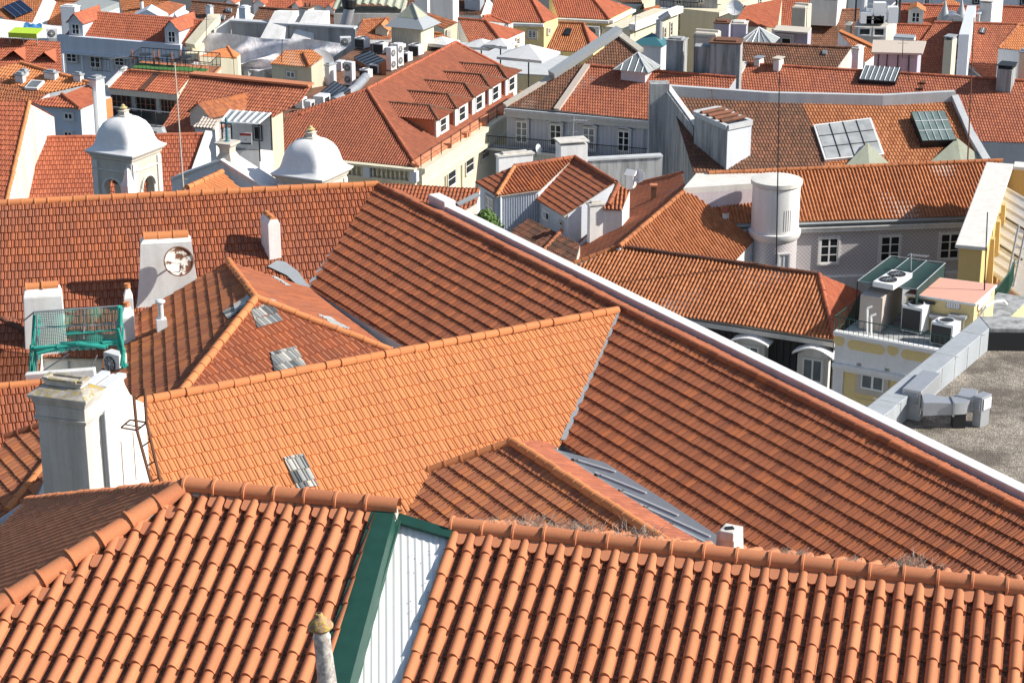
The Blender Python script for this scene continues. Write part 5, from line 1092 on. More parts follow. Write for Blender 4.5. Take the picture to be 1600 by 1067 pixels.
m = MB(); sqlathe(m, [(.24, zt_ + 1.28, 12), (.26, zt_ + 1.38, 12), (.18, zt_ + 1.42, 12), (.16, zt_ + 1.54, 12), (.22, zt_ + 1.58, 12), (.10, zt_ + 1.62, 12)], 24); f = m.build('finial', 'stone', bt)
m = MB(); m.lathe(ctr2 + UP * (zt_ + 1.60), [(.05, 0), (.09, .03), (.17, .07), (.18, .10), (.08, .15), (.09, .19), (.03, .23), (.01, .25)], 16); m.build('knob', 'brass', f, smooth=40)
m = MB(); m.lathe(ctr2 + UP * 36.0, [(.36, 0), (.30, .10), (.24, .35), (.18, .55), (.08, .62)], 20); b = m.build('bell', 'rust', bt, smooth=40); m = MB(); m.box(ctr2 + UP * 36.72, 1.5, .14, .14, La); m.build('bell_beam', 'wood', b)
t2 = pz(501, 280, zt_); copy_thing(bt, np.array([bt.location.x, bt.location.y, 30.0]) + (t2 - cn) + np.array([0, 0, 0]), 0, 'stone bell tower with white dome just left of the cream palace balustrade')
pn = thing('pinnacle', 'small white pinnacle in front of the left bell tower', 'pinnacle', pz(202, 312, 40.6)); p, L_, R_, wl, wr, hh = edge_box(192, 203, 212, 292, 312, 40.9, 40); c = p + L_ * wl / 2 + R_ * wr / 2
m = MB(); q = np.array([c[0], c[1], 0]); sqlathe(m, [(wl / 2, 39, 30), (wl / 2, c[2] + hh, 30), (wl * .56, c[2] + hh + .01, 30), (wl * .36, c[2] + hh + .15, 30), (wl * .25, c[2] + hh + .35, 30), (wl * .19, c[2] + hh + .52, 30), (.02, c[2] + hh + .58, 30)], 24, ax=L_, ay=R_, c=q); m.build('pillar', 'white_plaster', pn)
# gable parapet with stone pedestal and iron cross
zg_ = 38.6; ch = House('church', 'church gable with white raised coping and a stone pedestal, between the two domed towers', 'church', 'white_plaster', zb=22)
gA = pz(347, 252, zg_); dl = unit([-cos(radians(24)), sin(radians(24)), 0]); ch.loc = (gA[0], gA[1], 22); ch.root(gA); gpl = (gA, np.cross(dl, UP)); gp_ = lambda x, y: hit(x, y, gpl)
rd = unit([sin(radians(24)), cos(radians(24)), 0]); gl, gr_ = gp_(268, 281), gp_(432, 306); gl = gA - (gr_ - gA) * [1, 1, -1] * 1.0 if False else gl
m = MB(); th_ = .9; m.solid([gl, gA, gr_, gr_ + rd * th_, gA + rd * th_, gl + rd * th_], [np.array([*v[:2], 22]) for v in (gl, gA, gr_, gr_ + rd * th_, gA + rd * th_, gl + rd * th_)]); m.build('wall', 'white_plaster', ch.e)
m = MB()
for a, b in ((gl, gA), (gA, gr_)): m.solid([v + UP * .10 for v in (a - rd * .12, b - rd * .12, b + rd * (th_ + .12), a + rd * (th_ + .12))], [v + UP * .01 for v in (a - rd * .12, b - rd * .12, b + rd * (th_ + .12), a + rd * (th_ + .12))])
m.build('coping', 'white_plaster', ch.e, bevel=.02)
c = gA + rd * .45; sl_ = gA[2]; m = MB(); sqlathe(m, [(.33, sl_ - .2, 20), (.34, sl_ + .10, 20), (.24, sl_ + .28, 20), (.25, sl_ + .45, 20), (.30, sl_ + .56, 20), (.40, sl_ + .62, 20), (.40, sl_ + .70, 20), (.2, sl_ + .72, 20)], 24, ax=dl, ay=rd, c=np.array([c[0], c[1], 0])); o = m.build('pedestal', 'stone', ch.e, smooth=30)
m = MB(); m.lathe(c + UP * .7, [(.16, 0), (.06, .08), (.05, .95), (.03, 1.0)], 10).tube(c + UP * 1.45 - dl * .28, c + UP * 1.45 + dl * .28, .04, 6); m.build('cross', 'green_net' if False else 'teal_roof', o)
oA = pz(347, 270, 38.2); oP = slope_plane(oA, oA + rd, 24, 'right'); oL = slope_plane(oA, oA + rd, 24, 'left')
for pl, e_ in ((oP, hit(382, 302, oP)), (oL, hit(282, 300, oL))): tile_sheet('roof', ch.e, [[oA - rd * .0 + rd * 1.2 * 0, oA - rd * 2.6, e_ - rd * 2.6, e_]], oA, rd, pl[1], 'mars', 'clay_orange')
caps(ch.e, oA - rd * 2.6, oA, 'clay_orange', .11, .4, .04); ch.done()
# ---------------------------------------------------------------- left middle distance houses
h, pl = simple_house('house', 'broad orange tiled house behind the left bell tower with a white gable on its right', 'house', 'white_plaster', [((55, 217), (320, 211), 33.0, 25, 'near', [(50, 217), (322, 211), (285, 318), (4, 326)], 'mars', 'clay_red')], [(0, (55, 217), (320, 211), 'clay_red')], zb=6)
h.back(pl[0][1], pl[0][2], 4.5, 25, 'clay_red'); m = MB(); a, b = hit(322, 210, pl[0][0]), hit(290, 300, pl[0][0]); m.box((a + b) / 2 + np.array([.15, 0, .05]), np.linalg.norm(b - a), .35, .35, b - a, pl[0][0][1]); m.build('verge', 'white_plaster', h.e); h.done()
h, pl = simple_house('house', 'dark red gridded tile roof with sunlit white gable at the far left edge', 'house', 'white_old', [((-60, 157), (45, 160), 35.5, 27, 'near', [(-60, 156), (46, 160), (28, 245), (8, 326), (-60, 330)], 'mars', 'clay_red')], [(0, (46, 160), (8, 324), 'clay_orange', .10)], zb=6)
h.back(pl[0][1], pl[0][2], 3.6, 24, 'clay_red'); h.done()
z0_ = 29.6; h, pl = simple_house('house', 'small white house with hipped roof and two small windows left of the bell tower', 'house', 'white_blue', [((64, 166), (125, 171), z0_, 24, 'near', [(97, 149), (48, 159), (64, 166), (126, 171)], 'far', 'clay_red', (2, 3))], zb=2)
pl_ = pl[0][0]; ap = hit(97, 149, pl_); e1 = hit(126, 171, pl_); rp = plane3(ap, e1, pz(146, 163, e1[2])); h.face(rp, [ap, e1, pz(146, 163, e1[2]), hit(143, 131, rp)], np.cross(rp[1], UP), 'fine', 'clay_red'); caps(h.e, e1, ap, 'clay_red', .13, .42, .05)
f_ = wall_frame(hit(64, 166, pl_) + np.array([0, .19, 0]), e1 + np.array([0, .19, 0])); window(h.e, f_, 99, 175, 116, 189, '2x1', .1, 'stone_white'); window(h.e, f_, 99, 204, 115, 217, '2x1', .1, 'stone_white'); h.done()
h = House('house', 'tall white chimney block with a salmon painted side wall right of the small white house', 'house', 'white_blue', zb=2); h.root(pz(150, 190, 27.5))
o, c, t = chimney(h.e, 141, 152, 165, 126, 158, 29.2, 30, 'white_plaster', 'slab', 'zinc_matt', sink=3); p, L_, R_, wl, wr, hh = edge_box(139, 147, 175, 160, 193, 27.3, 30); c = p + L_ * wl / 2 + R_ * wr / 2; m = MB(); m.frustum(np.array([*c[:2], 2]), c + UP * hh, wl, wr, wl, wr, -L_); m.build('wall', 'white_blue', h.e); nn = -L_; m = MB(); m.box(p + R_ * (wr / 2 + .15) + UP * hh * .4 + np.cross(R_, UP) * .02, wr * .92, .05, hh * 1.1, R_); m.build('painted_panel', 'clay_orange', h.e); h.done()
for x0, x1, y, n in ((112, 150, 203, 'pale grey sheet roof just below the salmon side wall'), (236, 263, 206, 'little pale grey sheet roof right of the left bell tower dome')):
    h = House('shed', n, 'shed', 'white_blue', zb=2); P = [pz(*p, 27 + q) for p, q in (((x0, y + 12), 0), ((x1, y + 8), 0), ((x1 - 6, y - 9), .7), ((x0 + 16, y - 7), .7))]; h.root(P[0]); m = MB(); m.solid(P, [p - UP * .15 for p in P]); m.build('roof', 'zinc_matt', h.e); h.body.column([p - UP * .14 for p in P], 2); h.done()
# roofs with the little skylight
h, pl = simple_house('house', 'orange roof with one small skylight and several grey chimney boxes', 'house', 'white_plaster', [((-20, 122), (140, 133), 28.6, 22, 'near', [(33, 99), (110, 117), (142, 131), (75, 146), (45, 140), (6, 118), (-30, 112)], 'far', 'clay_orange')], zb=2)
pl_ = pl[0][0]; lf = slope_plane(hit(6, 118, pl_), hit(32, 138, pl_), 24, 'left'); h.face(lf, [hit(6, 118, pl_), hit(32, 138, pl_), hit(-30, 160, lf), hit(-40, 130, lf)], np.cross(lf[1], UP), 'fine', 'clay_rust'); lo = slope_plane(hit(30, 138, pl_), hit(76, 145, pl_), 28, 'near'); h.face(lo, [hit(28, 138, pl_), hit(78, 145, pl_), hit(52, 163, lo), hit(-30, 166, lo), hit(-30, 150, lo)], np.cross(lo[1], UP), 'fine', 'clay_rust')
caps(h.e, hit(33, 99, pl_), hit(142, 131, pl_), 'clay_orange', .12, .42, .04)
sk = [hit(*p, (pl_[0] + pl_[1] * .2, pl_[1])) for p in ((38, 137), (58, 138), (69, 126), (49, 125))]; m = MB(); m.solid(sk, [p - pl_[1] * .25 for p in sk]); o = m.build('skylight', 'white_paint', h.e); c = sum(sk) / 4; q = [c + (p - c) * .8 + pl_[1] * .012 for p in sk]; m = MB(); m.solid(q, [p - pl_[1] * .01 for p in q]); m.build('pane', 'glass_grey', o)
for xa, xb, xc, yt, yb in ((24, 36, 41, 119, 131), (30, 40, 46, 114, 122), (69, 86, 92, 116, 126), (115, 126, 131, 119, 130)): chimney(h.e, xa, xb, xc, yt, yb, pl_, 25, 'white_plaster', 'slab', 'zinc_matt', sink=.8, bev=0)
h.done()
h, pl = simple_house('house', 'large plain orange roof under the lime green awning', 'house', 'white_plaster', [((-60, 54), (95, 67), 25.5, 24, 'near', [(-60, 55), (94, 66), (98, 116), (-60, 104)], 'far', 'clay_red')], zb=1); h.body = MB(); h.body.column([hit(*p, pl[0][0]) - UP * .1 for p in ((-60, 57), (50, 65), (40, 108), (-60, 102))], 1)
for x, y in ((20, 97), (68, 100)):
    p = hit(x, y, pl[0][0]); d_ = unit(pl[0][2] - pl[0][1]); m = MB(); n_ = unit([d_[1], -d_[0], 0]); a = p + UP * .9; m.face([a - d_ * 1.3 - UP * .9 - n_ * .2, a - n_ * .2, a + n_ * 2 * -1.2 ]).face([a - n_ * .2, a + d_ * 1.3 - UP * .9 - n_ * .2, a - n_ * 2.4]); m.build('dormer_roof', 'clay_red', h.e, fixn=False)
h.done()
aw = thing('awning', 'lime green awning over the ridge at the upper left edge', 'awning', pz(40, 62, 25.5)); A_, B_ = pz(18, 61, 25.6), pz(62, 63, 25.6); d_ = unit(B_ - A_); n_ = np.array([d_[1], -d_[0], 0]); L = np.linalg.norm(B_ - A_); bk = -n_ if n_[1] < 0 else n_
m = MB(); m.solid([A_ + bk * .9 + UP * .8, B_ + bk * .9 + UP * .8, B_ - bk * .5 + UP * .6, A_ - bk * .5 + UP * .6], [v - UP * .06 for v in (A_ + bk * .9 + UP * .8, B_ + bk * .9 + UP * .8, B_ - bk * .5 + UP * .6, A_ - bk * .5 + UP * .6)]); m.box((A_ + B_) / 2 - bk * .5 + UP * .42, L, .05, .4, d_); m.build('canvas', 'lime', aw)
m = MB(); [m.tube(A_ + d_ * L * t - bk * .4 + UP * -.3, A_ + d_ * L * t - bk * .4 + UP * .6, .04, 5) for t in (.02, .5, .98)]; m.build('posts', 'zinc_matt', aw)
# pale house with dormers
z18 = 20.5; E0, E1 = pz(92, 58, z18), pz(285, 74, z18); P18 = slope_plane(E0, E1, 30, 'near'); u18 = unit(E1 - E0); n18 = unit([u18[1], -u18[0], 0]); n18 = n18 if n18[1] < 0 else -n18
h = House('house', 'long pale grey house with red roof and two gabled dormers', 'house', 'white_blue', zb=0)
h.face(P18, [(136, 17), (322, 31), (290, 73), (100, 57)], u18, 'fine', 'clay_red'); fr18 = wall_frame(E0, E1)
m = MB(); c = (E0 + E1) / 2; L18 = np.linalg.norm(E1 - E0); m.box(c + n18 * .1 - UP * .5, L18, .5, 1.5, u18); m.box(c + n18 * .25 - UP * 1.35, L18, .6, .22, u18); m.build('parapet', 'white_blue', h.e)
for x0, y0, x1, y1, st_ in ((103, 76, 122, 99, '2x3'), (140, 79, 159, 108, '2x3'), (178, 82, 196, 105, '2x3'), (217, 86, 234, 104, '2x2')): window(h.e, (((fr18[0][0] + n18 * .02), fr18[0][1]), u18), x0, y0, x1, y1, st_, .12, 'stone')
m = MB(); a = hit(128, 80, fr18[0]) + n18 * .1; m.tube(a, a - UP * 6, .08, 6); m.build('downpipe', 'white_paint', h.e)
def gable_dormer(par, pl, X, N, x0, x1, yb, yt, dep, wallm, roofm, st='2x2', hip=False, rh=.55, sidem=None, over=.2, kind='fine', winp=(.6, .62)):
    "dormer standing on roof plane pl: front bottom edge px (x0..x1, yb)"
    a, b = hit(x0, yb, pl), hit(x1, yb, pl); c = (a + b) / 2; w = abs((b - a) @ X); fp = (c, N); t = hit((x0 + x1) / 2, yt, fp); h = t[2] - c[2]
    P = lambda s, d, z: c + X * s - N * d + UP * z
    m = MB(); m.solid([P(-w / 2, 0, h), P(w / 2, 0, h), P(w / 2, dep, h), P(-w / 2, dep, h)], [P(-w / 2, 0, -.5), P(w / 2, 0, -.5), P(w / 2, dep, -.5), P(-w / 2, dep, -.5)])
    if not hip: m.face([P(-w / 2, 0.01, h), P(w / 2, .01, h), P(0, .01, h + rh)])
    o = m.build('dormer', wallm, par); r = w / 2 + over; drop = rh * over / (w / 2)
    for s in (-1, 1):
        if hip: q = [P(s * r, -over, h - drop), P(0, w * .45, h + rh), P(0, dep + rh * 2.0, h + rh), P(s * r, dep + .3, h - drop)]
        else: q = [P(s * r, -over, h - drop), P(0, -over, h + rh), P(0, dep + rh * 1.5, h + rh), P(s * r, dep, h - drop)]
        n = unit(np.cross(q[1] - q[0], q[3] - q[0])); n = n if n[2] > 0 else -n; tile_sheet('dormer_roof', o, [q], q[0], N, n, kind, roofm)
    if hip:
        q = [P(-r, -over, h - drop), P(r, -over, h - drop), P(0, w * .45, h + rh)]; n = unit(np.cross(q[1] - q[0], q[2] - q[0])); n = n if n[2] > 0 else -n; tile_sheet('dormer_roof', o, [q], q[0], X, n, kind, roofm)
        for s in (-1, 1): caps(o, P(s * r, -over, h - drop), P(0, w * .45, h + rh), roofm, .12, .42, .04)
        caps(o, P(0, w * .45, h + rh), P(0, dep + rh * 2.0, h + rh), roofm, .12, .42, .04)
    if st: window_at(o, P(0, -.03, h * .52), X, N, w * winp[0], h * winp[1] * 1.2, st, .07, 'stone_white')
    return o
for x0, x1, yb, yt in ((108, 131, 59, 34), (258, 281, 72, 45)): gable_dormer(h.e, P18, u18, n18, x0, x1, yb, yt, 3.2, 'white_blue', 'clay_red', rh=.8)
v0, v1 = hit(290, 73, P18), hit(324, 32, P18); m = MB(); m.box((v0 + v1) / 2 + u18 * .5 + UP * .1, np.linalg.norm(v1 - v0), 1.1, .5, v1 - v0, P18[1]); m.build('gable_wall', 'cream', h.e); h.done()
# restaurant porch with turf terrace above
z19 = 25.6; E0, E1 = pz(170, 138, z19), pz(277, 148, z19); P19 = slope_plane(E0, E1, 20, 'near'); u19 = unit(E1 - E0); n19 = unit([u19[1], -u19[0], 0]); n19 = n19 if n19[1] < 0 else -n19
h = House('house', 'terrace house with a tiled porch over wooden windows and green turf above', 'house', 'cream', zb=1)
h.face(P19, [(200, 108), (300, 117), (276, 148), (170, 138)], u19, 'far', 'clay_red', eave=(2, 3), ov=.5); fr19 = wall_frame(E0 - n19 * .44, E1 - n19 * .44)
m = MB(); m.box((E0 + E1) / 2 - n19 * .3 - UP * .28, np.linalg.norm(E1 - E0), .5, .4, u19); m.build('fascia', 'stone', h.e)
vm = hit(222, 142, P19); vt = hit(249, 113, P19); m = MB(); m.box((vm + vt) / 2 + P19[1] * .05, np.linalg.norm(vt - vm), .5, .12, vt - vm, P19[1]); m.build('mossy_strip', 'clay_dark', h.e)
for x0, x1 in ((176, 208), (213, 246), (252, 276)): window(h.e, fr19, x0, 147 + (x0 - 176) * .1, x1, 184 + (x0 - 176) * .1, '4x3', .05, 'wood', 'glass', 'wood', name='window')
m = MB()
for x in (211, 249): m = MB(); a = hit(x, 150, fr19[0]) + n19 * .15; m.box(a - UP * 1.0, .28, .28, 2.6, u19); m.build('column', 'concrete', h.e)
ba = [hit(178, 190, (fr19[0][0] + n19 * 1.5, fr19[0][1])), hit(276, 200, (fr19[0][0] + n19 * 1.5, fr19[0][1]))]; railing(h.e, ba, 1.1, 1.2, .03, 'galv'); m = MB(); m.box((ba[0] + ba[1]) / 2 - UP * .1, np.linalg.norm(ba[1] - ba[0]), 3, .2, u19); m.build('balcony', 'concrete', h.e)
m = MB(); m.box((ba[0] + ba[1]) / 2 + UP * .5, np.linalg.norm(ba[1] - ba[0]), .03, .9, u19); m.build('glass_balustrade', 'glass', h.e)
zt19 = hit(250, 111, P19)[2] + .02; T = [pz(*p, zt19) for p in ((203, 109), (330, 119), (345, 104), (222, 95))]; m = MB(); m.solid(T, [p - UP * .2 for p in T]); m.build('terrace', 'terracotta_smooth', h.e); h.body.column([p - UP * .19 for p in T], 1)
G = [pz(*p, zt19 + .06) for p in ((205, 106), (318, 113), (326, 108), (218, 98))]; m = MB(); m.solid(G, [p - UP * .05 for p in G]); m.build('artificial_turf', 'turf', h.e)
railing(h.e, [T[0], T[1], T[2], T[3], T[0]], 1.0, .35, .02, 'dark_metal'); railing(h.e, [pz(145, 112, zt19), pz(172, 114, zt19), T[0]], 1.0, .4, .02, 'dark_metal')
m = MB(); s0, s1 = hit(200, 108, P19), hit(170, 138, P19); m.box((s0 + s1) / 2 - u19 * .15, np.linalg.norm(s1 - s0), .3, .5, s1 - s0, P19[1]); m.build('side_wall', 'white_plaster', h.e); h.done()
for i, (x, y, n) in enumerate(((290, 104, 'dark terrace table set on the right of the green turf'), (228, 100, 'dark terrace table set on the left of the green turf'), (262, 102, 'dark terrace table set in the middle of the green turf'))):
    b = pz(x, y, zt19 + .07); e = thing('terrace_table', n, 'table', b, 'tables on the turf terrace'); m = MB(); m.lathe(b, [(.03, 0), (.03, .7), (.5, .71), (.5, .74)], 12); m.build('table_top', 'dark_metal', e)
    for s in (-1, 1): m = MB(); q = b + np.array([s * .8, 0, 0]); m.box(q + UP * .45, .45, .45, .05).box(q + UP * .75 + np.array([s * .2, 0, 0]), .05, .45, .6); [m.tube(q + np.array([a * .2, c * .2, 0]), q + np.array([a * .2, c * .2, .45]), .02, 4) for a in (-1, 1) for c in (-1, 1)]; m.build('seat', 'wood', e)
# brown-orange roof with dormer
h, pl = simple_house('house', 'large weathered roof with a broad smooth ridge and a beige gabled dormer', 'house', 'cream', [((300, 116), (486, 134), 28.0, 25, 'near', [(300, 117), (488, 134), (470, 160), (428, 184), (330, 205), (246, 212)], 'far', 'clay_far')], zb=2)
P20, a, b = pl[0]; h.body = MB(); h.body.column([hit(*p, P20) - UP * .12 for p in ((302, 119), (440, 131), (400, 165), (320, 198), (252, 206))], 2); m = MB(); m.box((a + b) / 2 + UP * .06, np.linalg.norm(b - a), .9, .14, b - a); m.build('ridge_band', 'terracotta_smooth', h.e); u20 = unit(b - a); n20 = unit([u20[1], -u20[0], 0]); n20 = n20 if n20[1] < 0 else -n20; 
gable_dormer(h.e, P20, unit(u20 + n20 * .35), unit(n20 - u20 * .35), 288, 341, 205, 178, 3.5, 'tan_metal', 'clay_rust', None, rh=.75); h.done()
# pergola terrace with estate sign
z21 = 26.8; h = House('house', 'white walled roof terrace under a glazed pergola left of the palace balustrade', 'house', 'white_plaster', zb=2)
h.flat([(345, 232), (405, 232), (425, 200), (350, 200)], z21, 'concrete'); G = [pz(*p, z21 + 2.4) for p in ((346, 190), (404, 194), (423, 178), (360, 173))]; m = MB(); m.solid(G, [p - UP * .04 for p in G]); m.build('glass_roof', 'glass_grey', h.e)
m = MB()
for i in range(7): t = i / 6; m.box((G[0] * (1 - t) + G[1] * t + G[3] * (1 - t) + G[2] * t) / 2 + UP * .04, np.linalg.norm(G[3] * (1 - t) + G[2] * t - G[0] * (1 - t) - G[1] * t), .09, .09, G[3] * (1 - t) + G[2] * t - G[0] * (1 - t) - G[1] * t)
m.tube(G[0], G[1], .06, 5).tube(G[3], G[2], .06, 5); m.build('pergola_beam', 'white_paint', h.e)

for g in G: m = MB(); m.tube(g, np.array([*g[:2], z21]), .05, 6); m.build('pergola_post', 'dark_metal', h.e)
bw = [np.array([*g[:2], z21]) for g in (G[3], G[2])]; m = MB(); m.quadwall(bw[0], bw[1], z21, z21 + 2.2); m.build('back_wall', 'white_plaster', h.e)
f_ = wall_frame(bw[0] - np.array([0, .05, 0]), bw[1] - np.array([0, .05, 0])); window(h.e, f_, 396, 196, 410, 220, '1x1', .05, 'dark_metal'); h.done()
W_ = [pz(*p, 28.4) for p in ((298, 222), (330, 224), (345, 196), (312, 184))]; h = House('house', 'small whitewashed annexe with pale mottled tiles left of the pergola', 'house', 'white_plaster', zb=2); aP = slope_plane(pz(300, 200, 29), pz(335, 202, 29), 18, 'near'); h.face(aP, [(302, 199), (334, 202), (341, 190), (318, 183)], unit(pz(335, 202, 29) - pz(300, 200, 29)), 'far', 'mortar', eave=(0, 1)); h.done()
sg = thing('sign', 'white estate agent sign with red heading hung on the pergola terrace', 'sign', pz(384, 226, z21 + .2)); a = pz(384, 217, z21 + .9); m = MB(); fx = unit([1, -.12, 0]); fn = unit([-.12, -1, 0]); w, hh = 19 * mpp(a), 19 * mpp(a); m.box(a, w, .05, hh, fx); m.build('board', 'white_paint', sg)
m = MB(); m.box(a + fn * .04 + UP * hh * .36, w * .98, .03, hh * .2, fx); m.build('heading', 'red_paint', sg); m = MB(); m.box(a + fn * .04 - UP * hh * .40, w * .9, .03, hh * .12, fx).box(a + fn * .04 - UP * hh * .05, w * .12, .03, hh * .05, fx); m.build('lettering', 'dark_metal', sg)
# ---------------------------------------------------------------- palace with five dormers
zp, zq_ = 24.5, 21.0; PA, PB, PE, PL_ = pz(574, 140, zp), pz(712, 67, zp), pz(652, 262, zq_), pz(396, 236.5, zq_)
F1, R1 = plane3(PA, PE, PL_), plane3(PA, PB, PE); uF1, uR1 = unit(PE - PL_), unit(PB - PA); nF1 = unit([uF1[1], -uF1[0], 0]); nF1 = nF1 if nF1[1] < 0 else -nF1; nR1 = unit([uR1[1], -uR1[0], 0]); nR1 = nR1 if nR1[0] > 0 else -nR1
pa = House('palace', 'large palace with two sweeping red roofs, five white dormers and a cream balustraded facade', 'palace', 'cream', zb=0)
EE = PE + uR1 * 21; pa.face(F1, [PA, PE, PL_, hit(427, 186, F1), hit(470, 180, F1)], uF1, 'can', 'clay_palace', label='front slope')
pa.face(R1, [PA, PB, PB + (EE - PE) * .0 + uR1 * 5.5 + (PE - PA) * .62, EE, PE], uR1, 'fine', 'clay_palace', label='slope with dormers')
caps(pa.e, PE, PA, 'clay_far', .14, .42, .05); caps(pa.e, PA, PB, 'clay_red', .13, .42, .05); caps(pa.e, PB, PB + uR1 * 5.5 + (PE - PA) * .62, 'clay_red', .13, .42, .05); caps(pa.e, hit(470, 180, F1), PA, 'clay_red', .12, .42, .05)
c1, c2 = PE, EE; m = MB(); L = np.linalg.norm(EE - PE); cc = (PE + EE) / 2; m.box(cc + nR1 * .25 - UP * .22, L, .7, .35, uR1); m.box(cc + nR1 * .15 - UP * .85, L, .45, .95, uR1); m.box(cc + nR1 * .3 - UP * 1.45, L, .7, .25, uR1); m.build('cornice', 'cream', pa.e)
L2 = np.linalg.norm(PE - PL_) + 4; cc = PE - uF1 * L2 / 2; m = MB(); m.box(cc + nF1 * .30 - UP * .10, L2, .6, .18, uF1); m.box(cc + nF1 * .3 - UP * 1.02, L2, .5, .16, uF1); m.box(cc + nF1 * .25 - UP * 1.7, L2, .35, 1.2, uF1); m.box(cc + nF1 * .45 - UP * 2.35, L2, .8, .2, uF1); m.build('cornice', 'cream', pa.e)
kx = lambda x: PE + (hit(x, 262, (PE, nF1)) - PE) @ uF1 * uF1
bal = MB(); 
for x0, x1 in ((392, 434), (541, 572), (582, 645)):
    a, b = kx(x0), kx(x1); n = max(2, int(np.linalg.norm(b - a) / .34))
    for i in range(n): q = a + (b - a) * (i + .5) / n + nF1 * .32; bal.lathe(q - UP * .95, [(.07, 0), (.06, .08), (.11, .25), (.09, .42), (.05, .6), (.07, .76)], 8)
bal.build('balusters', 'cream', pa.e, smooth=40)['kind'] = 'stuff'
m = MB()
for x in (388, 437, 537, 577, 650): q = kx(x) + nF1 * .34; m.box(q - UP * .58, .55, .5, .78, uF1)
m.build('balustrade_piers', 'white_blue', pa.e); m = MB(); m.box(cc - UP * .6 + nF1 * .06, L2, .05, .8, uF1); m.build('balustrade_back', 'cream', pa.e)
frR = ((PE + nR1 * .02, nR1), -uR1 if (-uR1)[0] > 0 else uR1)
for x0, y0, x1, y1 in ((699, 264, 713, 293), (727, 243, 741, 272), (752, 226, 765, 250)): window(pa.e, frR, x0, y0, x1, y1, '1x2', .12, 'stone')
m = MB()
for t in (.18, .47, .76): q = PE + (EE - PE) * t * .55 + nR1 * .06; m.tube(q - UP * 1.6, q - UP * 9, .09, 6)
m.build('downpipe', 'cream', pa.e)
m = MB(); rr = [PE + uR1 * s + nR1 * .25 + UP * 0 for s in np.linspace(.1, 18, 10)]; [m.tube(q, q + UP * 1.0, .035, 5) for q in rr]; m.tube(rr[0] + UP * .95, rr[-1] + UP * .95, .015, 4).tube(rr[0] + UP * .5, rr[-1] + UP * .5, .015, 4); m.build('roof_rail', 'dark_metal', pa.e)
m = MB(); mm = PE + uR1 * 9.5 - nR1 * .25 + UP * .14; m.box(mm, 19, .55, .22, uR1, R1[1]); m.build('gutter_channel', 'terracotta_smooth', pa.e)
XR = -uR1 if (-uR1)[0] < 0 else uR1
for i, (x0, yb0, x1, yb1, yt) in enumerate(((681, 215, 703, 204, 178), (711, 198, 732, 186, 160), (738, 181, 758, 169, 143), (764, 166, 783, 154, 129), (790, 151, 808, 140, 115))):
    a, b = hit(x0, yb0, R1), hit(x1, yb1, R1); xm, ym = proj_px = (x0 + x1) / 2, (yb0 + yb1) / 2; c = (a + b) / 2; w = abs((b - a) @ uR1); q = hit(xm, yt, (c, nR1)); hh = q[2] - c[2] - .02
    P = lambda s, d, z, c=c: c + uR1 * s - nR1 * d + UP * z; dep = 3.0; rh = .55; ov = .28
    m = MB(); m.solid([P(-w / 2, 0, hh), P(w / 2, 0, hh), P(w / 2, dep, hh), P(-w / 2, dep, hh)], [P(-w / 2, 0, -.4), P(w / 2, 0, -.4), P(w / 2, dep, -.4), P(-w / 2, dep, -.4)]); o = m.build('dormer', 'white_plaster', pa.e)
    r = w / 2 + ov; z1 = hh - .02; ridge0, ridge1 = P(0, w * .42, z1 + rh), P(0, dep + 1.6, z1 + rh)
    for s in (-1, 1):
        q4 = [P(s * r, -ov, z1 - .1), ridge0, ridge1, P(s * r, dep + .9, z1 - .1)]; n = unit(np.cross(q4[1] - q4[0], q4[3] - q4[0])); n = n if n[2] > 0 else -n; tile_sheet('dormer_roof', o, [q4], q4[0], nR1, n, 'can', 'clay_palace')
    q3 = [P(-r, -ov, z1 - .1), P(r, -ov, z1 - .1), ridge0]; n = unit(np.cross(q3[1] - q3[0], q3[2] - q3[0])); n = n if n[2] > 0 else -n; tile_sheet('dormer_roof', o, [q3], q3[0], uR1, n, 'can', 'clay_palace')
    for s in (-1, 1): caps(o, P(s * r, -ov, z1 - .1), ridge0, 'clay_brown', .10, .42, .03); m = MB(); m.box(P(s * (w / 2 + .012), dep / 2 + .1, hh / 2 - .2), .02, dep - .1, hh + .3, uR1); m.build('side_wall', 'clay_dark' if False else 'terracotta_smooth', o)
    caps(o, ridge0, ridge1, 'clay_brown', .11, .42, .03)
    window_at(o, P(0, -.02, hh * .46), uR1, nR1, w * .52, hh * .78, '1x2', .06, 'white_paint')
    m = MB(); 
    for s in (-1, 1): m.box(P(s * w * .66, -.7, -.42), .26, 1.3, .4, uR1)
    m.build('dormer_step', 'terracotta_smooth', o)['kind'] = 'stuff'
# plant roof behind the palace ridge
zfl = hit(470, 182, F1)[2] - .04; flat = [pz(*p, zfl) for p in ((427, 187), (470, 181), (560, 147), (705, 72), (655, 62), (565, 70), (500, 112), (440, 160))]; m = MB(); m.solid(flat, [p - UP * .3 for p in flat]); m.build('flat_roof', 'clay_brown', pa.e); pa.body.column([p - UP * .29 for p in flat], 0); pa.done()
zf_ = zfl + .02
def sheet_roof(label, px, z, rise, mat='zinc_matt', side='clay_rust'):
    P = [pz(*p, z + r) for p, r in zip(px, rise)]; e = thing('skylight_roof', label, 'skylight', P[0]); m = MB(); m.solid(P, [p - UP * .08 for p in P]); m.build('glazing', mat, e); m = MB()
    for i in range(6): t = i / 5; a, b = P[0] * (1 - t) + P[1] * t, P[3] * (1 - t) + P[2] * t; m.box((a + b) / 2 + UP * .03, np.linalg.norm(b - a), .06, .06, b - a)
    m.build('glazing_bars', 'metal_white' if mat == 'slate_glass' else 'dark_metal', e); m = MB(); m.column([p - UP * .09 for p in P], z - .4); m.build('upstand', side, e)
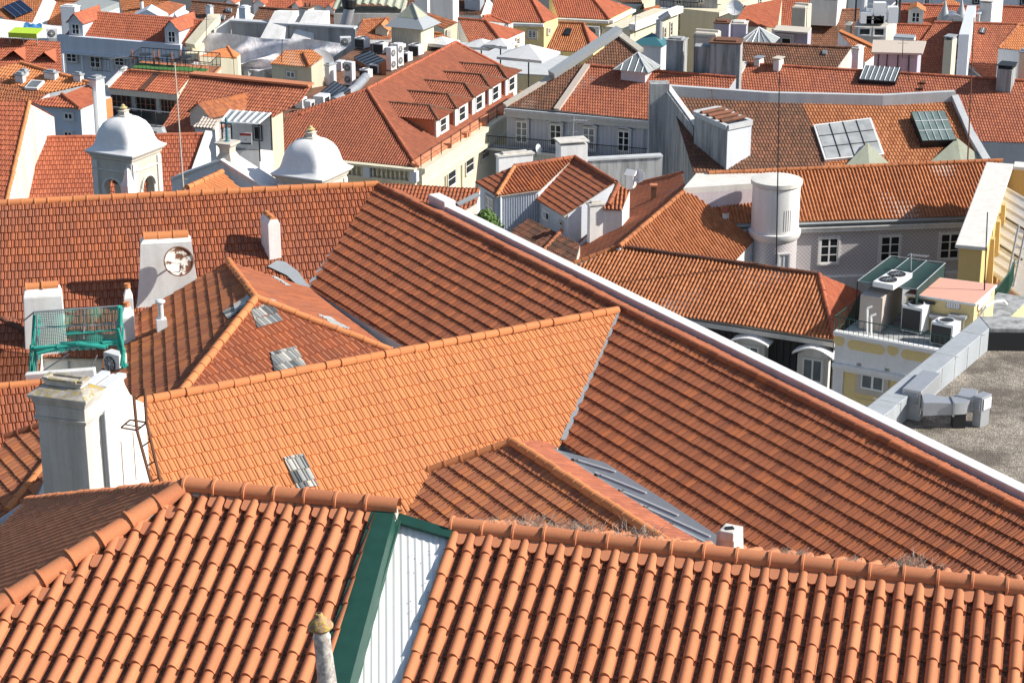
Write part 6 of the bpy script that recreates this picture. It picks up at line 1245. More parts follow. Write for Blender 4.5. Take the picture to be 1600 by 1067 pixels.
sheet_roof('grey ribbed skylight roof beside the big white dish', ((500, 146), (524, 158), (548, 140), (524, 127)), zf_, (.3, .3, 1.2, 1.2))
sheet_roof('grey ribbed skylight roof in the middle of the cluster of condensers', ((553, 90), (577, 104), (603, 94), (578, 80)), zf_, (.4, .4, 1.3, 1.3))
AC0 = None
for i, (x, y, s, fans, n, rz) in enumerate(((566, 75, 1.5, 1, 'farthest left condenser of the black fronted row behind the palace ridge', .5), (595, 83, 1.5, 1, 'second black fronted condenser from the left behind the palace ridge', .5), (622, 85, 1.5, 1, 'third black fronted condenser from the left behind the palace ridge', .5), (650, 86, 1.5, 1, 'black fronted condenser nearest the slate topped lantern tower', .5),
        (612, 110, 1.2, 2, 'tall louvred condenser standing left of a twin at the palace ridge', 1.0), (623, 104, 1.2, 2, 'tall louvred condenser standing right of a twin at the palace ridge', 1.0), (634, 96, 1.3, 1, 'small condenser just behind the tall pair', .5), (547, 134, 1.4, 2, 'tall grey condenser above the curved duct', .5), (572, 122, 1.2, 1, 'low condenser with fan up right of the tall grey one', .5), (588, 114, 1.2, 1, 'low condenser next to the ribbed skylight', .5), (540, 72, 1.3, 1, 'lone condenser at the end of the plastic sheeting', .1))):
    b = pz(x, y, zf_); sz = (.74 * s, .56 * s, .56 * s) if fans == 1 else (.8, .5, 1.9)
    lab = n; rz = -.55 if rz == .5 else rz
    ac_unit('air_conditioner', lab, b, rz, sz, fans, 'side' if i == 10 or fans == 2 else 'top', 'condensers on the plant roof behind the palace')
du = thing('duct', 'fat grey duct curving along the palace ridge by the condensers', 'duct', pz(540, 150, zf_)); m = MB(); pts = [pz(522, 160, zf_ + .5), pz(540, 149, zf_ + .55), pz(556, 138, zf_ + .6), pz(566, 127, zf_ + .7), pz(571, 121, zf_ + .5)]; m.path(pts, .38, 12); m.build('pipe', 'galv', du, smooth=50)
for x0, x1, y, hh, n in ((490, 516, 166, .9, 'white ventilation box at the near end of the plant roof'), (462, 480, 168, .8, 'small white ventilation box behind the red front slope'), (476, 492, 175, .9, 'white fan box lowest behind the red front slope'), (524, 540, 110, .8, 'white tank box right of the big white dish')):
    b = pz((x0 + x1) / 2, y, zf_); w = (x1 - x0) * mpp(b); e = thing('vent_box', n, 'ventilation box', b); m = MB(); m.box(b + UP * hh / 2, w, w * .7, hh, uR1); m.build('casing', 'metal_white', e, bevel=.03); m = MB(); m.box(b + UP * hh * .5 - np.cross(UP, uR1) * 0 + np.array([0, -.0, 0]) + unit(np.cross(uR1, UP)) * (w * .355), w * .6, .03, hh * .6, uR1); m.build('grille', 'grille', e)
dish('satellite_dish', 'big white satellite dish on a pale block behind the palace', 0, 0, py(500, 100, pz(500, 118, zf_)[1]), 1.15, (.25, -.9, .3), 'metal_white', post=1.6)
h = House('house', 'cream penthouse with a small window beside the big white dish', 'house', 'cream', zb=0); a, b = pz(422, 99, 24.6), pz(484, 105, 24.6); cp_ = slope_plane(a, b, 24, 'near'); h.face(cp_, [(446, 79), (488, 78), (505, 90), (484, 105), (422, 100)], unit(b - a), 'far', 'clay_orange', eave=(3, 4)); caps(h.e, hit(484, 105, cp_), hit(474, 84, cp_), 'clay_rust', .13, .42, .05)
fr_ = wall_frame(a + np.array([0, .19, 0]), b + np.array([0, .19, 0])); window(h.e, fr_, 446, 110, 463, 124, '2x1', .12, 'stone', 'glass_grey'); o, c, t = chimney(h.e, 508, 515, 526, 104, 134, zf_, 30, 'white_plaster', 'slab', 'zinc_matt'); h.done()
# ---------------------------------------------------------------- blue-grey tiled house
bA, bB, bE, bG = pz(905, 103, 25.0), pz(1150, 122.5, 25.0), pz(788, 167, 22.5), pz(1040, 190, 22.5); BP = plane3(bA, bB, (bE + bG) / 2); uB_ = unit(bB - bA); nB_ = unit([uB_[1], -uB_[0], 0]); nB_ = nB_ if nB_[1] < 0 else -nB_
bg = House('house', 'blue grey tiled house with arched tall windows and a long iron balcony', 'house', 'facade_tile', zb=0)
bg.face(BP, [(918, 103.5), (1150, 122.5), (1100, 197), (870, 173)], uB_, 'fine', 'clay_far', eave=(2, 3), ov=.4, label='red roof slope'); bg.face(BP, [(896, 102), (918, 103.5), (870, 173), (789, 166)], uB_, 'fine', 'clay_brown', eave=(2, 3), ov=.4, label='old brown roof slope')
strip(bg.e, hit(918, 103.5, BP), hit(870, 173, BP), .5, BP[1], 'mortar', 'party_wall_cap', .10, .18); strip(bg.e, hit(896, 102, BP), hit(789, 166, BP), .45, BP[1], 'stone', 'verge', .10, .2); caps(bg.e, hit(918, 103.5, BP), hit(1150, 122.5, BP), 'clay_red', .13, .42, .05)
ea, eb = hit(789, 166, BP) - nB_ * .335, hit(1100, 197, BP) - nB_ * .335; cb_ = (ea + eb) / 2; Lb = np.linalg.norm(eb - ea); m = MB(); m.box(cb_ + nB_ * .2 - UP * .22, Lb, .5, .25, uB_); m.box(cb_ + nB_ * .1 - UP * .55, Lb, .3, .45, uB_); m.build('cornice', 'concrete_pale', bg.e, bevel=.03)
fb_ = wall_frame(ea, eb)
for i, (x0, x1, y0, y1, gl) in enumerate(((803, 827, 187, 226, 'glass_grey'), (856, 880, 192, 231, 'glass'), (907, 932, 197, 237, 'glass_grey'), (962, 986, 202, 240, 'glass'), (1017, 1041, 207, 246, 'glass'))): window(bg.e, fb_, x0, y0, x1, y1, '2x3', .16, 'concrete_pale', gl, 'white_paint' if i != 3 else 'white_paint', .07, 'window', .16)
ba, bb = hit(755, 226, fb_[0]), hit(1040, 250, fb_[0]); m = MB(); m.box((ba + bb) / 2 + nB_ * .5 - UP * .1, np.linalg.norm(bb - ba), 1.0, .2, uB_); m.build('balcony_slab', 'concrete_pale', bg.e); railing(bg.e, [ba + nB_ * .1, ba + nB_ * .95, bb + nB_ * .95], 1.0, .16, .022, 'dark_metal', 'balcony_railing')
m = MB(); q = hit(1006, 200, fb_[0]) + nB_ * .08; m.tube(q, q - UP * 6, .06, 6); m.build('downpipe', 'zinc_matt', bg.e)
p, L_, R_, wl, wr, hh = edge_box(970, 1008, 1021, 112, 131, BP, 26); c = p + L_ * wl / 2 + R_ * wr / 2; m = MB(); m.frustum(c - UP * 1.5, c + UP * hh, wl, wr, wl, wr, -L_); ln = m.build('lantern', 'pink_wall', bg.e, label='roof lantern with glazed pyramid')
m = MB(); o_ = .45; ap_ = c + UP * (hh + 1.25); cs = [c + UP * hh + L_ * a * (wl / 2 + o_) + R_ * b * (wr / 2 + o_) for a, b in ((1, -1), (-1, -1), (-1, 1), (1, 1))]
for i in range(4): m.face([cs[i], cs[(i + 1) % 4], ap_])
m.face(cs); m.build('lantern_roof', 'slate_glass', ln); m = MB()
for i in range(4):
    a, b = cs[i], cs[(i + 1) % 4]; m.tube(a, ap_, .05, 5)
    for t in (.2, .4, .6, .8): q = a + (b - a) * t; tt = 1 - abs(t - .5) * 2; top = (a + b) / 2 + (ap_ - (a + b) / 2) * tt * .95 + (q - (a + b) / 2) * (1 - tt) * 0; m.tube(q, q + (ap_ - (a + b) / 2) * tt * .93, .035, 4)
m.build('glazing_bars', 'metal_white', ln); bg.done()
# old brown roof behind it, with grey verge
h = House('house', 'old brown roof house with a long grey raised verge behind the blue grey house', 'house', 'grey_plaster', zb=0); a, b = pz(905, 106, 24.9), pz(1000, 112, 24.9); q = slope_plane(a, b, 26, 'near'); h.face(q, [(903, 106), (967, 58), (1000, 80), (1000, 112)], unit(b - a), 'fine', 'clay_brown'); strip(h.e, hit(862, 126, q) + UP * .3, hit(968, 56, q) + UP * .3, .7, q[1], 'zinc_matt', 'verge', .2, .5); strip(h.e, hit(968, 56, q), hit(1002, 82, q), .5, q[1], 'stone', 'verge', .12, .3); h.done()
# ---------------------------------------------------------------- long red roof on the right and grey gabled house in front of it
lA, lB = pz(1163, 100.5, 24.6), pz(1640, 130, 24.6); LP_ = slope_plane(lA, lB, 23, 'near'); h = House('house', 'house with a very long plain red roof and a glass lantern on its ridge', 'house', 'concrete_pale', zb=0); h.face(LP_, [(1163, 100.5), (1640, 130), (1640, 226), (1300, 210), (1130, 160)], unit(lB - lA), 'fine', 'clay_far'); h.back(lA, lB, 4, 23, 'clay_far'); caps(h.e, lA, lB, 'clay_red', .13, .42, .05); strip(h.e, lA, hit(1128, 163, LP_), .5, LP_[1], 'stone_white', 'party_wall_cap', .14, .25)
for x, y in ((1443, 131), (1439, 140), (1434, 149)): b = hit(x, y, LP_); m = MB(); m.box(b + LP_[1] * .12, .35, .3, .16, unit(lB - lA), LP_[1]); m.build('vent_tile', 'clay_dark', h.e)
g0 = [hit(*p, (LP_[0] + LP_[1] * .35, LP_[1])) for p in ((1341, 125), (1399, 129), (1408, 106), (1350, 102))]; m = MB(); m.solid(g0, [p - LP_[1] * .5 for p in g0]); o = m.build('skylight', 'dark_metal', h.e); c = sum(g0) / 4; g1 = [c + (p - c) * .93 + LP_[1] * .02 for p in g0]; m = MB(); m.solid(g1, [p - LP_[1] * .015 for p in g1]); m.build('pane', 'glass_grey', o); m = MB()
for i in range(8): t = i / 7; a, b = g1[0] * (1 - t) + g1[1] * t, g1[3] * (1 - t) + g1[2] * t; m.tube(a + UP * .03, b + UP * .03, .035, 4)
m.build('glazing_bars', 'metal_white', o); h.done()
sA_, sB_ = pz(1045, 151, 28.5), pz(1491, 156, 28.5); SP = slope_plane(sA_, sB_, 25, 'near'); uS = unit(sB_ - sA_); sh = House('house', 'grey walled house with brown and orange roof, two skylights and a white capped back wall', 'house', 'concrete', zb=0)
sh.face(SP, [(1047, 152), (1253, 160), (1276, 213), (1296, 275), (1085, 275)], uS, 'fine', 'clay_brown', label='weathered brown tiles'); sh.face(SP, [(1253, 160), (1491, 157), (1540, 256), (1420, 275), (1296, 275), (1276, 213)], uS, 'fine', 'clay_gold', label='cleaned orange tiles')
pts = [(1044, 147), (1200, 158), (1378, 162), (1491, 156)]; 
for a, b in zip(pts[:-1], pts[1:]): A_, B_ = hit(*a, SP) + UP * .3, hit(*b, SP) + UP * .3; m = MB(); m.box((A_ + B_) / 2 - UP * .25, np.linalg.norm(B_ - A_) + .05, .45, 1.1, B_ - A_); m.build('back_wall', 'concrete_pale', sh.e)
for a, b, w_ in (((1491, 156), (1516, 214), .45), ((1516, 214), (1541, 257), .5)): A_, B_ = hit(*a, SP), hit(*b, SP); m = MB(); m.box((A_ + B_) / 2 + SP[1] * .15, np.linalg.norm(B_ - A_), w_, .5, B_ - A_, SP[1]); m.build('verge', 'concrete_pale', sh.e)
# left party wall
wl0 = sA_ + UP * .75; frt = hit(1083, 198, SP) + UP * .55; dW = unit((frt - wl0) * [1, 1, 0]); sW = unit([-dW[1], dW[0], 0]); sW = sW if sW[0] < 0 else -sW; ext_ = frt + (frt - wl0) * .25; m = MB(); tk = .5
m.solid([wl0, ext_, ext_ + sW * tk, wl0 + sW * tk], [np.array([*v[:2], 0]) for v in (wl0, ext_, ext_ + sW * tk, wl0 + sW * tk)]); m.build('party_wall', 'concrete', sh.e); m = MB(); m.solid([v + UP * .12 for v in (wl0, ext_, ext_ + sW * tk * .7, wl0 + sW * tk * .7)], [v for v in (wl0, ext_, ext_ + sW * tk * .7, wl0 + sW * tk * .7)]); m.build('coping', 'white_plaster', sh.e)
m = MB(); q = wl0 + sW * tk * .6 + np.array([-.5, -.1, 0]); m.column([np.array([*(q + np.array(d_)).tolist()[:2], wl0[2] + .25]) for d_ in ((-.55, -.5, 0), (.75, -.5, 0), (.75, .6, 0), (-.55, .6, 0))], 0); m.build('pier', 'concrete', sh.e)
# big wedge chimney block
p, L_, R_, wl, wr, hh = edge_box(1083, 1134, 1171, 203, 266, SP, 52); c = p + L_ * wl / 2 + R_ * wr / 2; m = MB(); T = [p + UP * hh, p + L_ * wl + UP * (hh + .35), p + L_ * wl + R_ * wr + UP * (hh + .35), p + R_ * wr + UP * hh]; m.solid(T, [np.array([*v[:2], 20]) for v in T]); o = m.build('chimney', 'concrete', sh.e, label='big grey chimney block')
m = MB(); nR_ = np.cross(UP, R_); nR_ = nR_ if nR_ @ (CP - p) > 0 else -nR_; m.box(p + R_ * wr / 2 + nR_ * .02 + UP * (hh / 2 - .2), wr, .05, hh + .4, R_); m.build('front_face', 'white_blue', o)
m = MB(); 
for a, b in ((0, 1), (1, 2), (2, 3), (3, 0)): A_, B_ = T[a], T[b]; m.box((A_ + B_) / 2 + UP * .15, np.linalg.norm(B_ - A_), .3, .3, B_ - A_)
m.build('rim', 'concrete_pale', o); m = MB()
for i in range(4): t = .2 + i * .2; a = T[0] * (1 - t) + T[1] * t + UP * .34; b = T[3] * (1 - t) + T[2] * t + UP * .34; m.tube(a, b, .14, 8)
m.build('cap_tiles', 'clay_dark', o)
def roof_skylight(par, pl, px, up, glass, barmat, curb, nx, ny, cw=.88):
    q = [hit(*p, (pl[0] + pl[1] * up, pl[1])) for p in px]; m = MB(); m.solid(q, [p - pl[1] * (up + .2) for p in q]); o = m.build('skylight', curb, par); c = sum(q) / 4; g = [c + (p - c) * cw + pl[1] * .02 for p in q]; m = MB(); m.solid(g, [p - pl[1] * .015 for p in g]); m.build('pane', glass, o); m = MB()
    for i in range(1, nx): t = i / nx; m.tube(g[0] * (1 - t) + g[1] * t + pl[1] * .02, g[3] * (1 - t) + g[2] * t + pl[1] * .02, .03, 4)
    for i in range(1, ny): t = i / ny; m.tube(g[0] * (1 - t) + g[3] * t + pl[1] * .02, g[1] * (1 - t) + g[2] * t + pl[1] * .02, .03, 4)
    m.build('glazing_bars', barmat, o); return o
roof_skylight(sh.e, SP, ((1289, 250), (1382, 241), (1361, 184), (1271, 195)), .18, 'glass_pale', 'dark_metal', 'white_plaster', 4, 3, .93); roof_skylight(sh.e, SP, ((1441, 221), (1495, 219), (1476, 173), (1423, 175)), .55, 'glass_green', 'metal_white', 'dark_metal', 5, 3, .97)
for pts in (((1318, 262), (1354, 233), (1394, 260), (1340, 243)), ((1452, 254), (1494, 226), (1548, 258), (1480, 232))):
    a, b, c3 = hit(*pts[0], SP), hit(*pts[1], SP) + SP[1] * .55, hit(*pts[2], SP); bk = (a + c3) / 2 + unit(np.cross(uS, SP[1])) * 0 + np.array([0, 1.8, .95]); fr_ = (a + c3) / 2 + np.array([0, -1.6, -.75]); m = MB(); m.face([a, fr_, b]).face([fr_, c3, b]).face([c3, bk, b]).face([bk, a, b]); m.build('felt_hump', 'felt', sh.e, fixn=True)
sh.done()
mast('very tall thin rusty mast rising from the patterned tile house ridge at right', None, (1522, 28), hit(1512, 252, ZP), .045, (), 'rust')
mast('tall thin dark mast in front of the round tower', None, (1218, 112), pz(1213, 412, 27.2), .04, ((.99, .3, 'bar'),), 'dark_metal')
mast('thin aerial pole on the brown tiles beside the big grey chimney block', None, (1112, 140), hit(1115, 182, SP), .03, ((.95, .9, 'bar'), (.7, .6, 'bar')), 'rust'); mast('tall pale aerial pole above the church gable and dome', None, (273, 98), pz(287, 300, 38), .035, ((.05, .5, 'bar'), (.1, .4, 'bar')), 'stone')
mast('aerial with yagi arms on the white wedge chimney before the iron balcony', None, (897, 182), pz(894, 236, 28), .04, ((.9, 1.2, 'yagi'), (.55, .7, 'bar')), 'galv')
# ---------------------------------------------------------------- stepped white house cluster in the centre
zQ = 28.6; qa, qb, qc = pz(898, 247, zQ), pz(978, 295, zQ), pz(804, 261, zQ); QA = slope_plane(qa, qb, 24, 'left'); QB = slope_plane(qc, qa, 24, 'near'); uQA, uQB = unit(qb - qa), unit(qa - qc)
qh = House('house', 'stepped white house with ribbed blue wall and red brown gabled roofs beyond the parapet', 'house', 'white_blue', zb=14)
qh.face(QA, [qa, hit(960, 286, QA), hit(881, 338, QA), hit(827, 306, QA), hit(843, 297, QA)], uQA, 'mars', 'clay_wing', eave=(2, 3)); q1, q2 = hit(776, 307, QB), hit(845, 297, QB); qh.face(QB, [qc, qa, q2, q1], uQB, 'lusa', 'clay_rust', eave=(2, 3))
QE = plane3(qc, q1, pz(742, 285, q1[2])); qh.face(QE, [qc, q1, pz(742, 285, q1[2])], np.cross(QE[1], UP), 'mars', 'clay_wing', eave=(1, 2)); caps(qh.e, q1, qc, 'clay_orange', .12, .42, .05); caps(qh.e, qc, qa, 'clay_wing', .12, .42, .05); caps(qh.e, qa, hit(962, 286, QA), 'clay_wing', .13, .42, .05); qh.back(qa, hit(960, 286, QA), .5, 24, 'clay_wing', 'right'); strip(qh.e, qa, hit(843, 297, QA), .3, QA[1] + QB[1], 'clay_dark', 'valley', .05, .05)
nQB = unit([uQB[1], -uQB[0], 0]); nQB = nQB if nQB[1] < 0 else -nQB; fq = wall_frame(q1 - nQB * .2, q2 - nQB * .2); m = MB()
for i in range(16): q = q1 - nQB * .2 + uQB * (.45 + i * .16); m.box(q - UP * 1.6 + nQB * .01, .05, .04, 2.6, uQB)
m.build('wall_ribs', 'blue_grey_tile', qh.e); uE = unit((q1 - pz(742, 285, q1[2])) * [1, 1, 0]); nE_ = unit([uE[1], -uE[0], 0]); nE_ = nE_ if nE_[0] < 0 else -nE_; fe = ((q1 - nE_ * .2, nE_), uE); window(qh.e, fe, 758, 306, 772, 340, '2x2', .12, 'stone', 'glass_grey')
nQA = unit([uQA[1], -uQA[0], 0]); nQA = nQA if nQA[0] < 0 else -nQA; fqa = ((hit(850, 318, QA) - nQA * .2, nQA), -uQA if uQA[0] < 0 else uQA); window(qh.e, fqa, 847, 328, 859, 345, '2x1', .08, 'white_plaster'); window(qh.e, fqa, 874, 345, 880, 354, '1x1', .05, 'stone')
chimney(qh.e, 917, 921, 943, 322, 380, 26.0, 70, 'white_plaster', 'slab', 'white_old', sink=4); qh.done()
h = House('house', 'small red hip of roll tiles on a white rendered annexe right of the stepped house', 'house', 'white_plaster', zb=14); a, b = pz(942, 328, 27.9), pz(972, 329, 27.9); q = slope_plane(a, b, 28, 'near'); h.face(q, [(962, 288), (984, 298), (972, 329), (942, 328)], unit(b - a), 'lusa', 'clay_rust', eave=(2, 3), ov=.15); caps(h.e, hit(951, 322, q), hit(966, 290, q), 'clay_wing', .14, .5, .05); h.done()
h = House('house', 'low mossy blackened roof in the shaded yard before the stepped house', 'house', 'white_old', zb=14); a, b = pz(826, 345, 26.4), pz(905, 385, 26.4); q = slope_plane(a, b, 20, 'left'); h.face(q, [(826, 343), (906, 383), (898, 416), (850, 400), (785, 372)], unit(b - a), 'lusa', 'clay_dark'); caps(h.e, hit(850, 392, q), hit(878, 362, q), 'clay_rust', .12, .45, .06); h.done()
h = House('house', 'brown roof sliver beyond the long ridge left of the stepped house', 'house', 'white_old', zb=14); a, b = pz(598, 289, 28.8), pz(750, 296, 28.8); q = slope_plane(a, b, 22, 'near'); h.face(q, [(596, 288), (750, 295), (745, 318), (700, 345), (620, 330)], unit(b - a), 'far', 'clay_wing'); strip(h.e, hit(748, 306, q), hit(715, 322, q), .3, q[1], 'zinc_matt', 'gutter', .1, .1); h.done()
for (xa, xb, xc, yt, yb, zz, n) in ((775, 779, 833, 246, 268, 27.8, 'long low white chimney wall left of the stepped house ridge'), (868, 876, 918, 228, 252, 28.0, 'white wedge chimney block with a sloping sheet top before the iron balcony')):
    h = House('chimney_stack', n, 'chimney', 'white_plaster', zb=14); b0 = pz(xb, yb, zz); h.root(b0); chimney(h.e, xa, xb, xc, yt, yb, zz, 70 if xa < 800 else 75, 'white_plaster', 'pent' if xa > 800 else 'slab', 'white_old', sink=6)
cs_ = House('chimney_stack', 'small white chimney with a gabled cap beside a white dish', 'chimney', 'white_plaster', zb=14); cs_.root(pz(998, 288, 26.9)); chimney(cs_.e, 978, 989, 995, 275, 292, 26.9, 35, 'white_plaster', 'roof', 'white_plaster', sink=3)
dish('satellite_dish', 'white satellite dish beside the small gabled white chimney', 0, 0, py(999, 275, pz(999, 288, 26.9)[1] - .4), .42, (-.5, -.8, .25), 'metal_white', post=.6); dish('satellite_dish', 'grey satellite dish end of the long low white chimney wall', 0, 0, py(840, 233, pz(840, 245, 28)[1]), .3, (.8, -.5, .25), 'metal_white', post=.5)
w0, w1 = pz(880, 252, 27.4), pz(1034, 244, 27.4); wt = House('wall', 'streaked grey concrete yard wall behind the stepped house', 'wall', 'concrete', zb=10, loc=(w0[0], w0[1], 10)); wt.root(w0); m = MB(); m.box((w0 + w1) / 2 - UP * 5, np.linalg.norm(w1 - w0), .4, 10, w1 - w0); m.build('panel', 'concrete', wt.e); m = MB(); m.box((w0 + w1) / 2 + UP * .06, np.linalg.norm(w1 - w0), .6, .12, w1 - w0); m.build('coping', 'concrete_pale', wt.e)
# green bush
bs = thing('bush', 'small green bush behind the white parapet left of the stepped house', 'bush', pz(750, 352, 29)); m = MB(); c = pz(750, 346, 29.2)
for i in range(1500):
    d_ = NR.normal(0, 1, 3); d_ /= np.linalg.norm(d_); r = NR.random() ** .4; q = c + d_ * r * np.array([1.25, .6, .55]) + np.array([0, 0, .2 * sin(d_[0] * 5)]); s = .07; a = NR.normal(0, 1, 3); a /= np.linalg.norm(a); b = np.cross(a, d_); b = b / (np.linalg.norm(b) + 1e-6); m.face([q - a * s - b * s * .6, q + a * s - b * s * .4, q + a * s * 1.1 + b * s * .5, q - a * s * .8 + b * s * .6])
m.build('foliage', 'leaf', bs, fixn=False); m = MB(); [m.tube(c - UP * .9 + np.array([x, 0, 0]), c + np.array([x * 2, 0, .1]), .04, 5) for x in (-.3, 0, .35)]; m.build('stem', 'wood', bs)
# ---------------------------------------------------------------- far roofscape
def zfar(y): return float(np.interp(y, [-20, 0, 30, 60, 100, 130], [12.0, 14.0, 17.5, 20.5, 24.0, 25.0]))
def roofblock(label, px, mat='clay_far', wall='white_plaster', z=None, s=25, kind='fine', line=None, ridge=True, back=4.0, name='house', capmat=None, d='near', verge=None):
    "px: roof polygon, first two points = upper edge (left, right)"
    z = zfar((px[0][1] + px[1][1]) / 2) if z is None else z; A, B = pz(*px[0], z), pz(*px[1], z); h = House(name, label, 'house', wall, zb=-1); pl = slope_plane(A, B, s, d); h.face(pl, px, B - A, kind, mat)
    if ridge: caps(h.e, A, B, capmat or mat, .14, .45, .05)
    if back: h.back(A, B, back, s, mat)
    if verge:
        for a, b in verge: strip(h.e, hit(*a, pl), hit(*b, pl), .45, pl[1], 'stone_white', 'verge', .12, .25)
    h.pl = pl; h.u = unit(B - A); n = unit([h.u[1], -h.u[0], 0]); h.nf = n if n[1] < 0 else -n; return h
def hip_right(h, top, bot, tip, mat='clay_red', kind='fine', cap=True):
    "right hip face: top and bot are px on the front plane, tip px at eave height"
    a, b = hit(*top, h.pl), hit(*bot, h.pl); c = pz(*tip, b[2]); q = plane3(a, b, c); h.face(q, [a, b, c], np.cross(q[1], UP), kind, mat)
    if cap: caps(h.e, b, a, mat, .14, .45, .05)
    return b, c
def eave_wins(h, P, Q, wins, style='2x3', sur=.18, surm='stone', glass='glass', off=.05):
    n = unit([(Q - P)[1], -(Q - P)[0], 0]); n = n if n @ (CP - P) > 0 else -n; x = unit((Q - P) * [1, 1, 0])
    for w in wins: window(h.e, ((P + n * off, n), x), *w[:4], w[4] if len(w) > 4 else style, sur, surm, w[5] if len(w) > 5 else glass, proud=.08)
# top left
h = roofblock('orange roof carrying blue solar collectors in the upper left corner', [(-40, -12), (72, -10), (50, 38), (20, 38), (-40, 0)], 'clay_gold', z=18.5); h.done(); sp = h.pl
e = thing('solar_panel', 'pair of dark blue solar collectors lying on the upper left corner roof', 'solar panel', hit(28, 12, sp)); q = [hit(*p, (sp[0] + sp[1] * .3, sp[1])) for p in ((4, 11), (24, 27), (51, 16), (31, 0))]; m = MB(); m.solid(q, [p - sp[1] * .12 for p in q]); m.build('collector', 'solar', e); m = MB()
for i in range(4): t = i / 3; m.tube(q[0] * (1 - t) + q[3] * t + sp[1] * .02, q[1] * (1 - t) + q[2] * t + sp[1] * .02, .05, 4)
m.build('frame', 'zinc', e); m = MB(); [m.tube(p - sp[1] * .1, p - sp[1] * .5, .05, 4) for p in q]; m.build('mount', 'zinc', e)
h = roofblock('steep orange roof right of the solar collectors with a white gable strip', [(62, 0), (128, 4), (98, 40), (52, 38)], 'clay_gold', z=17.0, verge=[((64, 0), (54, 22))]); h.done()
h = House('house', 'white rendered house with a grey flat roof and blue pool cover terrace', 'house', 'white_blue', zb=-1); h.flat([(95, 14), (150, 18), (186, 4), (140, -6)], 17.2, 'slate_glass', th=.6); h.done(); h = House('house', 'low white terrace house with a blue plastic sheet below the solar collectors', 'house', 'white_blue', zb=-1); P = h.flat([(-30, 60), (96, 60), (96, 42), (-30, 26)], 19.0, 'white_plaster', th=.3); h.done()
e = thing('plastic_cover', 'crumpled blue plastic sheet on the white terrace below the solar collectors', 'sheet', pz(52, 46, 19.1)); m = MB(); Q = [pz(*p, 19.3) for p in ((36, 50), (64, 52), (66, 43), (38, 41))]; m.grid(0, lambda u, v: (Q[0] * (1 - u) + Q[1] * u) * (1 - v) + (Q[3] * (1 - u) + Q[2] * u) * v + UP * (.25 + .25 * sin(u * 9) * sin(v * 7)), 12, 8); m.build('sheet', 'blue', e, smooth=True)
chimney(h.e, 96, 118, 126, 13, 34, 18.6, 20, 'white_plaster', 'slab', bev=0, sink=3)
ac = pz(82, 60, 19.1); ac_unit('air_conditioner', 'dark air conditioner on the terrace beside the blue plastic sheet', ac, .3, (1.0, .5, .9))
h = roofblock('patchy orange roof behind the pale grey dormer house', [(186, -6), (262, 2), (205, 32), (190, 18)], 'clay_gold', z=15.8, verge=None); o, c, t = chimney(h.e, 219, 222, 225, 3, 16, h.pl, 30, 'metal_white', 'pots', 'rust', bev=0); h.done()
h = roofblock('terracotta roof with a pale triangular gable behind the pale grey dormer house', [(228, 16), (262, 2), (290, 8), (262, 27)], 'clay_rust', z=16.5, s=22, ridge=False, wall='white_blue'); h.done(); h = House('house', 'white side wall with a low gable left of the brown roofs', 'house', 'white_blue', zb=-1); a, b = pz(205, 27, 17.2), pz(256, 30, 17.2); h.root(a); k = (a + b) / 2 + UP * .9; m = MB(); m.solid([a, k, b, b + np.array([0, 3, 0]), k + np.array([0, 3, 0]), a + np.array([0, 3, 0])], [np.array([*v[:2], -1]) for v in (a, k, b, b + np.array([0, 3, 0]), k + np.array([0, 3, 0]), a + np.array([0, 3, 0]))]); m.build('wall', 'white_blue', h.e)
h = roofblock('old brown roof with small rooflights left of the plastic sheeting', [(300, 3), (372, 10), (366, 38), (330, 34), (296, 26)], 'clay_brown', z=17.0); [roof_skylight(h.e, h.pl, p, .2, 'glass_grey', 'zinc', 'zinc_matt', 2, 1) for p in (((338, 28), (350, 30), (352, 24), (342, 23)), ((352, 17), (361, 18), (362, 13), (354, 12)))]; chimney(h.e, 322, 329, 334, 12, 28, h.pl, 30, 'white_blue', 'slab', 'zinc_matt', bev=0); h.done()
h = roofblock('brown ridge roof between two white parapets above the plastic sheeting', [(405, 13), (470, 18), (470, 42), (392, 34)], 'clay_brown', z=18.2, wall='white_plaster'); chimney(h.e, 374, 384, 392, 14, 40, 18.6, 25, 'white_blue', 'slab', bev=0); h.done()
h = roofblock('red roof with three small white dormers at the top edge', [(395, -10), (540, -4), (530, 26), (470, 20), (400, 14)], 'clay_red', z=14.8)
for x0, x1, yb, yt in ((353, 366, 10, 3), (398, 412, 14, 5), (456, 468, 17, 10), (508, 522, 22, 14)): gable_dormer(h.e, h.pl, h.u, h.nf, x0, x1, yb, yt, 2.0, 'white_plaster', 'clay_red', None, rh=.5)
h.done()
h = roofblock('dark brown patched roof behind the dented metal flue', [(548, -6), (652, -2), (648, 40), (602, 30), (540, 24)], 'clay_brown', z=16.2, verge=[((551, -3), (541, 18))]); h.done()
h = roofblock('old patched roof with white mortar repairs above the condensers', [(500, 24), (548, 27), (544, 50), (500, 46)], 'clay_brown', z=18.6); h.done()
fl_ = thing('flue', 'dented zinc ventilation flue with a dark cowl above the tarpaulin', 'flue', pz(536, 46, 19.5)); b = pz(537, 47, 19.5); m = MB(); t1 = py(546, 14, b[1]); m.path([b, py(541, 34, b[1]), t1], .55, 10); m.build('pipe', 'galv', fl_, smooth=50); m = MB(); m.lathe(t1, [(.55, 0), (.7, .2), (.75, .9), (.5, 1.2), (.1, 1.3)], 12); m.build('cowl', 'dark_metal', fl_)
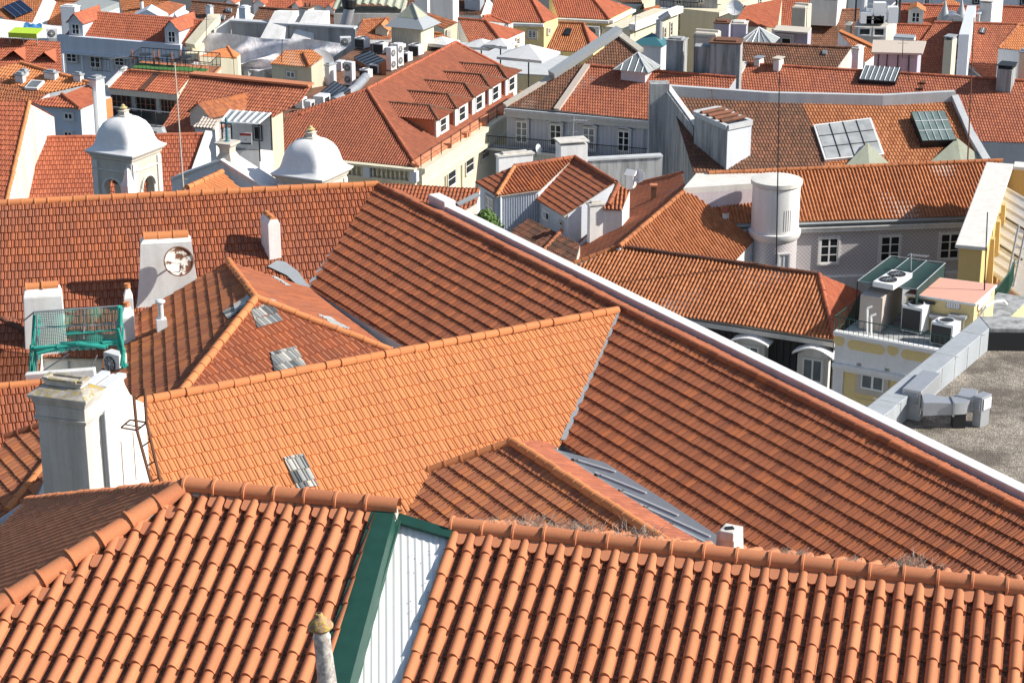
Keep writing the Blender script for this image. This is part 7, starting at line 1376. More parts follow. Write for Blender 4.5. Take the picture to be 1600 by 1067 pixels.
# building under plastic sheeting
h = House('building', 'grey roofless building wrapped in pale plastic sheeting with two sloped white buttress walls', 'building', 'grey_plaster', zb=-1)
a, b = pz(362, 52, 20.6), pz(556, 64, 20.6); h.root(a); m = MB(); n = np.array([0, 1, 0]); m.solid([a + UP * 1.1, b + UP * 1.1, b + n * .6 + UP * 1.1, a + n * .6 + UP * 1.1], [np.array([*v[:2], -1]) for v in (a, b, b + n * .6, a + n * .6)]); m.build('back_wall', 'grey_plaster', h.e); m = MB(); m.box((a + b) / 2 + UP * 1.18 + n * .3, np.linalg.norm(b - a), 1.0, .16, b - a); m.build('coping', 'concrete_pale', h.e)
for x in (422, 470):
    p0 = pz(x, 54, 20.6); w = 1.9; dx = unit([.95, -.1, 0]); k = mpp(p0); pts = lambda o: [p0 + o + np.array([-0.9, -2.4, -.3]), p0 + o + np.array([.5, .2, 2.2]), p0 + o + np.array([.9, .6, 2.2]), p0 + o + np.array([.9, .6, -4]), p0 + o + np.array([-.9, -2.4, -4])]
    m = MB(); m.solid(pts(dx * w), pts(0 * dx)); m.build('buttress', 'white_plaster', h.e)
T0, T1, T2, T3 = pz(318, 52, 21.2), pz(548, 68, 21.2), pz(452, 118, 18.4), pz(300, 100, 18.6); m = MB()
def drape(u, v):
    p = (T0 * (1 - u) + T1 * u) * (1 - v) + (T3 * (1 - u) + T2 * u) * v; f = .55 * sin(u * 23 + v * 4) * (v ** .5) + .5 * sin(u * 9 + 1 + v * 3) * v + .25 * sin(v * 14 + u * 11) + .35 * sin(u * 41 + v * 9) * v; return p + np.array([.15, -.75, .45]) * f * 1.5 + UP * (-.9 * sin(pi * v) * (1 - .5 * u))
m.grid(0, drape, 90, 26); m.build('plastic_sheet', 'plastic_sheet', h.e, smooth=True, fixn=False, label='crumpled translucent plastic sheeting'); m = MB(); B_ = [drape(u, 1.0) for u in np.linspace(0, 1, 20)]; [m.face([a, b, np.array([*b[:2], -1]), np.array([*a[:2], -1])]) for a, b in zip(B_[:-1], B_[1:])]; m.build('front_wall', 'white_old', h.e)
v0, v1 = pz(335, 30, 20.9), pz(300, 92, 19.6); m = MB(); m.box((v0 + v1) / 2 + UP * .1, np.linalg.norm(v1 - v0), 1.2, .8, v1 - v0); m.build('parapet', 'cream', h.e); m = MB(); a, b = pz(335, 46, 21.0), pz(364, 40, 21.2); m.solid([v + UP * z for v, z in ((a, 0), (b, .8), (b + n * .8, .8), (a + n * .8, 0))], [np.array([*v[:2], 10]) for v in (a, b, b + n * .8, a + n * .8)]); m.build('parapet', 'white_plaster', h.e); h.done()
h = roofblock('little orange hipped pavilion in front of the plastic sheeting', [(342, 77), (356, 74), (372, 92), (312, 88)], 'clay_orange', 'cream', z=22.6, ridge=False, back=1.5); b_, c_ = hip_right(h, (356, 74), (366, 92), (376, 86), 'clay_orange'); h.done()
dish('satellite_dish', 'grey mesh satellite dish on the chimney above the white buttress walls', 0, 0, py(496, 24, 205), .95, (.35, -.9, .2), 'zinc', post=1.5)
h = House('chimney_stack', 'tall pale chimney stack beside the grey mesh dish', 'chimney', 'white_old', zb=-1); h.root(pz(480, 42, 19)); chimney(h.e, 468, 482, 496, 15, 42, 19.4, 25, 'white_old', 'pots', 'rust', bev=0); chimney(h.e, 472, 486, 496, -8, 15, 19.4 + 3.0, 25, 'white_blue', 'slab', bev=0) if False else None; h.done()
# behind the condensers
h = roofblock('rust roof with a gabled dormer above the black fronted condensers', [(566, 33), (608, 30), (612, 62), (552, 62)], 'clay_rust', 'white_plaster', z=21.0); gable_dormer(h.e, h.pl, unit(h.u + h.nf * .5), unit(h.nf - h.u * .5), 586, 606, 56, 46, 2.0, 'cream', 'clay_orange', None, rh=.5); h.done()
e = House('canopy_roof', 'arched green and yellow painted corrugated canopy near the top edge', 'canopy', 'white_old', zb=-1); b = pz(578, 34, 19.0); e.root(b); m = MB(); m.grid(0, lambda u, v: b + np.array([(u - .5) * 7.5, v * 5 - 2, 1.3 + .9 * sin(pi * (u * .8 + .1)) + .1 * sin(u * 60)]), 48, 2); m.build('sheet', 'felt', e.e, fixn=False); m = MB(); m.box(b + UP * .2, 7, 4, 2.0); m.build('wall', 'white_old', e.e)
h = House('house', 'slate topped square lantern tower with pale ribbed walls', 'house', 'tan_metal', zb=-1); p, L_, R_, wl, wr, hh = edge_box(612, 658, 678, 45, 70, 23.6, 24); c = p + L_ * wl / 2 + R_ * wr / 2; h.root(c); m = MB(); m.frustum(np.array([*c[:2], 0]), c + UP * hh, wl, wr, wl, wr, -L_); m.build('wall', 'cream', h.e); m = MB()
for i in range(14): q = p + L_ * wl * (i + .5) / 14 + np.cross(UP, L_) * 0 - np.cross(L_, UP) * -.0; m.box(q + UP * hh * .45 - R_ * .02, .07, .05, hh * 1.0, -L_)
m.build('ribs', 'stone', h.e); m = MB(); o_ = .5; zt9 = hh; ring_ = lambda s, z: [c + L_ * a * (wl / 2 + o_) * s + R_ * b_ * (wr / 2 + o_) * s + UP * z for a, b_ in ((1, -1), (-1, -1), (-1, 1), (1, 1))]; m.solid(ring_(.5, hh + .75), ring_(1, hh)); m.build('roof', 'zinc_matt', h.e); ap_ = c + UP * (hh + 1.9); r5 = ring_(.52, hh + .74); m = MB(); [m.face([r5[i], r5[(i + 1) % 4], ap_]) for i in range(4)]; m.build('roof_lantern', 'felt', h.e); m = MB(); [m.tube(r5[i], ap_, .06, 5) for i in range(4)]; m.build('hip_roll', 'zinc', h.e); h.done()
h = roofblock('small cream attic house with a brown roof right of the slate topped tower', [(668, 20), (716, 35), (694, 46), (655, 25)], 'clay_rust', 'cream', z=21.8, s=18, ridge=False, back=0); P = hit(694, 46, h.pl); Q = hit(716, 35, h.pl); eave_wins(h, P, Q, ((698, 47, 704, 60),), '1x2'); h.done()
h = House('chimney_stack', 'broad white chimney slab with a hooked pipe at the top edge', 'chimney', 'white_plaster', zb=-1); h.root(pz(690, 30, 19)); chimney(h.e, 648, 668, 672, -10, 20, 18.6, 20, 'white_plaster', 'slab', 'zinc_matt', bev=0, sink=4); chimney(h.e, 672, 708, 717, -6, 34, 19.2, 15, 'white_plaster', 'slab', 'zinc_matt', bev=0, sink=4); h.done()
h = roofblock('orange roof strip just right of the slate topped lantern tower', [(668, 52), (690, 54), (720, 66), (662, 66)], 'clay_orange', z=22.2); h.done()
h = roofblock('dark roof with a blue grey dormer box at the top edge', [(716, -6), (762, -4), (752, 24), (716, 24)], 'clay_dark', z=16.5); chimney(h.e, 726, 750, 757, -2, 18, h.pl, 20, 'blue_grey_tile', 'pent', 'felt', bev=0); h.done()
h = roofblock('red hipped house with white right wall left of the parasols', [(716, 30), (760, 34), (784, 66), (732, 66)], 'clay_far', 'white_plaster', z=20.8, kind='can'); b_, c_ = hip_right(h, (760, 34), (784, 66), (820, 50)); eave_wins(h, b_, c_, ((806, 58, 812, 72, '1x2'),)); h.done()
h = roofblock('red roof wing behind the red hipped house left of the yellow villa', [(755, 27), (766, 25), (800, 38), (752, 32)], 'clay_red', 'white_plaster', z=19.6); hip_right(h, (766, 25), (795, 38), (802, 36)); h.done()
# parasols
for (px, yy, w, z, n) in ((690, 66, 44, 23.4, 'white square parasol farthest left behind the palace ridge'), (752, 70, 46, 23.2, 'white square parasol in the middle behind the palace ridge'), (826, 85, 76, 23.0, 'white square parasol nearest, casting shade on the palace roof'), (782, 68, 40, 23.6, 'white square parasol half hidden behind the nearest parasol')):
    c = pz(px, yy, z); hw = w * mpp(c) / 2; e = thing('parasol', n, 'parasol', c - UP * 2.6, 'white parasols behind the palace'); dA_, dB_ = unit([.92, -.4, 0]), unit([.4, .92, 0]); cs = [c + dA_ * a * hw + dB_ * b * hw for a, b in ((-1, -1), (1, -1), (1, 1), (-1, 1))]; ap_ = c + UP * hw * .42; m = MB()
    for i in range(4): a, b = cs[i], cs[(i + 1) % 4]; md = (a + b) / 2 + UP * .05; m.face([a, md, ap_]).face([md, b, ap_]); m.face([a, b, b - UP * .22, a - UP * .22])
    m.build('canopy', 'canvas', e, fixn=False); m = MB(); m.tube(c - UP * 3.2, ap_, .06, 8); m.build('pole', 'dark_metal', e); m = MB(); [m.tube(c - UP * .5, k, .025, 4) for k in cs]; m.build('ribs', 'zinc', e)
tc2 = House('terrace', 'hidden roof terrace floor under the white parasols', 'terrace', 'cream', zb=-1); tc2.flat([(715, 110), (862, 118), (900, 90), (690, 62)], 20.2, 'concrete_pale'); tc2.done()
# yellow villa
h = roofblock('yellow villa with big red hipped roof and iron balcony on its sunny side', [(858, -12), (920, -10), (952, 31), (872, 27)], 'clay_red', 'pale_yellow', z=17.5, kind='can'); b_, c_ = hip_right(h, (920, -10), (952, 31), (988, 13)); a_ = hit(872, 27, h.pl); eave_wins(h, b_, c_, ((958, 40, 964, 58, '1x3'), (972, 30, 979, 50, '1x3'))); eave_wins(h, a_, b_, ((936, 42, 944, 56, '1x2'),))
n = unit([(c_ - b_)[1], -(c_ - b_)[0], 0]); n = n if n[0] > 0 else -n; m = MB(); m.box((a_ + b_) / 2 + h.nf * .2 - UP * .25, np.linalg.norm(b_ - a_), .5, .3, b_ - a_).box((b_ + c_) / 2 + n * .2 - UP * .24, np.linalg.norm(c_ - b_), .5, .3, c_ - b_); m.build('cornice', 'white_plaster', h.e); q0, q1 = hit(972, 58, (b_, n)), hit(984, 52, (b_, n)); railing(h.e, [q0 + n * .9, q1 + n * .9], 1.1, .3, .03); h.done()
q = hit(926, 50, (a_, h.nf)); ac_unit('air_conditioner', 'white fan unit fixed to the shaded yellow villa front', q + h.nf * .5 - UP * .6, atan2(h.u[1], h.u[0]), (1.7, .6, 1.3)); q = hit(868, 46, (a_, h.nf)); ac_unit('air_conditioner', 'white fan unit on the white pier between the villa wings', q + h.nf * .6 - UP * .6, atan2(h.u[1], h.u[0]) + .6, (1.4, .6, 1.2))
h = roofblock('left wing of the yellow villa with its own red hip and shaded windows', [(775, -12), (826, -10), (850, 36), (764, 33)], 'clay_red', 'pale_yellow', z=18.4, kind='can'); b_, c_ = hip_right(h, (826, -10), (850, 36), (872, 28)); a_ = hit(764, 33, h.pl); eave_wins(h, a_, b_, ((823, 46, 840, 62),)); eave_wins(h, b_, c_, ((855, 43, 860, 55, '1x2'),)); m = MB(); m.box((a_ + b_) / 2 + h.nf * .2 - UP * .25, np.linalg.norm(b_ - a_), .5, .3, b_ - a_); m.build('cornice', 'white_plaster', h.e); h.done()
h = roofblock('low yellow annexe of the villa with a rooflight and a roller shutter', [(874, 36), (912, 38), (927, 83), (852, 79)], 'clay_gold', 'pale_yellow', z=21.2, kind='can'); b_, c_ = hip_right(h, (912, 38), (927, 83), (945, 70), 'clay_red'); a_ = hit(852, 79, h.pl); eave_wins(h, a_, b_, ((859, 86, 878, 110, '1x6', 'metal_white'), (894, 85, 905, 110, '2x2'))); roof_skylight(h.e, h.pl, ((880, 54), (889, 55), (893, 45), (885, 44)), .15, 'glass', 'zinc', 'dark_metal', 1, 1); h.done()
# street buildings top centre right
h = roofblock('tall narrow pale house with brown roof right of the yellow villa', [(950, -6), (1000, -4), (1008, 16), (990, 13)], 'clay_brown', 'cream', z=14.2); a_, b_ = pz(990, 14, 13.6), pz(1032, -6, 13.6); m = MB(); m.column([a_, b_, b_ + np.array([-2, 6, 0]), a_ + np.array([-3, 5, 0])], -1); m.build('side_wall', 'cream', h.e); eave_wins(h, a_, b_, ((1018, 14, 1026, 40, '1x3'), (1001, 20, 1008, 36, '1x3'))); h.done()
h = roofblock('sunny cream street house with long cornice and open shutters', [(1006, 14), (1030, 8), (1032, 14), (1012, 26)], 'clay_rust', 'cream', z=16.0, ridge=False, back=0); a_, b_ = pz(985, 46, 16.4), pz(1060, 17, 16.4); n = unit([(b_ - a_)[1], -(b_ - a_)[0], 0]); n = n if n[0] > 0 else -n; m = MB(); m.column([a_, b_, b_ - n * 3, a_ - n * 3], -1); m.build('side_wall', 'cream', h.e); m = MB(); m.box((a_ + b_) / 2 + UP * .2 + n * .2, np.linalg.norm(b_ - a_), .8, .7, b_ - a_); m.build('cornice', 'white_plaster', h.e); eave_wins(h, a_, b_, ((1046, 34, 1051, 58, '1x3'), (1036, 42, 1041, 62, '1x2'), (1018, 50, 1024, 66, '1x2'))); h.done()
h = House('building', 'grey street building with balconies and arched lower windows at the top edge', 'building', 'grey_plaster', zb=-1); a, b = pz(1030, -30, 17.5), pz(1122, -26, 17.5); h.root(a); n = np.array([0, -1, 0]); h.body.column([a, b, b + np.array([0, 6, 0]), a + np.array([0, 6, 0])], -1); eave_wins(h, a, b, ((1054, -6, 1066, 9, '2x2'), (1088, -6, 1101, 7, '2x2'), (1086, 30, 1100, 54, '2x3'), (1058, 28, 1068, 50, '2x3'))); q0, q1 = hit(1030, 12, (a, n)), hit(1124, 19, (a, n)); m = MB(); m.box((q0 + q1) / 2 + n * .6, np.linalg.norm(q1 - q0), 1.6, .3, q1 - q0); m.build('balcony_slab', 'concrete_pale', h.e); railing(h.e, [q0 + n * 1.3, q1 + n * 1.3], 1.1, .4, .03); m = MB(); q = (q0 + q1) / 2 - UP * 3.6; m.box(q + n * .04, np.linalg.norm(q1 - q0), .08, 6.6, q1 - q0); m.build('lower_facade', 'stone', h.e); h.done()
h = House('building', 'sunlit cream terrace building stepping down behind a round dish at the top edge', 'building', 'cream', zb=-1); a, b = pz(1124, 20, 14.5), pz(1215, -16, 14.5); h.root(a); nn = unit([(b - a)[1], -(b - a)[0], 0]); nn = nn if nn[0] > 0 else -nn; h.body.column([a, b, b - nn * 5, a - nn * 5], -1); eave_wins(h, a, b, ((1160, 6, 1165, 20, '1x2'), (1185, -4, 1190, 10, '1x2'), (1145, 14, 1150, 26, '1x2'))); h.done(); dish('satellite_dish', 'pale satellite dish in front of the sunlit cream terrace building', 0, 0, py(1148, 13, 195), .75, (-.1, -.9, .4), 'metal_white', post=1.5)
# chimneys and boxes right of the blue-grey house
h = House('house', 'small white roof house with a teal pyramid roof and a bent metal flue', 'house', 'white_blue', zb=-1); p, L_, R_, wl, wr, hh = edge_box(993, 1032, 1042, 72, 100, 24.4, 20); c = p + L_ * wl / 2 + R_ * wr / 2; h.root(c); m = MB(); m.frustum(np.array([*c[:2], 10]), c + UP * hh, wl, wr, wl, wr, -L_); m.build('wall', 'white_blue', h.e); cs = [c + UP * hh + L_ * a * (wl / 2 + .3) + R_ * b * (wr / 2 + .3) for a, b in ((1, -1), (-1, -1), (-1, 1), (1, 1))]; m = MB(); [m.face([cs[i], cs[(i + 1) % 4], c + UP * (hh + .8)]) for i in range(4)]; m.face(cs); m.build('roof', 'teal_roof', h.e); q = c - L_ * .6 + UP * (hh + .3); m = MB(); m.path([q, q + UP * 1.6, q + UP * 2.0 + np.array([.8, 0, .1])], .28, 10); m.build('flue', 'galv', h.e, smooth=50); h.done()
for (xa, xb, xc, yt, yb, z, yaw, mt, cp, cm, n) in ((1040, 1066, 1073, 66, 118, 24.6, 20, 'concrete', 'slab', 'concrete', 'tall stained grey chimney wall with a cream edge right of the teal roof'), (1108, 1155, 1159, 70, 122, 24.9, 12, 'concrete', 'slab', 'rust', 'broad stained grey chimney wall with a dark top'), (1083, 1109, 1112, 74, 118, 24.9, 12, 'concrete', None, None, 'black streaked grey chimney wall below the tan box'), (1083, 1118, 1126, 56, 76, 25.4, 20, 'tan_metal', 'tile', 'stone', 'tan chimney box topped by a row of pale tile caps'), (1115, 1138, 1141, 38, 68, 22.8, 12, 'lilac', 'slab', 'rust', 'lilac grey chimney with a white edge'), (1140, 1165, 1168, 40, 66, 22.6, 12, 'lilac', 'slab', 'white_old', 'lilac grey chimney half in shadow right of its twin'), (1236, 1257, 1267, 14, 45, 20.2, 22, 'stone', 'tile', 'stone', 'lichen grey and cream chimney with a tiled cap'), (1473, 1486, 1493, 64, 95, 23.2, 30, 'cream', 'flatcap', 'zinc_matt', 'cream two stage chimney on the large right hand roof'), (1557, 1580, 1587, 110, 127, 24.9, 25, 'concrete', 'flatcap', 'dark_metal', 'mossy grey chimney on the long red roof ridge'), (1590, 1606, 1612, 84, 124, 24.2, 25, 'cream', 'slab', 'zinc_matt', 'cream chimney cut by the right picture edge'), (1330, 1340, 1348, 78, 110, 24.3, 30, 'white_plaster', 'slab', 'white_old', 'white chimney beside the brown folded roof'), (1321, 1327, 1331, 40, 56, 21.4, 30, 'white_old', 'roof', 'white_old', 'tiny white chimney left of the telecom platform'), (1178, 1186, 1193, 95, 103, 24.6, 30, 'white_plaster', 'pent', 'zinc', 'tiny white vent box left of another on the long red roof ridge'), (1208, 1217, 1224, 96, 105, 24.7, 30, 'white_plaster', 'pent', 'stone', 'tiny white vent box with a mossy sheet on the long red roof ridge'), (1530, 1548, 1566, 6, 34, 18.6, 25, 'white_plaster', 'pent', 'white_old', 'big white double chimney with a sloping top at the upper right'), (1526, 1530, 1534, 22, 34, 18.6, 30, 'white_plaster', 'roof', 'white_plaster', 'small white gabled chimney just left of the big white double one')):
    h = House('chimney_stack', n, 'chimney', mt, zb=-1); h.root(pz(xb, yb, z)); chimney(h.e, xa, xb, xc, yt, yb, z, yaw, mt, cp, cm, bev=0, sink=5); h.done()
h = roofblock('brown tiled roof behind the twin grey chimney walls', [(1098, 66), (1330, 76), (1300, 118), (1150, 112), (1096, 116)], 'clay_brown', 'white_old', z=23.6); roof_skylight(h.e, h.pl, ((1284, 74 + 10), (1291, 85), (1293, 79), (1286, 78)), .15, 'glass_grey', 'zinc', 'zinc', 1, 1); h.done()
h = roofblock('red roof in front of the cream terrace building at the top edge', [(1165, 10), (1222, -2), (1215, 44), (1145, 40)], 'clay_red', 'cream', z=19.2, ridge=False); h.done()
h = roofblock('sunlit red roof with a white verge near the top edge', [(1214, -8), (1280, -4), (1262, 50), (1192, 44)], 'clay_red', 'white_plaster', z=18.6, verge=[((1216, -6), (1196, 40))]); h.done()
h = roofblock('wide weathered brown roof left of the telecom platform', [(1268, 18), (1345, 16), (1340, 84), (1270, 78), (1262, 46)], 'clay_brown', 'white_old', z=20.4); h.done()
h = House('house', 'flared white attic box with a slatted dark glazed roof at the top edge', 'house', 'white_plaster', zb=-1); P = [pz(*p, 20.6) for p in ((1266, 24), (1307, 26), (1322, 2), (1284, 0))]; h.root(P[0]); cc_ = sum(P) / 4; m = MB(); T_ = [cc_ + (p - cc_) * 1.06 + UP * 1.6 for p in P]; m.solid(T_, [p - UP * 1 for p in P]); m.build('wall', 'white_plaster', h.e); R_2 = [T_[0], T_[1], T_[2] + UP * 1.3, T_[3] + UP * 1.3]; m = MB(); m.solid([p + UP * .12 for p in R_2], [p + UP * .02 for p in R_2]); m.build('roof', 'slate_glass', h.e); m = MB(); [m.tube(R_2[0] * (1 - t) + R_2[1] * t + UP * .16, R_2[3] * (1 - t) + R_2[2] * t + UP * .16, .06, 4) for t in np.linspace(0, 1, 8)]; m.build('glazing_bars', 'metal_white', h.e); h.done()
h = House('hut', 'lilac rendered roof hut with a dark vent window and flat sheet roof', 'hut', 'lilac', zb=-1); P = [pz(*p, 23.4) for p in ((1240, 52), (1262, 54), (1268, 46), (1246, 44))]; h.root(P[0]); m = MB(); m.column(P, 10); m.build('wall', 'lilac', h.e); m = MB(); P2 = [pz(*p, 23.6) for p in ((1208, 50), (1262, 54), (1268, 46), (1214, 42))]; m.solid([p + UP * .15 for p in P2], P2); m.build('roof', 'stone', h.e); a, b = pz(1210, 52, 23.4), pz(1241, 54, 23.4); m = MB(); m.column([a, b, b + np.array([0, 2, 0]), a + np.array([0, 2, 0])], 10); m.build('wall', 'pink_wall', h.e); eave_wins(h, a, b, ((1219, 58, 1237, 72, '1x1', 'black'),), sur=.08); h.done()
h = House('house', 'steel grey glazed pyramid skylight hut beside the lilac roof hut', 'house', 'felt', zb=-1); c = pz(1185, 64, 23.2); k = mpp(c); h.root(c); dA_, dB_ = unit([.95, -.3, 0]), unit([.3, .95, 0]); r = 28 * k; cs = [c + dA_ * a * r + dB_ * b * r for a, b in ((-1, -1), (1, -1), (1, 1), (-1, 1))]; ap_ = c + UP * r * .75; m = MB(); [m.face([cs[i], cs[(i + 1) % 4], ap_]) for i in range(4)]; m.face(cs); m.build('roof', 'slate_glass', h.e); m = MB(); [m.tube(q, ap_, .06, 4) for q in cs]; [m.tube(cs[0] * (1 - t) + cs[1] * t, (cs[0] * (1 - t) + cs[1] * t) * .3 + ap_ * .7 if abs(t - .5) > .2 else ap_, .05, 4) for t in (.2, .4, .6, .8)]; m.build('glazing_bars', 'metal_white', h.e); ci = [c + (q - c) * .78 for q in cs]; m = MB(); m.column([q - UP * .02 for q in ci], 10); m.build('wall', 'grille', h.e); h.done()
# telecom platform
h = House('building', 'white rooftop plant room carrying the steel telecom platform', 'building', 'white_plaster', zb=-1); P = [pz(*p, 22.4) for p in ((1335, 42), (1385, 42), (1402, 26), (1345, 24))]; h.root(P[0]); m = MB(); m.column(P, 8); m.build('wall', 'white_old', h.e); eave_wins(h, P[0], P[1], ((1340, 43, 1361, 57, '1x1', 'grille'), (1363, 43, 1383, 58, '1x1', 'grille')), sur=.1, surm='white_plaster'); q2, q3 = P[2], P[2] + np.array([2.2, 1, .3]); h.done()
tp_ = thing('telecom_platform', 'steel telecom platform with white cabinets, railings and antenna poles', 'telecom mast', sum(P) / 4 + UP * .4); F_ = [q + UP * .6 for q in (P[0] + np.array([.6, .2, 0]), P[1], P[2], P[3])]; m = MB(); m.solid(F_, [q - UP * .2 for q in F_]); m.build('deck', 'zinc_matt', tp_); m = MB()
for i in range(4):
    a, b = F_[i], F_[(i + 1) % 4]
    for z in (.5, 1.0): m.tube(a + UP * z, b + UP * z, .06, 5)
    for t in (0, .33, .66): q = a + (b - a) * t; m.tube(q, q + UP * 1.05, .06, 5)
m.build('railing', 'metal_white', tp_, fixn=False)
for px, w, hh in ((1373, 1.1, 1.9), (1352, 1.0, 1.0), (1366, 1.6, .7), (1394, .9, 1.5)): q = pz(px, 36, 23.0); m = MB(); m.box(q + UP * hh / 2, w, .8, hh); m.build('cabinet', 'white_paint', tp_)
for px, r in ((1345, .13), (1348, .32), (1399, .10), (1336, .08), (1404, .14)): b = pz(px, 34, 23.0); m = MB(); m.tube(b, b + UP * 5.5, r, 8); m.build('pole', 'metal_white' if r > .2 else 'dark_metal', tp_)
m = MB(); [m.path([pz(1355 + i * 6, 33, 23.3) + UP * .2, pz(1360 + i * 5, 30, 23.6) + UP * .3 * (i % 2), pz(1370 + i * 4, 33, 23.2)], .06, 4) for i in range(4)]; m.build('cable', 'black', tp_)
# big right-hand roofs
h = roofblock('large red roof filling the right edge with a cream chimney', [(1460, 36), (1640, 40), (1640, 140), (1396, 128), (1440, 80)], 'clay_far', 'white_plaster', z=21.5, verge=[((1514, 38), (1496, 70))]); o = roof_skylight(h.e, h.pl, ((1530, 51), (1538, 53), (1541, 45), (1533, 43)), .15, 'glass_grey', 'zinc', 'dark_metal', 2, 1)
c = hit(1501, 118, h.pl); k = mpp(c); r = 30 * k; cs = [c + h.u * a * r + h.nf * -b * r * .6 + UP * .1 for a, b in ((-1, -1), (1, -1), (1, 1), (-1, 1))]; ap_ = c + UP * 1.5 - h.u * .3; m = MB(); [m.face([cs[i], cs[(i + 1) % 4], ap_]) for i in range(4)]; o = m.build('skylight', 'glass_grey', h.e); m = MB(); [m.tube(q, ap_, .07, 4) for q in cs]; [m.tube(cs[0] * (1 - t) + cs[1] * t, ap_, .04, 4) for t in (.25, .5, .75)]; m.build('glazing_bars', 'stone', o); h.done()
h = roofblock('hipped red roof corner pointing in from the right edge', [(1590, 40), (1640, 40), (1640, 84), (1560, 76)], 'clay_orange', 'white_plaster', z=22.6, back=0); caps(h.e, hit(1560, 76, h.pl), hit(1590, 42, h.pl), 'clay_rust', .15, .5, .05); h.done()
h = roofblock('bright red roof right of the telecom platform', [(1384, 39), (1486, 42), (1478, 78), (1395, 78)], 'clay_red', 'white_plaster', z=21.2); h.done()
h = roofblock('red roof behind the round roof lanterns at the top edge', [(1395, 7), (1530, 12), (1525, 40), (1400, 40)], 'clay_red', 'white_plaster', z=17.8)
for x in (1418,): gable_dormer(h.e, h.pl, h.u, h.nf, x, x + 24, 40, 16, 2.0, 'white_plaster', 'clay_orange', '2x2', rh=.4)
for x in (1475, 1501): b = hit(x, 32, h.pl); m = MB(); m.lathe(b, [(.8, -.5), (.8, .2), (.45, .9), (.2, 1.6), (.08, 2.1), (.02, 2.2)], 12); m.build('turret', 'zinc_matt', h.e, smooth=30)
m = MB(); c = hit(1488, 36, h.pl); m.lathe(c - np.array([0, 1.2, 0]), [(1.1, 0), (1.1, 2.6)], 20, (0, 1, 0)); m.build('barrel_roof', 'zinc', h.e, smooth=40); h.done()
h = roofblock('upper right red roof below the white facades', [(1566, 11), (1640, 14), (1640, 48), (1556, 36)], 'clay_red', 'white_plaster', z=18.4); h.done()
pw_ = House('house', 'white double wall with a stepped end on the bright red roof', 'house', 'white_blue', zb=-1); a, b = pz(1497, 72, 22.8), pz(1510, 28, 20.6); pw_.root(a); m = MB(); m.solid([a + np.array([0, 0, 1]), a + np.array([.9, 0, 1]), b + np.array([.9, 0, 1.2]), b + np.array([0, 0, 1.2])], [np.array([*v[:2], 0]) for v in (a, a + np.array([.9, 0, 0]), b + np.array([.9, 0, 0]), b)]); m.build('wall', 'white_blue', pw_.e); pw_.done()
h = House('building', 'white facade with blue shutters at the top right edge', 'building', 'white_blue', zb=-1); a, b = pz(1340, -26, 16.5), pz(1500, -20, 16.5); h.root(a); h.body.column([a, b, b + np.array([0, 6, 0]), a + np.array([0, 6, 0])], -1); eave_wins(h, a, b, ((1442, -12, 1454, 9, '2x2'),), surm='white_plaster'); m = MB(); f0 = (a, np.array([0, -1, 0.]))
for x in (1433, 1463): q = hit(x, -2, f0); m.box(q + np.array([0, -.08, 0]), 13 * mpp(q), .12, 1.7)
m.build('shutter', 'blue', h.e); h.done(); h = House('building', 'plain white facade with small framed windows at the top right corner', 'building', 'white_blue', zb=-1); a, b = pz(1500, -24, 17.0), pz(1640, -18, 17.0); h.root(a); h.body.column([a, b, b + np.array([0, 6, 0]), a + np.array([0, 6, 0])], -1); eave_wins(h, a, b, ((1519, -8, 1530, 7, '1x1'), (1593, -4, 1606, 10, '1x1')), surm='dark_metal'); h.done()
h = roofblock('orange pyramid roof peeping over the top right ridge', [(1478, 0), (1488, 0), (1512, 12), (1468, 10)], 'clay_orange', 'white_plaster', z=17.6, ridge=False, back=0); h.done()
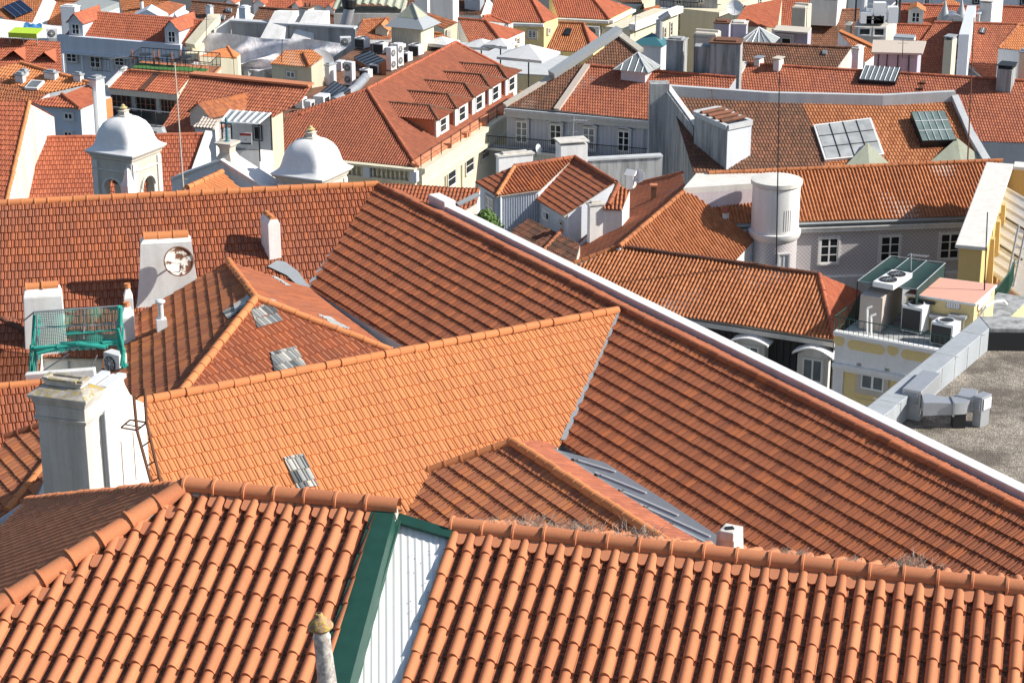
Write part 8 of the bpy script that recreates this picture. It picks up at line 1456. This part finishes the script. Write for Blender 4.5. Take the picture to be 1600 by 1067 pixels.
h = House('house', 'lilac rendered attic hut with a mottled tile roof and rusty ladder', 'house', 'lilac', zb=-1); P = [pz(*p, 25.2) for p in ((1366, 84), (1434, 86), (1440, 78), (1370, 76))]; h.root(P[0]); m = MB(); m.column(P, 5); m.build('wall', 'lilac', h.e); m = MB(); T_ = [p + d_ for p, d_ in zip(P, (np.array([-.3, -.4, .05]), np.array([.3, -.4, .05]), np.array([.4, .3, .5]), np.array([-.3, .3, .5])))]; m.solid([p + UP * .15 for p in T_], T_); m.build('roof', 'mortar', h.e); a, b = P[0], P[1]; m = MB(); [m.box(a + (b - a) * t + np.array([0, -.04, -1.0]), .06, .06, 2.0) for t in (.1, .3, .55, .8)]; m.build('timber', 'dark_metal', h.e); h.done()
h = roofblock('brown folded tile roof sloping down to the white chimney', [(1310, 50), (1314, 50), (1376, 80), (1352, 98), (1332, 74)], 'clay_rust', 'white_plaster', z=23.2, ridge=False, back=0, s=20); strip(h.e, hit(1312, 50, h.pl), hit(1376, 80, h.pl), .4, h.pl[1], 'clay_orange', 'verge', .1, .15); h.done()
h = House('house', 'flat white dormer box on the bright red roof left of the cream chimney', 'house', 'white_plaster', zb=-1); P = [pz(*p, 23.0) for p in ((1396, 60), (1428, 62), (1431, 57), (1400, 55))]; h.root(P[0]); m = MB(); m.column(P, 15); m.build('wall', 'white_plaster', h.e); m = MB(); m.solid([p + UP * .12 for p in P], [p for p in P]); m.build('roof', 'zinc_matt', h.e); h.done()
for (x, y, yt, z, arms, n) in ((440, 98, 62, 24.9, ((.95, 1.0, 'bar'), (.8, .8, 'bar')), 'thin roof aerial above the cream penthouse'), (1410, 92, 62, 25.6, ((.95, 1.2, 'yagi'), (.8, .8, 'bar')), 'roof aerial on the lilac attic hut'), (1260, 44, 8, 20.5, ((.95, .9, 'bar'), (.85, .7, 'bar')), 'roof aerial beside the lichen grey chimney'), (1085, 116, 52, 25.0, ((.9, 1.2, 'yagi'),), 'roof aerial among the stained grey chimney walls'), (992, 58, 20, 22.0, ((.95, .9, 'bar'), (.82, .9, 'bar')), 'roof aerial near the teal pyramid roof'), (715, 66, 30, 21.6, ((.95, 1.1, 'yagi'),), 'roof aerial behind the palace ridge by the parasols'), (322, 60, 24, 21.6, ((.95, .9, 'bar'), (.8, .6, 'bar')), 'roof aerial on the cream gable wall beside the plastic sheeting'), (1487, 64, 30, 23.2, ((.95, .9, 'bar'),), 'roof aerial above the cream two stage chimney'), (1420, 128, 86, 25.2, ((.95, .8, 'bar'), (.88, .8, 'bar')), 'roof aerial on the long red roof right of the glass lantern')):
    mast(n, None, (x + 1, yt), pz(x, y, z), .035, arms, 'dark_metal', group=None)
